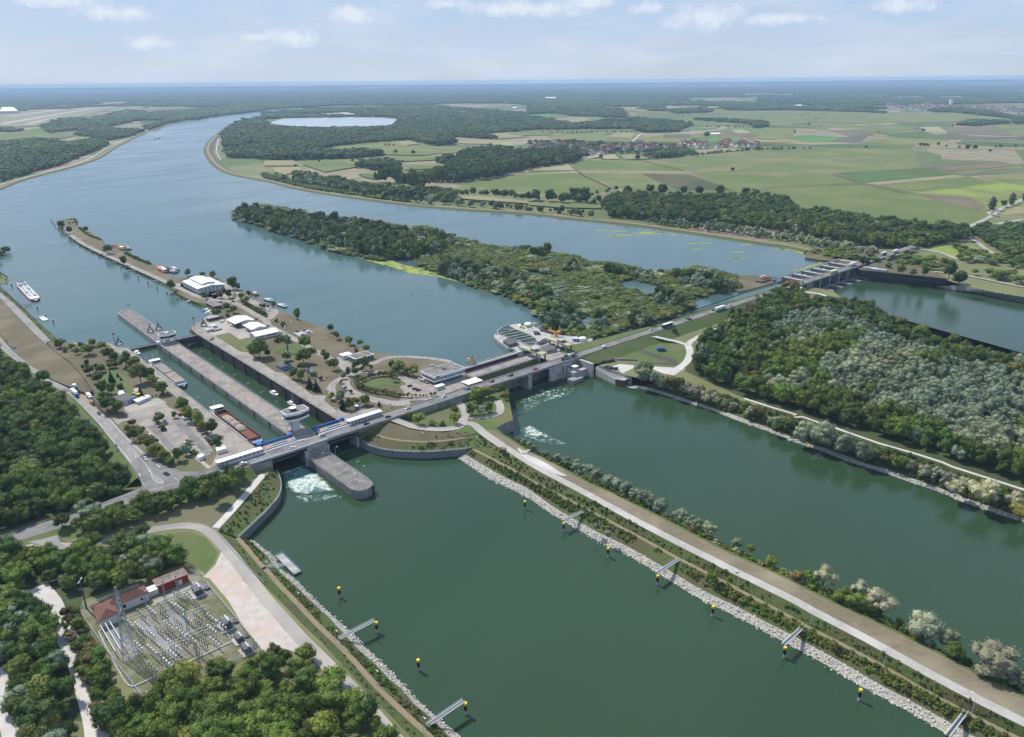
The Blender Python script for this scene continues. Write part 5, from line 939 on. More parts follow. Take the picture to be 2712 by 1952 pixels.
for X,Y,lab in((258.5,-271,'beige portal crane beam nearer the power station hall'),(292.5,-269.5,'beige portal crane beam nearer the embankment')):
 t=th('portal_frame',X,Y,13,lab,'portal crane');MB().box((0,0,6.6),(8.2,29,.8)).build('beam','beige',t);MB().box((-4,0,7.3),(.5,29.4,.9)).box((4,0,7.3),(.5,29.4,.9)).build('side_rail','beige',t);MB().box((0,-3,8.2),(5.8,5,2)).build('machine_house','roof_grey',t);MB().box((0,-3,9.3),(6.6,5.8,.3)).build('roof','concrete_light',t)
 for s in((-3.4,-12.5),(3.4,-12.5),(-3.4,-2),(3.4,-2),(-3.4,8)):MB().box((s[0],s[1],3.1),(1.0,1.0,6.4)).build('column','wood' if s[0]>0 else 'concrete',t)
# intake basin with cross beams
bas=W('c5 250,285 255,240 330,180 440,148 530,205 800,310 890,370 945,440 780,490 590,405 430,355 300,305',13)
t=tag(bpy.data.objects.new('intake_basin',None),'fan shaped fish ladder basin crossed by concrete beams','basin');COL.objects.link(t)
MB().sheet(zs(bas,13.02)).build('water','water_down',t);bb=bas+bas[:1];MB().loft(zs(bb,13),zs(bb,13.6),zs(offs(bas,.9,closed=True)+[offs(bas,.9,closed=True)[0]],13.6)).build('rim','concrete_light',t)
for k,(a_,b_)in enumerate((('280,280','570,215'),('345,310','655,250'),('430,345','730,280'),('520,370','800,315'),('600,410','870,350'),('330,210','530,215'),('690,455','930,430'))):
 p,q=W('c5 '+a_+' '+b_,13.6);MB().box(((p+q)/2),((q-p).length,.8,.6),math.atan2(q.y-p.y,q.x-p.x)).build('beam','concrete_light',t)
def block(name,label,cat,pts,z1,z0,wall='white_wall',roof=None,group=None,over=.25,doors=0):
 c=sum(pts,Vector())/len(pts);o=empty(name,(c.x,c.y,z0),0,label,cat,group);loc=[Vector((p.x-c.x,p.y-c.y,0))for p in pts]
 if area2(loc)<0:loc=loc[::-1]
 MB().prism(loc,0,z1-z0-.25).build('wall',wall,o);MB().prism([p*(1+over/max(p.length,.5))for p in loc],z1-z0-.25,z1-z0,True).build('roof',roof or wall,o)
 e_=max(((b-a).length,i)for i,(a,b)in enumerate(zip(loc,loc[1:]+loc[:1])))[1]
 if doors:
  for i in range(len(loc)):
   a,b=loc[i],loc[(i+1)%len(loc)];d=(b-a).normalized();L_=(b-a).length;n_=Vector((d.y,-d.x,0));k=int(L_/3)
   for j in range(k):q=a+d*(L_*(j+.5)/k)+n_*.04;MB().box((q.x,q.y,(z1-z0)*.52),(1.2,.12,1.1),math.atan2(d.y,d.x)).build('window','glass',o)
 return o
block('solar_shed','black panelled low shed on the intake island','shed',W('c5 340,400 440,350 580,385 580,430 440,470',16),16,12.9,'roof_dark','steel_dark')
block('machine_house','grey concrete machine house between the portal cranes','building',W('c5 975,530 1150,470 1230,470 1240,560 985,610',15),16,12.9,'concrete_light','roof_dark',doors=1)
block('container','grey white container at the tip of the intake island','container',W('c5 705,105 740,85 805,90 805,120 740,130',16),16,12.9,'steel_pale','white')
block('container','glazed green container in the middle of the intake island','container',W('c5 840,200 900,195 935,215 930,235 850,225',15.5),15.5,12.9,'steel_pale','concrete_light')
block('portable_cabin','grey site cabin on the intake road','cabin',W('c5 1525,345 1600,330 1640,345 1625,370 1535,370',16),16,12.9,'steel','steel_pale',doors=1)
block('portable_cabin','white site cabin beside the grey one on the intake road','cabin',W('c5 1630,350 1690,330 1760,340 1745,365 1650,370',16),16,12.9,'white','white')
block('tank','round topped white tank beside the site yard','tank',W('c5 600,130 635,120 650,140 615,155',15),15,12.9,'white','white')
t=empty('loading_crane',P('c5',1250,330,13),TH,'orange yellow loading crane on the intake island','crane');MB().box((0,0,2.2),(2,2,4.4)).build('pillar','orange',t);MB().box((-1.5,4,4.8),(1.1,11,.9)).build('jib','orange',t);MB().box((1,-2,4.9),(2.6,2.6,1.5)).build('cab','orange',t)
t=empty('davit',P('c5',1310,320,13),TH,'cream A-frame davit beside the orange crane','crane');MB().tube((-1.5,0,0),(0,0,10),.25,5).tube((2.5,0,0),(0,0,10),.25,5).build('frame','cream',t)
t=empty('loading_crane',P('c5',840,200,13),0,'small yellow jib crane with a white beam','crane');MB().box((0,0,3),(.5,.5,6)).build('pillar','yellow',t);MB().box((2,0,6),(7,.5,.5)).build('jib','white',t);MB().box((0,0,.5),(1.6,1.6,1)).build('base','yellow',t)
t=empty('conveyor_trough',P('c5',1000,455,13),TH,'black ribbed conveyor troughs beside the basin','machine')
for k in range(9):MB().box((-4+k*1.4,-1+k*.4,1.4),(.8,5,1.2),.4).build('segment','steel_dark',t)
MB().box((1,1,.6),(13,6,1.0)).build('base','steel',t)
for k,(x_,y_)in enumerate(((660,150),(680,190),(1050,420),(1120,430),(1230,590),(1290,590),(900,300),(955,300),(870,150),(960,190))):
 pp=P('c5',x_,y_,13);lab=['rusty','yellow','black','grey','white cloth covered','white tarpaulin covered','dark','black round','cream','pale'][k];t=empty('machine_part',(pp.x,pp.y,13),TH+k,lab+' stored machine part on the power station yard','equipment');mb=MB().box((0,0,.8),(3,1.8,1.6));mb.tube((-1.6,0,1.7),(1.6,.3,2.0),.5,6);mb.build('body',['rust','yellow','steel_dark','steel','concrete_light','white_wall','roof_dark','hull_black','cream','steel_pale'][k],t)
t=empty('pipe_rack',P('c5',1150,270,13),0,'long dark lattice rack along the intake island edge','rack');p,q=W('c5 980,235 1200,300',13);o_=P('c5',1150,270,13);MB().box(((p+q)/2-o_)+Vector((0,0,1)),((q-p).length,1.2,2),math.atan2(q.y-p.y,q.x-p.x)).build('frame','steel_dark',t)
# fish pass block at the right end of the power station
t=th('fish_pass',276,-305,0,'stepped concrete fish pass block at the outlet bank','fish pass')
def fb(X0_,X1_,Y0_,Y1_,z0,z1,name='wall',m='concrete_light'):return bloc(X0_,X1_,Y0_,Y1_,z0,z1,name,m,t,276,-305)
fb(262,269,-301.5,-284,-3,12.9);fb(249.5,262,-302.5,-301.1,-2,13.0);fb(262,275,-302.6,-301.2,-2,13.0,'wall','concrete_light');fb(263,287,-301.2,-290,8,12.85,'deck','concrete_deck')
fb(269,285,-312,-302,-3,7,'chamber');fb(273,277.5,-309,-305,7,10.2,'hut','concrete_light');fb(272.6,277.9,-309.4,-304.6,10.2,10.6,'hut_roof','white');fb(262,275,-318,-311,-3,3.2,'apron','concrete');fb(285,287.6,-318,-296,-3,12.8,'end_wall')
fb(246,262,-305,-302.6,-2,1.2,'sill','concrete_dark')
for k in range(4):fb(262+k*3.2,264+k*3.2,-303-k*1.4,-302.6-k*1.2,5,12.6-k*1.5,'buttress','concrete_light')
for k in range(2):MB().box((251.5-276+k*2.6,-304+305,4.5),(.5,3,5)).build('fin','white_wall',t)
mb=MB()
for k in range(8):
 for j in range(2):mb.box((264+k*1.3-276,-302.72+305,10-j*.9),(.5,.12,.5))
mb.build('opening','concrete_dark',t)
quay=W('s7 65,345 250,445 250,520 60,425',5)
t=th('fish_entrance',289,-330,0,'concrete channel with crossbars ending in rusty piles','fish pass');rel=lambda pts,o:[Vector((p.x,p.y,0))for p in pts]
t.rotation_euler=(0,0,0);t.location=(0,0,0)
ch=W('s7 65,352 90,330 350,425 255,450',6);MB().prism(zs(ch,0),-3,5.4).build('channel_body','concrete_light',t)
for k in range(12):
 f=k/11;a=ch[0].lerp(ch[3],f);b=ch[1].lerp(ch[2],f);MB().box(((a.x+b.x)/2,(a.y+b.y)/2,5.75),((b-a).length,.6,.5),math.atan2(b.y-a.y,b.x-a.x)).build('crossbar','white_wall',t)
cd=[a.lerp(b,.14)for a,b in zip((ch[0],ch[3],ch[2],ch[1]),(ch[1],ch[2],ch[3],ch[0]))];MB().sheet(zs([ch[0].lerp(ch[1],.15),ch[3].lerp(ch[2],.15),ch[3].lerp(ch[2],.85),ch[0].lerp(ch[1],.85)],5.46)).build('channel_floor','concrete_dark',t)
hd_=W('s7 250,447 270,460 345,470 415,435 350,425',5.4);MB().prism(zs(hd_,0),-3,5.0).build('pile_head','rust',t);MB().prism([p*1 for p in zs(hd_,0)],5.0,5.5).build('capping','concrete_light',t)
wl_=W('s7 12,250 60,215 110,203 180,215 200,235 240,240 275,255 300,258 480,262 485,300',9.5)
t=tag(bpy.data.objects.new('curved_wall',None),'curved dark concrete retaining wall of the fish pass pool','retaining wall');COL.objects.link(t);MB().loft(wl_,zs(wl_,1),zs(offs(wl_,-.6),1),offs(wl_,-.6),wl_).build('wall','concrete',t)
pass
slab_=W('s7 363,75,13.6 380,72,13.6 440,140,8.4 415,148,8.4');t=tag(MB().sheet(slab_).build('spillway_chute','concrete_dark'),'dark sloping chute down the road embankment','chute')
for k,(x_,y_)in enumerate(((158,290),(175,345),(205,355),(255,360))):
 pp=P('s7',x_,y_,8.2);t=empty('sluice_gate',(pp.x,pp.y,8.2),TH-.5,['dark sluice gate lying by the pool edge','dark sluice gate stored left of the pair on the gravel','dark sluice gate stored right of the pair on the gravel','dark sluice gate stored apart on the gravel'][k],'sluice gate');MB().box((0,0,.9),(5 if k else 7,1.2,1.8)).build('plate','steel_dark',t);MB().box((-1.6,-.7,.9),(.3,.3,1.9)).box((1.6,-.7,.9),(.3,.3,1.9)).build('rib','steel',t)
# weir
t=th('weir',744,-282,0,'river weir with six gates under the road bridge','weir')
def wbx(X0_,X1_,Y0_,Y1_,z0,z1,name,m):return bloc(X0_,X1_,Y0_,Y1_,z0,z1,name,m,t,744,-282)
for k in range(7):
 x=686+k*23.2;wbx(x-1.8,x+1.8,-300.5,-262,-4,12.6,'pier','concrete');mb=MB();mb.prism([Vector((a-744,b+282,0))for a,b in((x-1.7,-300.5),(x+1.7,-300.5),(x+1.5,-318),(x-1.5,-318))],-3,2.2);mb.build('pier_foot','concrete',t)
 wbx(x-2.3,x+2.3,-289.6,-263,12.6,13.6,'pier_deck','concrete_light')
 if k<6:
  wbx(x+1.8,x+21.4,-292,-290.5,1,10.4,'gate','concrete_dark');wbx(x+1.8,x+21.4,-302,-300.8,.4,1.6,'sill_beam','concrete');wbx(x+2.5,x+20,-299,-298.2,7.2,9.2,'lower_gate','steel_dark');wbx(x+5,x+19,-288.6,-287,12,14.2,'hoist','steel_dark');wbx(x+4,x+10,-276,-273,9.6,12.4,'hoist_house','steel_pale' if k%2 else 'steel_dark');wbx(x+2.5,x+12,-286,-285,12.3,12.8,'yellow_beam','yellow')
wbx(660,828,-264,-262.2,12.6,14.0,'upstream_walkway','steel');wbx(676,690,-301,-289,-2,12.6,'abutment','concrete');wbx(826,836,-302,-262,-2,12.6,'abutment','concrete')
mb=MB();rails(mb,[Vector((-84,19.5,14)),Vector((84,19.5,14))],1.1,3,.08);mb.build('railing','steel_dark',t)
block('valve_house','white blue doored house at the left end of the weir','building',W('s4 400,425 455,420 457,460 405,470',12),13,8.5,'white_wall','concrete_light')
t=empty('stored_gate',P('s4',110,375,12.3),TH,'dark stored gate frame with red lifting gear by the weir','machinery');MB().box((0,0,.8),(34,8,1.6)).build('frame','steel_dark',t)
for k in range(5):MB().box((-6+k*3,(k%2)*2,2.4),(1.6,3.2,2),k*.5).build('lifting_gear','red',t)
MB().box((0,6,4),(12,1,.5)).build('top_beam','white',t)
for k,(x_,y_)in enumerate(((1123,270),(1205,285))):pp=P('s4',x_,y_,12.4);t=empty('greenhouse',(pp.x,pp.y,12.4),TH-1.2,['glass roofed shed above the dark quay wall','second glass roofed shed further along the dark quay wall'][k],'shed');MB().box((0,0,1.0),(17,4.4,2)).build('wall','steel_pale',t);MB().box((0,0,2.2),(17.6,5,.4)).build('roof','steel_pale',t)
# ------------------------------------------------------------------ buildings of the lock island and the left bank
def win_row(t,x0,x1,y,z,n,w=1.6,h=1.1,m='glass',face='y',shutter=None):
 for k in range(n):
  p=x0+(x1-x0)*(k+.5)/n
  f=MB().box((p,y,z)if face=='y' else(y,p,z),(w,.12,h)if face=='y' else(.12,w,h)).build('window',m,t)
  if shutter and k%2==0:MB().box((p+w*.55,y-.04,z)if face=='y' else(y,p,z),(.5,.1,h)).build('shutter',shutter,f)
def gable_mb(x0,x1,y0,y1,ze,zr,axis='y',over=.5,th_=.25):
 mb=MB();x0-=over;x1+=over;y0-=over;y1+=over
 if axis=='y':c=(x0+x1)/2;P_=[(x0,ze),(c,zr),(x1,ze),(x1,ze-th_),(c,zr-th_),(x0,ze-th_)];A_=[(a,y0,b)for a,b in P_];B_=[(a,y1,b)for a,b in P_]
 else:c=(y0+y1)/2;P_=[(y0,ze),(c,zr),(y1,ze),(y1,ze-th_),(c,zr-th_),(y0,ze-th_)];A_=[(x0,a,b)for a,b in P_];B_=[(x1,a,b)for a,b in P_]
 mb.add(A_+B_,[(0,1,7,6),(1,2,8,7),(3,4,10,9),(4,5,11,10),(0,5,4,1),(1,4,3,2),(6,7,10,11),(7,8,9,10),(0,6,11,5),(2,3,9,8)]);return mb
def wall_mb(x0,x1,y0,y1,z0,ze,zr,axis='y'):
 mb=MB();
 if axis=='y':c=(x0+x1)/2;P_=[(x0,z0),(x1,z0),(x1,ze),(c,zr),(x0,ze)];A_=[(a,y0,b)for a,b in P_];B_=[(a,y1,b)for a,b in P_]
 else:c=(y0+y1)/2;P_=[(y0,z0),(y1,z0),(y1,ze),(c,zr),(y0,ze)];A_=[(x0,a,b)for a,b in P_];B_=[(x1,a,b)for a,b in P_]
 return mb.add(A_+B_,[(0,1,2,3,4),(5,9,8,7,6)]+[(i,(i+1)%5,5+(i+1)%5,5+i)for i in(1,2,3,4)])
t=th('office_hall',136.3,176,13,'large white two storey hall with a raised middle roof','building')
wall_mb(-15.6,15.6,-24.5,24,0,6.4,8.4).build('wall','white_wall',t);gable_mb(-15.8,15.8,-24.8,24.5,6.5,8.6).build('roof','white',t)
wall_mb(-7.5,7.5,-17,21,7,9.6,10.8).build('raised_wall','white_wall',t);gable_mb(-7.6,7.6,-17.2,21.5,9.8,11.1).build('raised_roof','white',t)
win_row(t,-14,14,-24.6,4.9,6,1.9,1.1,shutter='yellow');win_row(t,-14,14,-24.6,1.9,6,1.9,1.1,shutter='yellow');[MB().box(q,(1.3,1.3,.8)).build('roof_vent','steel_pale',t)for q in((5,0,11.2),(-11,-12,7.9),(11,8,8.1))];win_row(t,-22,22,-15.7,3.4,9,1.6,1.0,face='x');MB().box((-2,-24.7,1.3),(1.6,.2,2.6)).build('door','steel_dark',t)
t=th('hall_annex',131,206,13,'low white annex behind the large white hall','building');wall_mb(-6,6,-4,4,0,4,5.4,'x').build('wall','white_wall',t);gable_mb(-6,6,-4,4,4,5.6,'x').build('roof','white',t)
t=th('boat_house',113.3,86,13,'flat dark roofed building at the landing stage','building');MB().box((0,0,1.6),(9,22,3.2)).build('wall','roof_dark',t);MB().box((0,0,3.5),(10.6,25,.5)).build('roof','roof_grey',t);MB().box((1,0,4),(1,1,.6)).build('roof_hatch','white',t);win_row(t,-10,10,-4.55,1.9,6,2,1.2,face='x')
for(nm,X,Y,w,d,ze,zr,ax,lab,can)in(('warehouse',108.5,2.5,20,21,4.8,6.8,'y','white warehouse with an open canopy, furthest of the three',6.5),('warehouse',110.3,-27.5,15,20,4.8,6.6,'y','white warehouse in the middle of the three',2),('warehouse',109,-51,23.5,14.5,4.0,6.0,'x','long white warehouse nearest the bridge',0)):
 t=th(nm,X,Y,13,lab,'warehouse','white warehouses on the island')
 wall_mb(-w/2+can,w/2-.5,-d/2+.6,d/2-.6,0,ze-.1,zr-.2,ax).build('wall','white_wall',t);gable_mb(-w/2,w/2,-d/2,d/2,ze,zr,ax).build('roof','white',t)
 if can:[MB().box((-w/2+.6,-d/2+1+k*(d-2)/3,ze/2),(.35,.35,ze)).build('post','steel',t)for k in range(4)];win_row(t,-1,7,-d/2+.5,3.2,3,1.4,.9)
 else:win_row(t,0,10,-d/2+.5,2.2,5,1.6,.9,shutter='yellow');win_row(t,-9,-2,-d/2+.5,2.2,2,1.4,.9)
 if can>3:MB().box((-w/2+5.5,0,2.2),(3,d-2,4.2)).build('stored_goods','steel_dark',t)
t=th('workshop',143.6,-172.5,13,'flat roofed blue grey workshop beside the island road','building');MB().box((0,0,2),(18.6,12,4)).build('wall','steel',t);MB().box((0,0,4.1),(19.4,12.8,.35)).build('fascia','white',t);MB().box((0,0,4.3),(18,11.4,.15)).build('roof','roof_grey',t);win_row(t,-9,9,-6.1,1.8,6,1.6,2.6);win_row(t,-5,5,-9.35,2,3,1.5,1.5,face='x')
t=th('store_shed',135.5,-160,13,'small white store with a flat roof behind the blue grey workshop','shed');MB().box((0,0,1.8),(9,7,3.6)).build('wall','white_wall',t);MB().box((0,0,3.7),(9.6,7.6,.25)).build('roof','white',t)
pv=W('s2 10,795 150,750 265,790 110,840',16.5);c_=toL((pv[0]+pv[2])/2);t=th('pavilion',c_[0],c_[1],13,'small park pavilion with a grey hipped roof','pavilion');MB().box((0,0,1.4),(9,11,2.8)).build('wall','blue_soft',t);mb=MB();mb.add([(-5.3,-6.3,2.8),(5.3,-6.3,2.8),(5.3,6.3,2.8),(-5.3,6.3,2.8),(0,-1.5,4.6),(0,1.5,4.6)],[(0,1,4),(1,2,5,4),(2,3,5),(3,0,4,5),(3,2,1,0)]);mb.build('roof','roof_dark',t)
block('kiosk','small blue kiosk beside the parked silver car','kiosk',W('s2 1350,1510 1400,1500 1425,1520 1375,1535',15.6),15.6,13,'blue','white')
block('restaurant','dark flat roofed restaurant at the edge of the parking lot','restaurant',W('31 958,165 1085,128 1145,172 1050,208',16.5),16.5,13,'white_wall','roof_dark',doors=1)
for q_,lab in(('31 1012,122 1048,108 1085,142 1020,150','white awning behind the dark restaurant roof'),('31 1145,190 1262,146 1290,160 1180,208','long white awning over the restaurant terrace'),('31 1142,98 1190,84 1190,118 1165,125','tan square sunshade on the restaurant lawn')):block('awning',lab,'awning',W(q_,15.6),15.6,13,'white_wall','sand' if 'tan' in lab else 'white')
for k,(x_,y_)in enumerate(((1150,185),(1190,160),(1160,150),(1105,205),(1130,215))):
 pp=P('31',x_,y_,13);t=empty('parasol',(pp.x,pp.y,13),0,['blue and white parasol on the restaurant terrace','yellow parasol on the restaurant terrace','pale yellow parasol near the garden','light blue parasol by the terrace hedge','small blue parasol by the terrace hedge'][k],'parasol');MB().tube((0,0,0),(0,0,2.4),.05,5).build('pole','white',t);MB().tube((0,0,2.2),(0,0,3.0),1.9,8,.1).build('canopy',['blue_soft','yellow','cream','blue_soft','blue'][k],t)
block('container','long white container at the end of the lock parking lot','container',W('31 1850,602 1925,583 1942,605 1862,628',15.6),15.6,13,'white','white');block('container','short white container beside the bridge approach lawn','container',W('31 1690,668 1735,650 1750,668 1705,688',15.5),15.5,13,'white','white')
for q_,lab in(('s1 600,1045 690,1020 745,1045 640,1065','silver tank container lying in the works yard'),('s1 545,1110 595,1095 620,1115 570,1130','pale box container in the works yard'),('s1 620,1095 665,1080 685,1098 640,1112','second pale box container in the works yard')):block('container',lab,'container',W(q_,15.4),15.4,13,'steel_pale','steel_pale')
for k in range(8):pp=P('s1',590+k*24,985-k*5,13);t=empty('gate_panel',(pp.x,pp.y,13),TH,'dark sheet panel standing in the row in the works yard','panel','row of dark sheet panels');MB().box((0,0,2),(.5,7,4)).build('plate','steel_dark',t);MB().box((0,0,4.05),(.6,7.1,.2)).build('top_edge','white',t)
for k,(x_,y_,m_)in enumerate(((700,1150,'rust'),(780,1130,'steel_dark'),(840,990,'steel'),(660,1290,'rust'),(500,1000,'steel_dark'))):pp=P('s1',x_,y_,13);t=empty('steel_stack',(pp.x,pp.y,13),TH+k*.3,['rusty beams stacked beside the works yard lawn','dark scrap heap beside the rusty beams','grey steel stack by the warehouse','brown planks laid on the lock quay','dark iron frame at the works yard corner'][k],'stack');MB().box((0,0,.5),(6,2,1)).box((.5,1.5,.3),(7,.8,.6)).build('beams',m_,t)
# vehicles
CARM={}
def car(p,ang,col,label,kind='car',z=None,group=None):
 k=(col,kind)
 if k not in CARM:
  w=.86 if kind=='car' else.95;prof={'car':([(-2.1,.3),(2.1,.3),(2.15,.75),(1.2,.95),(-2.0,1.0),(-2.15,.7)],[(-1.95,.95),(-1.5,1.45),(.2,1.45),(1.15,.93)]),'van':([(-2.5,.35),(2.5,.35),(2.5,1.0),(1.7,1.2),(1.2,2.0),(-2.5,2.05)],[(1.2,1.3),(1.15,1.95),(1.25,1.95),(1.75,1.25)])}[kind]
  def ext_(pr,w1,w2,m):
   n=len(pr);mb=MB();zmax=max(z for x,z in pr);ww=[w1 if z<zmax-.2 else w2 for x,z in pr]
   mb.add([(x,-a,z)for(x,z),a in zip(pr,ww)]+[(x,a,z)for(x,z),a in zip(pr,ww)],[tuple(range(n)),tuple(range(2*n-1,n-1,-1))]+[(i,n+i,n+(i+1)%n,(i+1)%n)for i in range(n)]);me=bpy.data.meshes.new('m');me.from_pydata(mb.v,[],mb.f);me.materials.append(MATS[m]);return me
  wh=MB();wh.tube((0,-.12,0),(0,.12,0),.33,10);wm=bpy.data.meshes.new('wheel');wm.from_pydata(wh.v,[],wh.f);wm.materials.append(MATS['tyre'])
  rf=MB().box((-.6,0,1.47),(1.5,1.3,.06));rm=bpy.data.meshes.new('roof');rm.from_pydata(rf.v,[],rf.f);rm.materials.append(MATS[col])
  CARM[k]=(ext_(prof[0],w,w*.97,col),ext_(prof[1],w*.92,w*.74,'glass'),wm,rm)
 b,g_,wm,rm=CARM[k];root=empty('van' if kind=='van' else 'car',p if z is None else(p.x,p.y,z),ang,label,'van' if kind=='van' else 'car',group);link('body',b,root);link('windows',g_,root)
 if kind=='car':link('roof',rm,root)
 for x_,y_ in((1.35,.8),(1.35,-.8),(-1.35,.8),(-1.35,-.8)):link('wheel',wm,root,(x_,y_,.33))
 return root
def brg(t_,x,lane,col,label,kind='car'):  # on the bridge road: lane +1 far, -1 near
 a=toL(P(t_,x[0],x[1],14));p=LF(a[0],-295.7+lane*1.85,13.97);return car(p,TH+(0 if lane<0 else math.pi),col,label,kind)
brg('c2',(540,1600),-1,'car_white','white car on the bridge above the left lock bank');brg('c2',(1375,1335),-1,'car_white','white estate car on the bridge over the first chamber');brg('c2',(1915,1150),1,'car_silver','silver car on the bridge over the centre pier')
brg('c3',(1340,270),-1,'car_black','black car on the bridge where the grass slope begins');brg('c3',(1710,150),-1,'car_black','black car at the loop road junction');brg('c4',(205,1190),1,'car_white','white hatchback above the retaining wall');brg('c4',(815,985),1,'car_white','white car in front of the office forecourt')
brg('c4',(1240,855),1,'car_blue','dark blue car passing the white canopy');brg('c4',(1640,720),1,'car_black','black car passing the power station windows');brg('c4',(1955,610),1,'car_black','black car left of the bridge pylon');brg('c5',(460,1000),1,'car_black','black car right of the bridge pylon');brg('c5',(830,875),-1,'car_red','dark red car near the fish pass block')
brg('c5',(1970,490),-1,'car_white','white van on the road beyond the portal cranes','van')
for q_,l_,c_,lab in(((1030,888),1,'car_white','white car behind the blue lorry'),((1330,785),-1,'car_black','black car between the two lorries, near lane'),((1305,778),1,'car_grey','grey car between the two lorries, far lane'),((1528,705),1,'car_black','black car right behind the white lorry'),((1670,660),1,'car_white','white car ahead of the white lorry'),((1922,590),1,'car_black','lone black car on the embankment road'),((2103,530),1,'car_black','black car approaching the weir')):brg('23',q_,l_,c_,lab)
brg('s4',(380,388),-1,'car_black','black car at the start of the weir bridge');brg('s4',(585,322),1,'car_silver','silver car in the middle of the weir bridge');brg('24',(1258,168),-1,'car_black','black car on the far end of the river bridge')
def truck(p,ang,trailer,cab,label,L_=13.5):
 t=empty('truck',p,ang,label,'truck');MB().box((-1.2,0,2.55),(L_-2.2,2.5,2.7)).build('trailer',trailer,t);MB().box((-1.2,0,3.93),(L_-2.1,2.54,.08)).build('roof','white',t);MB().box((-1,0,1.05),(L_-2,2.2,.3)).build('chassis','steel_dark',t);MB().box((L_/2-.6,0,1.9),(2.1,2.45,2.7)).build('cab',cab,t);MB().box((L_/2+.47,0,2.35),(.08,2.2,.9)).build('windscreen','glass',t)
 for x_ in(L_/2-.8,L_/2-4,-L_/2+1.2,-L_/2+2.4,-L_/2+3.6):
  for s in(-1,1):MB().tube((x_,s*1.0,.5),(x_,s*1.25,.5),.5,10).build('wheel','tyre',t)
 return t
def btr(t_,x,lane,trailer,cab,label,z=13.97,**k):a=toL(P(t_,x[0],x[1],z+1));return truck(LF(a[0],-295.7+lane*1.85,z),TH+(0 if lane<0 else math.pi),trailer,cab,label,**k)
btr('23',(1110,830),-1,'navy','white','lorry with a dark blue trailer on the embankment road',L_=16);btr('23',(1590,695),-1,'white','white','long white lorry on the embankment road',L_=17);btr('s4',(688,285),-1,'yellow','white','lorry with a yellow trailer on the weir bridge',z=14,L_=16);btr('s4',(880,218),1,'white','white','white lorry at the right end of the weir',z=14.2,L_=16)
btr('24',(1000,230),1,'navy','white','blue lorry on the bridge beyond the weir',z=15,L_=15);btr('24',(1090,205),-1,'white','white','white lorry ahead of the blue one beyond the weir',z=15.1,L_=15)
a_=toL(P('c5',1430,665,15));t=empty('car_transporter',LF(a_[0],-297.4,13.97),TH,'car transporter with orange ramps loaded with cars','truck');MB().box((0,0,1.0),(17,2.3,.3)).box((0,0,3.0),(15,2.3,.2)).build('decks','steel',t);MB().box((-9.2,0,1.9),(2.2,2.4,2.9)).build('cab','steel_dark',t)
for k in range(4):MB().box((-6.5+k*4,-1.2,2),(.5,.15,3.2),0).build('ramp_post','red',t)
for k in range(4):MB().box((-5.5+k*4,0,3.6),(3.6,1.7,.9)).box((-5.7+k*4,0,4.2),(1.8,1.5,.5)).build('loaded_car',['car_black','car_white','car_silver','car_grey'][k],t);MB().box((-5.5+k*4,0,1.7),(3.6,1.7,.9)).build('loaded_car',['car_silver','car_white','car_black','car_white'][k],t)
for k in range(5):
 for s in(-1,1):MB().tube((-8.5+k*4,s*1.0,.5),(-8.5+k*4,s*1.25,.5),.5,10).build('wheel','tyre',t)
hd=math.atan2((P('31',1100,595,13)-P('31',980,470,13)).y,(P('31',1100,595,13)-P('31',980,470,13)).x)
hd2=math.atan2((P('31',850,320,12)-P('31',640,130,11)).y,(P('31',850,320,12)-P('31',640,130,11)).x)
truck(P('31',645,150,10.95),hd2,'white','blue_soft','white lorry going down the highway beside the wood',14);truck(P('31',770,182,11.3),hd2,'white','white','white lorry stopped in the lay-by',9);truck(P('31',648,100,10.7),hd2,'blue_soft','blue_soft','light blue van lorry half hidden behind the white one',6)
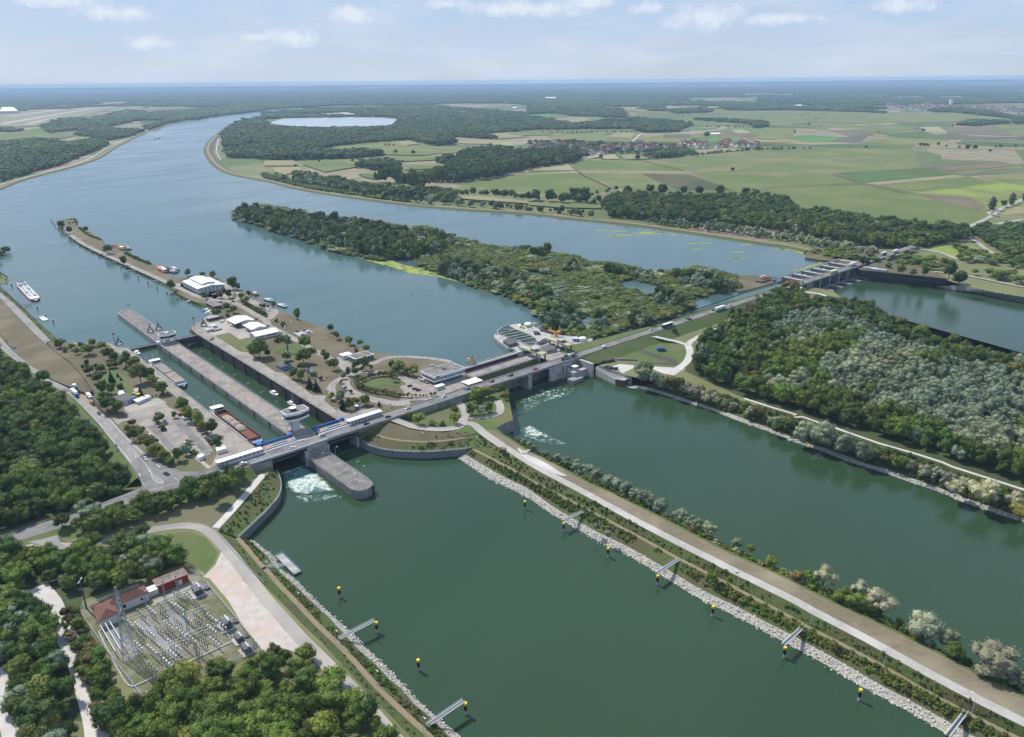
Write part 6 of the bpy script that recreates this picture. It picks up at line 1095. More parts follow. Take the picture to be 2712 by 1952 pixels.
for t_,x_,y_,z_,h_,c_,lab,kd in(('31',580,105,10.7,hd2,'car_silver','silver car at the tail of the white lorry','car'),('31',850,312,12,hd2,'car_black','dark car on the highway beside the two shade trees','car'),('31',1250,702,13.2,hd,'car_white','white car nearing the junction','car'),('31',1430,832,13.3,hd+.3,'car_black','black car beside the traffic island','car'),('31',2085,740,13.3,TH,'car_white','white car on the slip beside the long shelter','car'),('31',1235,1022,12.9,TH-.12,'car_silver','silver car half hidden by roadside trees','car'),('21',55,987,9.75,hd2,'car_black','black car in the highway lay-by','car'),('21',125,1048,9.8,hd2,'car_blue','blue van parked in the highway lay-by','van'),
('31',1350,388,13.1,2.4,'car_grey','grey car under the parking lot tree','car'),('31',1410,372,13.1,2.4,'car_white','white car beside the large parking lot bush','car'),('31',1395,412,13.1,2.4,'car_white','white car behind the small parking lot shrub','car'),('31',1410,448,13.1,2.4,'car_black','black car in front of the small parking lot shrub','car'),('31',1540,323,13.1,2.4,'car_red','red car at the top of the parking lot','car'),('31',1573,358,13.1,2.4,'car_white','white van at the top of the parking lot','van'),('31',1342,538,13.1,2.3,'car_black','black car under the kerbside trees','car'),('31',1290,495,13.1,2.3,'car_white','white car partly under the kerbside trees','car'),('31',1228,435,13.1,2.3,'car_black','dark car beside the parking entrance trees','car'),('31',1760,515,13.1,2.3,'car_silver','silver car, upper one of the quayside trio','car'),('31',1775,527,13.1,2.3,'car_grey','grey car, middle one of the quayside trio','car'),('31',1788,543,13.1,2.3,'car_black','black car, lower one of the quayside trio','car'),('31',1810,572,13.1,2.3,'car_black','black car beside the long white container','car'),('31',1590,567,13.1,2.3,'car_white','white car between the parking lot trees','car'),
('c4',232,800,13.1,TH,'car_black','dark car standing alone on the office forecourt','car'),('c4',312,848,13.1,TH,'car_black','black car, left of the close pair','car'),('c4',375,870,13.1,TH,'car_black','black car, right of the close pair','car'),('c4',535,740,13.1,TH,'car_silver','silver car in the shade of the office overhang','car'),('c4',615,455,13.1,TH,'car_white','white car behind the office building','car'),
('s2',1490,1535,13.1,TH,'car_silver','silver car beside the blue kiosk','car'),('s2',190,915,13.1,TH,'car_blue','blue car beside the park pavilion','car'),('s2',465,310,13.1,TH,'car_silver','silver car at the corner of the concrete pad','car'),('s2',560,262,13.1,TH,'car_white','white pickup on the concrete pad','van'),('s2',495,235,13.1,TH+.6,'car_grey','grey trailer on the concrete pad','car'),('s2',375,250,13.1,TH,'car_grey','grey box trailer left of the concrete pad','car'),
('s1',1000,1065,13.1,-.4,'car_white','white van beside the canopy warehouse','van'),('s1',685,525,13.1,TH,'car_white','white car, left in the hall forecourt row','car'),('s1',745,505,13.1,TH,'car_white','white car, right in the hall forecourt row','car'),('s1',575,610,13.1,TH,'car_grey','dark car behind the dark roofed building','car'),('s1',800,645,13.1,TH,'car_white','white van beside the dark roofed building','van'),('s1',1795,1155,13.1,TH,'car_white','white car nearest the long warehouse','car'),('s1',1820,1170,13.1,TH,'car_silver','silver car, middle of the warehouse row','car'),('s1',1850,1185,13.1,TH,'car_white','white car, last of the warehouse row','car'),('s1',1405,950,13.1,TH,'car_grey','dark car behind the canopy warehouse','car'),('s1',1615,1065,13.1,TH,'car_grey','dark car behind the middle warehouse','car'),
('s1',1700,735,13.1,-.6,'car_white','white caravan beside the shore shrubs','van'),('s1',1630,800,13.1,-.6,'car_white','white camper by the hedge end','van'),('s1',1270,562,13.1,0,'car_white','white car among the shore bushes','car'),('s7',705,180,8.2,.1,'car_blue','blue box van parked on the fish pass meadow','van'),('14',1990,1170,9.1,.7,'car_white','white van on the country road by the poplar','van'),('14',2115,1130,9.1,.7,'car_white','white van on the country road left of the tall poplar','van'),('14',2215,1098,9.1,.7,'car_white','white van on the country road right of the tall poplar','van'),('14',2050,1212,9.1,-.9,'car_silver','silver car at the country road bend','car'),('14',1780,1308,9.1,0,'car_white','white lorry at the wood edge crossing','van')):
 c=car(P(t_,x_,y_,z_),h_,c_,lab,kd)
 if 'box van' in lab or t_=='14':c.scale=(1.7,1.4,1.5)
# boats
def hull(L_,w,h,bow=.2,stern=.06):
 n=14;top=[]
 for s in(1,-1):
  rng_=range(n+1)if s==1 else range(n,-1,-1)
  for i in rng_:
   f=i/n;x=-L_/2+L_*f;k=1.0
   if f>1-bow:k=math.sqrt(max(0,1-((f-(1-bow))/bow)**2))*.98+.02
   if f<stern:k=.7+.3*f/stern
   top.append(Vector((x,s*w/2*k,0)))
 return top[::-1]
def vessel(name,p,ang,label,L_,w,h,hm,dm='steel',cat='ship',sheer=0):
 t=empty(name,p,ang,label,cat);hl_=hull(L_,w,h);MB().prism(hl_,-1,h).build('hull',hm,t);MB().prism([Vector((q.x*.985,q.y*.93,0))for q in hl_],h,h+.12).build('deck',dm,t);return t
def along(t_,a,b,z):p,q=P(t_,*a,z),P(t_,*b,z);return(p+q)/2,math.atan2((q-p).y,(q-p).x),(q-p).length
c,an,Ln=along('21',(180,500),(318,648),10);t=vessel('tanker_barge',c,an,'white decked tanker barge with a red stripe moored at the dolphins',104,11.4,1.7,'hull_black','steel_pale')
MB().prism([Vector((q.x*1.003,q.y*1.015,0))for q in hull(104,11.4,1)],1.0,1.75).build('red_stripe','red',t);MB().box((-43,0,3.2),(9,9,2.8)).box((-44,0,5.2),(5,7,1.8)).build('wheelhouse','white',t);MB().box((-44,0,6.2),(5.4,7.6,.25)).build('wheelhouse_roof','roof_dark',t);MB().box((42,0,2.6),(8,8.5,1.5)).build('forecastle','white',t);MB().path([Vector((-36,0,3)),Vector((38,0,3))],.35,6).build('pipe','white',t)
for k in range(11):MB().box((-32+k*6.6,2.6 if k%2 else-2.8,2.4),(2.6,1.8,1.0)).build('hatch','white' if k%3 else 'steel_dark',t);MB().box((-30+k*6.6,-2.2 if k%2 else 2.4,2.2),(2.2,2.2,.6)).build('valve_box','steel_dark',t)
for s in(-1,1):mb=MB();rails(mb,[Vector((-38,s*5.2,1.8)),Vector((40,s*5.2,1.8))],1,3,.07);mb.build('railing','white',t)
def cargo(x,y0,y1,label,kind):
 L_=y0-y1;t=vessel('cargo_barge',LF(x,(y0+y1)/2,8.9),TH-math.pi/2,label,L_,9.6,1.6,'steel_dark' if kind=='sand' else 'hull_black','steel_pale')
 MB().box((-L_/2+8,0,3.0),(10,7.6,2.6)).build('cabin','white',t);MB().box((-L_/2+11,0,5.0),(4.2,6.4,1.8)).build('wheelhouse','glass',t);MB().box((-L_/2+11,0,6.0),(5.2,7.4,.25)).build('wheelhouse_roof','white',t);MB().tube((-L_/2+4,0,4),(-L_/2+4,0,8.5),.12,5).build('mast','white',t);MB().tube((L_/2-4,0,2),(L_/2-4,0,5),.12,5).build('bow_mast','white',t)
 MB().box((L_/2-5,0,2.2),(4,4,.9)).build('windlass','blue_soft',t);mb=MB();q=[Vector((p.x,p.y,1.7))for p in hull(L_*.97,9,1)if p.x>L_/2-14];rails(mb,q,.9,2,.07);mb.build('railing','white',t)
 x0_,x1_=-L_/2+14,L_/2-9.5
 if kind=='cover':
  for k in range(2):m_=(x0_+x1_)/2;a,b=(x0_,m_-.8)if k==0 else(m_+.8,x1_);MB().box(((a+b)/2,0,2.6),(b-a,8.0,1.6)).build('hatch_cover','concrete_deck',t);MB().box(((a+b)/2,0,3.42),(b-a-1,.25,.08)).build('cover_ridge','steel',t)
 else:
  for s in(-1,1):MB().box(((x0_+x1_)/2,s*3.95,2.7),(x1_-x0_,.3,2.2)).build('coaming','rust',t)
  for xx in(x0_,x1_):MB().box((xx,0,2.7),(.3,8,2.2)).build('coaming','rust',t)
  MB().box(((x0_+x1_)/2,0,1.8),(x1_-x0_-.4,7.6,.1)).build('hold_floor','rust',t);q=x0_+8
  for k,ln in enumerate((7,9,9,10)):
   mb=MB();n=12;vs=[(q+ln/2+math.cos(a)*ln*.55*r_,math.sin(a)*3.7*r_,1.95+(1-r_)**.7*(3.0 if k else 1.5)+.4*(k>0)+.12*math.sin(a*3+k))for r_ in(1,.66,.33)for a in[j*2*math.pi/n for j in range(n)]]+[(q+ln/2,0,5.0 if k else 3.4)]
   mb.add(vs,[(r_*n+j,r_*n+(j+1)%n,(r_+1)*n+(j+1)%n,(r_+1)*n+j)for r_ in range(2)for j in range(n)]+[(2*n+j,2*n+(j+1)%n,3*n)for j in range(n)]);mb.build('sand_heap','sand',t);q+=ln*.98
 return t
cargo(6.2,-44,-126,'cargo barge with pale hatch covers and a blue bow in the first chamber','cover');cargo(6.3,-185,-271,'open barge carrying sand heaps in a red hold','sand')
def yacht(p,ang,label,L_=9,m='white',z=None):
 t=empty('motor_boat',p,ang,label,'boat');MB().prism(hull(L_,L_*.33,1,.45),-.5,1.1).build('hull',m,t);MB().box((-L_*.08,0,1.7),(L_*.42,L_*.24,1.2)).build('cabin','white',t);MB().box((-L_*.02,0,1.75),(L_*.32,L_*.25,.5)).build('windows','glass',t);MB().box((-L_*.36,0,1.15),(L_*.2,L_*.22,.15)).build('cockpit','steel_dark',t)
yacht(P('c1',545,880,8.9),TH-math.pi/2,'white motor boat at the wall behind the cargo barge',11);yacht(P('c2',1085,410,2),TH-math.pi/2,'white motor boat in mid length of the second chamber',12);yacht(P('c2',1390,590,2),TH-math.pi/2,'white motor boat beyond the hexagonal control tower',12)
yacht(P('s1',265,655,10),.4,'white dinghy moored to the spit',7);yacht(P('s1',318,655,10),.4,'grey work launch moored beside the dinghy',7,'steel_dark');yacht(P('s1',600,790,10),.9,'pale blue work boat at the landing stage',14,'blue_soft');yacht(P('s1',640,820,10),.9,'white work boat behind the pale blue one',13);yacht(P('21',1100,665,10),1,'tiny white buoy boat off the guide wall',4);yacht(P('s1',590,850,10),.9,'white launch closest to the quay corner',10)
for t_,a,b,hm,lab,w in(('11',(985,1458),(1070,1500),'rust','rust red work barge moored at the spit',9),('11',(1060,1480),(1120,1498),'hull_black','small black tug beside the rust red barge',6),('21',(1350,345),(1440,400),'rust','work barge with a rusty open hold',10),('21',(1440,350),(1530,385),'hull_black','black pusher tug outside the work barges',8),('21',(1420,385),(1525,400),'navy','dark blue pontoon barge nearest the office hall',8),('s1',(1320,490),(1445,545),'rust','rusty brown flat barge off the island shore',6),('s1',(1570,605),(1700,650),'hull_black','white decked pontoon beside the island shrubs',5),('s1',(1790,700),(1935,750),'hull_black','second white decked pontoon further downstream',5),('11',(1335,545),(1372,530),'steel_dark','small distant ship heading up the river',14)):
 c,an,Ln=along(t_,a,b,10);t=vessel('distant_ship' if 'distant' in lab else 'work_barge',c,an,lab,Ln,w,1.5,hm,'steel_pale' if 'white decked' in lab else hm if hm=='rust' else 'steel_dark')
 MB().box((Ln*.2,0,2.4),(Ln*.16,w*.5,2)).box((-Ln*.1,w*.2,2.1),(Ln*.2,w*.2,1)).build('deck_house','white',t);
 if 'rust red' in lab:MB().box((0,0,3),(4,3,3)).tube((0,0,4),(-6,0,9),.4,5).build('crane','yellow',t)
 if 'hold' in lab:MB().box((-Ln*.2,0,1.7),(Ln*.35,w*.6,.3)).build('hold','salmon',t)
pw=[P('11',1345,548,10.04),P('11',1250,522,10.04),P('11',1345,552,10.04)];
c,an,Ln=along('42',(130,70),(283,220),0);t=empty('pontoon',(c.x,c.y,0),an,'white railed landing pontoon on the canal with a footbridge','pontoon');MB().box((0,0,.3),(23,4.3,1.4)).build('float','steel_dark',t);MB().box((0,0,1.05),(22.6,4,.15)).build('deck','concrete_light',t);mb=MB();rails(mb,[Vector((-11.3,-2,1.1)),Vector((-11.3,2,1.1)),Vector((11.3,2,1.1)),Vector((11.3,-2,1.1))],1.1,2,.07);mb.build('railing','blue_soft',t)
p,q=W('42 20,160,5.4 180,150,1.4');t=tag(bpy.data.objects.new('gangway',None),'white lattice footbridge from the berm to the landing pontoon','footbridge');COL.objects.link(t);mb=MB();s_=Vector((.7,1,0)).normalized()*.9
for s in(-1,1):mb.tube(p+s_*s,q+s_*s,.12,5).tube(p+s_*s+Vector((0,0,1.2)),q+s_*s+Vector((0,0,1.2)),.1,5)
for k in range(9):a,b=p.lerp(q,k/8),p.lerp(q,min((k+1)/8,1));[mb.tube(a+s_*s,b+s_*s+Vector((0,0,1.2)),.06,4)for s in(-1,1)]
mb.build('truss','white',t)
c,an,Ln=along('21',(350,778),(400,812),10);t=empty('pontoon',(c.x,c.y,10),an,'small white pontoon at the left upstream bank','pontoon');MB().box((0,0,.4),(17,5,1.2)).build('float','white',t);mb=MB();rails(mb,[Vector((-8,-2,1)),Vector((-8,2,1)),Vector((8,2,1))],1,2);mb.build('railing','white',t)
# mooring dolphins and their gangways
DM=None;ORD='first second third fourth fifth sixth seventh eighth ninth tenth eleventh twelfth thirteenth fourteenth fifteenth sixteenth seventeenth eighteenth nineteenth twentieth twenty-first'.split()
def dolphin(p,label,grp,h=6.0,r=.72):
 global DM
 if DM is None:DM=[MB().tube((0,0,-3),(0,0,4.0),r*.82,12).build('pile','concrete_light').data,MB().tube((0,0,2.2),(0,0,5.0),r*.92,12).build('dark_collar','hull_black').data,MB().tube((0,0,5.0),(0,0,6.2),r*1.08,12).build('yellow_cap','yellow').data];[bpy.data.objects.remove(o)for o in list(bpy.data.objects)if o.name in('pile','dark_collar','yellow_cap')]
 t=empty('mooring_post',p,random.random()*6,label,'mooring post',grp);t.scale=(1,1,h/6.2)
 for nm,me in zip(('pile','collar','cap'),DM):link(nm,me,t)
for t_,x_,y_,lab in(('42',648,422,'first left bank post past the landing pontoon'),('42',967,722,'left bank post with a gangway, middle of the left bank'),('42',1325,1049,'left bank post standing free between two gangways'),('42',1728,1424,'left bank post with a gangway nearest the viewer'),('32',2236,1132,'first right bank post below the sheet pile wall'),('33',300,1322,'second right bank post, with the first gangway'),('33',680,1540,'third right bank post, standing free'),('43',1103,315,'fourth right bank post, with the second gangway'),('43',1577,584,'fifth right bank post, standing free'),('43',2190,940,'sixth right bank post, with the third gangway'),('44',850,1307,'right bank post nearest the viewer, standing free')):
 dolphin(P(t_,x_,y_,0),'yellow capped '+lab,'yellow capped mooring posts of the canal')
dolphin(P('44',1600,1660,0),'yellow capped post at the bottom edge of the picture','yellow capped mooring posts of the canal')
def gang(a,b,label,grp):
 t=tag(bpy.data.objects.new('mooring_gangway',None),label,'gangway',grp);COL.objects.link(t);d=(b-a);n_=Vector((-d.y,d.x,0)).normalized()*.75
 for s in(-1,1):MB().tube(a+n_*s,b+n_*s,.22,4).build('beam','steel_pale',t);MB().tube(a+n_*s+Vector((0,0,1)),b+n_*s+Vector((0,0,1)),.07,4).build('handrail','steel_pale',t)
 MB().loft([a+n_*.7,b+n_*.7],[a-n_*.7,b-n_*.7]).build('grating','steel_dark',t)
for t_,a,b,lab in(('42',(640,775),(945,620),'gangway to the middle left bank post'),('42',(1390,1525),(1710,1310),'gangway to the left bank post nearest the viewer'),('33',(500,1135),(295,1228),'first gangway on the right bank'),('43',(1290,95),(1098,215),'second gangway on the right bank'),('44',(385,665),(202,828),'third gangway on the right bank'),('44',(1772,1400),(1610,1610),'fourth gangway on the right bank, at the picture edge')):gang(P(t_,*a,5.6),P(t_,*b,6.2),'pale steel '+lab,'mooring gangways of the canal')
for k,(x_,y_,g_)in enumerate(((5,427,0),(55,468,1),(102,517,0),(323,717,0),(390,778,1),(460,832,0))):
 dolphin(P('21',x_,y_,10),'yellow capped upstream post on the left bank, number %s from the left'%['one','two','three','four','five','six'][k],'mooring posts of the left upstream bank',4.2,.7)
 if g_:gang(P('21',x_-105,y_-2,12.5),P('21',x_,y_-25,13.6),'dark gangway to upstream post number %s on the left bank'%['one','two','three','four','five','six'][k],'gangways of the left upstream bank')
for a,b in(((165,655),(262,642)),((200,672),(265,660))):gang(P('21',*a,11.5),P('21',*b,12),'gangway reaching the bow of the tanker barge','gangways of the left upstream bank')
SP=[('11',443,1258,0),('11',460,1275,0),('11',477,1302,0),('21',500,30,1),('21',530,52,0),('21',560,82,1),('21',592,107,0),('21',635,137,1),('21',682,165,0),('21',733,195,1),('21',788,229,0),('21',850,260,1),('21',909,292,0),('21',972,327,1),('21',1040,360,0),('21',1112,404,1),('21',1187,449,0),('21',1270,494,1),('21',1350,542,0),('21',1436,584,1),('21',1528,637,0)]
for k,(t_,x_,y_,g_)in enumerate(SP):
 dolphin(P(t_,x_,y_,10),ORD[k]+' dark mooring post from the tip in the row beside the spit','mooring posts along the spit',4.2,.62)
 if g_:gang(P(t_,x_+75+k,y_-30,12.6),P(t_,x_,y_-24,13.6),'thin dark gangway from the spit to the '+ORD[k]+' mooring post of the row','gangways along the spit')
for t_,x_,y_,lab in(('22',752,735,'yellow buoy in the upstream water, left one'),('22',1262,580,'yellow buoy in the upstream water, right one')):
 t=empty('buoy',P(t_,x_,y_,10),0,lab,'buoy');MB().tube((0,0,-.3),(0,0,1),1.0,10,.8).build('float','yellow',t);MB().tube((0,0,1),(0,0,3.4),.5,8,.1).build('top_mark','yellow',t)
# lamp posts
LM={};LC=LD=-1
def lamp(p,h,label,grp,arm=1.2,ang=0):
 k=round(h)
 if k not in LM:
  a=MB().tube((0,0,0),(0,0,h),.12,6,.07).build('pole','steel_pale');b=MB().tube((0,0,h),(arm,0,h+.25),.06,5).box((arm+.4,0,h+.25),(.9,.35,.16)).build('lamp_head','white');LM[k]=(a.data,b.data);bpy.data.objects.remove(a);bpy.data.objects.remove(b)
 t=empty('street_lamp',p,ang,label,'street lamp',grp);link('pole',LM[k][0],t);link('lamp_head',LM[k][1],t)
for t_,x_,y_,z_ in(('32',2128,785,5.6),('33',183,962,5.6),('33',905,1337,5.6),('33',1333,1562,5.6),('43',1790,340,5.6),('44',437,672,5.6),('44',1067,1002,5.6),('44',1822,1412,5.6),('32',1372,580,6.5),('32',1835,620,5.6)):LC+=1;lamp(P(t_,x_,y_,z_),9,['lowest slope lamp post right of the sheet pile wall','lamp post on the centre dike above the first right bank post','lamp post on the centre dike between the first two gangways','lamp post on the centre dike at the second gangway','lamp post on the centre dike beside the green bushes','lamp post on the centre dike at the third gangway','lamp post on the centre dike between the third and fourth gangways','lamp post on the centre dike at the fourth gangway','small lamp post on the grass slope behind the curved quay wall','lamp post at the start of the centre dike berm'][LC],'lamp posts of the centre dike',ang=TH+1.5)
for t_,x_,y_,z_ in(('42',22,222,5.4),('42',295,492,5.4),('42',617,822,5.4),('42',962,1172,5.4),('42',1365,1582,5.4)):LD+=1;lamp(P(t_,x_,y_,z_),8,['lamp post on the left berm at the landing pontoon footbridge','lamp post on the left berm above the first left bank post','lamp post on the left berm at the first gangway','lamp post on the left berm between the two gangways','lamp post on the left berm nearest the picture bottom'][LD],'lamp posts of the left canal bank',ang=TH-1.5)
for k in range(10):lamp(LF(27.6,-18-k*25.5,13.1),7,ORD[k]+' lamp post from the upstream tower in the near row on the centre pier','lamp posts on the centre pier near row',ang=TH+math.pi)
for k in range(9):lamp(LF(37.4,-24-k*25.5,13.1),6.5,ORD[k]+' lamp post from the upstream tower in the far row on the centre pier','lamp posts on the centre pier far row',ang=TH)
for k in range(11):lamp(LF(66.5,-8-k*26,13),7,ORD[k]+' lamp post from the upstream gate along the island quay','lamp posts of the island quay',ang=TH+math.pi)
for k in range(7):lamp(LF(-3.5,-60-k*30,13),7,ORD[k]+' lamp post from upstream along the left lock quay','lamp posts of the left quay',ang=TH)
for X,Y,lab in((38,-316,'lamp on the far edge of the low pier, nearest the bridge'),(37.6,-344,'lamp on the far edge of the low pier, middle'),(37,-352,'lamp on the far edge of the low pier, outermost'),(26.5,-318,'lamp on the near edge of the low pier, nearest the bridge'),(26.5,-338,'lamp on the near edge of the low pier, middle'),(28,-356,'lamp at the rounded end of the low pier')):lamp(LF(X,Y,6.1),8,lab,None,ang=TH)
for t_,x_,y_,z_,lab in(('32',1688,450,9.6,'lamp post at the loop road fork'),('s2',252,195,13,'white lamp beside the long island road'),('s2',848,490,13,'white lamp on the brown river lawn'),('s2',2030,1190,13,'lamp post in the oval planting'),('s1',2000,1105,13,'white lamp on the brown lawn near the round bush'),('31',1875,830,13.3,'lamp post on the bridge approach'),('31',1790,720,13,'lamp post by the short white container'),('s1',1497,860,13,'white lamp in the hedge row')):lamp(P(t_,x_,y_,z_),8,lab,None)
for t_,x_,y_,h_,lab in(('c1',165,735,11,'dark signal mast at the left lock head'),('c1',1535,490,13,'dark signal mast at the island quay corner')):
 t=empty('signal_mast',P(t_,x_,y_,13),TH,lab,'mast');MB().tube((0,0,0),(0,0,h_),.22,6).build('pole','steel_dark',t);MB().box((0,0,h_),(2.6,.6,1.2)).build('signal_head','steel_dark',t)
for t_,x_,y_,lab in(('c1',235,735,'dark stop log crane frame at the left lock head'),('c1',770,520,'dark lattice crane frame on the pier, left one'),('c1',915,480,'dark lattice crane frame on the pier, right one'),('s1',520,1060,'dark crane frame at the works yard corner')):
 t=empty('crane_frame',P(t_,x_,y_,13.3),TH,lab,'crane frame');mb=MB();[mb.tube((sx*3,sy*1.5,0),(0,sy*.6,6.5),.3,5)for sx in(-1,1)for sy in(-1,1)];mb.tube((-3,0,2.5),(3,0,2.5),.25,5).tube((0,0,6),(0,0,8.5),.35,5);mb.build('frame','steel_dark',t);MB().box((0,0,.4),(5,3,.8)).build('base','steel',t)
t=empty('navigation_mast',P('s2',212,605,13),TH,'tall grey radio mast on the island lawn','mast');hm_=zat(P('s2',212,605,13),'s2',140)-13;MB().tube((0,0,0),(0,0,hm_*.35),.9,8,.5).build('base_pole','steel_dark',t);MB().tube((0,0,hm_*.35),(0,0,hm_),.3,6,.15).build('pole','steel',t);MB().box((0,0,hm_-1.5),(1,1,3)).build('top','white',t);MB().box((0,0,.4),(3.2,3.2,.8)).build('plinth','concrete_light',t)
for x_,y_,yt,m_,lab in((590,1030,885,'blue','blue flag on a tall pole beside the conifers'),(652,1035,850,'white','white flag on a tall pole beside the conifers')):
 pp=P('s2',x_,y_,13);h_=zat(pp,'s2',yt)-13;t=empty('flag_pole',pp,TH,lab,'flag');MB().tube((0,0,0),(0,0,h_),.1,6).build('pole','white',t);MB().box((-.9,0,h_-2.4),(1.7,.12,4.6)).build('flag',m_,t)
t=empty('monument',P('s2',770,1075,13),TH,'black round winch wheel on display on the lawn','monument');MB().tube((0,-1,1.8),(0,1,1.8),1.8,12).build('wheel','steel_dark',t);MB().box((0,0,.4),(5,4,.3)).build('plinth','concrete_light',t)
for t_,x_,y_,lab in(('s2',868,1270,'white standing information board by the conifers'),('s2',857,1030,'white standing sign beside the black wheel'),('22',1080,1550,'white direction sign at the island exit'),('s3',325,470,'blue and white road sign beside the highway')):
 t=empty('sign',P(t_,x_,y_,13),TH,lab,'sign');MB().box((0,0,2.2),(2.2,.15,2.2)).build('panel','steel_pale' if 'blue' in lab else 'white',t);MB().tube((0,0,0),(0,0,1.3),.1,5).build('post','steel',t)
sq=W('s2 5,605 105,655 340,635 450,580 285,505 130,540',13.05);t=tag(MB().path(sq+sq[:1],.35,4).build('low_hedge','wood'),'brown clipped hedge outlining a rectangle on the lawn','hedge')
t=empty('bus_shelter',P('32',2050,640,9.6),-.6,'small brown roofed shelter beside the dike road','shelter');MB().box((0,0,1.2),(3.6,2.4,2.4)).build('wall','wood',t);MB().box((0,0,2.5),(4.2,3,.25)).build('roof','wood',t)
t=empty('trailer',P('42',648,1195,8.1),math.radians(-52),'pale blue rounded box trailer beside the gravel road','trailer');MB().box((0,0,1.6),(7.4,2.8,2.2)).build('body','steel_pale',t);mb=MB();mb.add([(x,math.cos(a)*1.45,2.7+math.sin(a)*.7)for x in(-3.8,3.8)for a in[k*math.pi/6 for k in range(7)]],[tuple(range(7)),tuple(range(13,6,-1))]+[(i,i+1,8+i,7+i)for i in range(6)]);mb.build('roof','trailer_blue',t)
for s in(-1,1):MB().tube((-1,s*1.2,.5),(-1,s*1.45,.5),.5,10).build('wheel','tyre',t)
for k,(t_,x_,y_,m_,lab)in enumerate((('34',1342,685,'car_blue','person in blue cycling on the bank track'),('34',830,735,'orange','angler sitting on the stones by the outlet'),('32',2072,590,'white','person on a bicycle on the dike road'),('s1',335,545,'steel_dark','person in dark clothes on the spit road'))):
 pp=P(t_,x_,y_,8 if k!=1 else 1.2);pp=Vector((pp.x,pp.y,(8.2,1.2,9.6,13.1)[k]));me=bpy.data.meshes.new('person');vs=[(0,0,.95),(0,0,1.2),(0,0,1.45),(0,0,1.6),(0,0,1.78),(.1,.12,.5),(.05,.14,.05),(-.1,-.12,.5),(-.25,-.14,.08),(.02,.22,1.4),(.2,.3,1.15),(.45,.25,1.1),(.02,-.22,1.4),(.2,-.3,1.15),(.45,-.25,1.1)]
 me.from_pydata(vs,[(0,1),(1,2),(2,3),(3,4),(0,5),(5,6),(0,7),(7,8),(2,9),(9,10),(10,11),(2,12),(12,13),(13,14)],[]);o=link('person',me,None,pp);tag(o,lab,'person');md=o.modifiers.new('skin','SKIN');rr=[.17,.17,.19,.07,.12,.09,.06,.09,.06,.07,.055,.045,.07,.055,.045]
 for v_,r_ in zip(me.skin_vertices[0].data if me.skin_vertices else[],rr):v_.radius=(r_,r_)
 if not me.skin_vertices:o.modifiers.remove(md);bm_=MB();[bm_.tube(vs[a],vs[b],rr[a],6,rr[b])for a,b in((0,1),(1,2),(2,3),(3,4),(0,5),(5,6),(0,7),(7,8),(2,9),(9,10),(10,11),(2,12),(12,13),(13,14))];m2=bpy.data.meshes.new('person');m2.from_pydata(bm_.v,[],bm_.f);o.data=m2;me=m2
 me.materials.append(MATS[m_])
 if k in(0,2):
  b_=empty('bicycle',pp,0,'bicycle under the '+('person in blue' if k==0 else 'dike road rider'),'bicycle')
  for xx in(-.5,.5):mb=MB();mb.path([Vector((xx+.34*math.cos(a),0,.34+.34*math.sin(a)))for a in[j*math.pi/5 for j in range(11)]],.04,4);mb.build('wheel','tyre',b_)
  MB().tube((-.5,0,.34),(.1,0,.85),.04,4).tube((.5,0,.34),(.35,0,1.0),.04,4).tube((-.1,0,.8),(.4,0,.85),.04,4).build('frame','steel',b_)
# guard rails of roads
for q_,z_,lab in(('31 1225,935 1150,1003 1000,1058 800,1112 400,1235 150,1320 0,1372',12,'long steel guard rail above the access road'),('31 520,1290 500,1340 515,1380 600,1405 800,1385 1050,1345 1300,1300 1450,1270 1650,1245 1780,1270 1850,1320 1950,1430 2110,1610 42 0,300',8.6,'curving steel guard rail along the service road'),('s2 1095,1130 1130,1240 1210,1310 1300,1345 1370,1330',13,'curved guard rail round the shrub bed'),('s2 1320,1140 1360,1220 1500,1290 1700,1350 2000,1400 2268,1420',13,'curved guard rail round the oval hedge'),('32 1180,310 1180,350 1250,395 1400,425 1560,430 1680,395',10.5,'curved guard rail round the stubble plot'),('23 1660,1290',9,''),('31 570,120 700,250 860,420 1000,600 1110,745 1190,880',12.6,'roadside guard rail between highway and wood')):
 if not lab:continue
 pts_=W(q_,z_);
 if 'above the access' in lab:pts_=W('31 1225,935,13.2 1150,1000,12.7 800,1108,11 400,1228,9.5 0,1370,8.8')
 railing(lab,smooth(pts_,4),None,'steel',.8,4)
mat('substation_soil',(0.165,0.145,0.085),(0.085,0.105,0.04),0.35,col3=(.22,.195,.135),scale3=.08,contrast=.14)
# ------------------------------------------------------------------ substation
def sub(X,Y,z=8.0):return LF(X,Y,z)
cover('substation_ground','substation_soil',lpoly('-134,-378 -106,-378 -80,-380 -80.2,-462 -96,-462 -130,-455',8.04))
for q_ in('-129,-400 -124,-400 -120,-428 -128,-430','-117,-404 -112,-404 -106,-438 -112,-442','-104,-404 -100,-404 -98,-430 -103,-432'):cover('gravel_bed','asphalt',lpoly(q_,8.09))
t=tag(MB().path(smooth(lpoly('-128,-399.5 -130.3,-401 -131,-405 -131.5,-440 -130,-447 -126,-448 -90,-448.5 -88,-446 -87.6,-442',8.12),4),.45,4).build('kerb_path','concrete_light'),kind='structure')
t=tag(MB().loft(lpoly('-106,-394.5 -84,-392',8.1),lpoly('-106,-398 -84,-396',8.1)).build('service_path','concrete_road'),kind='structure')
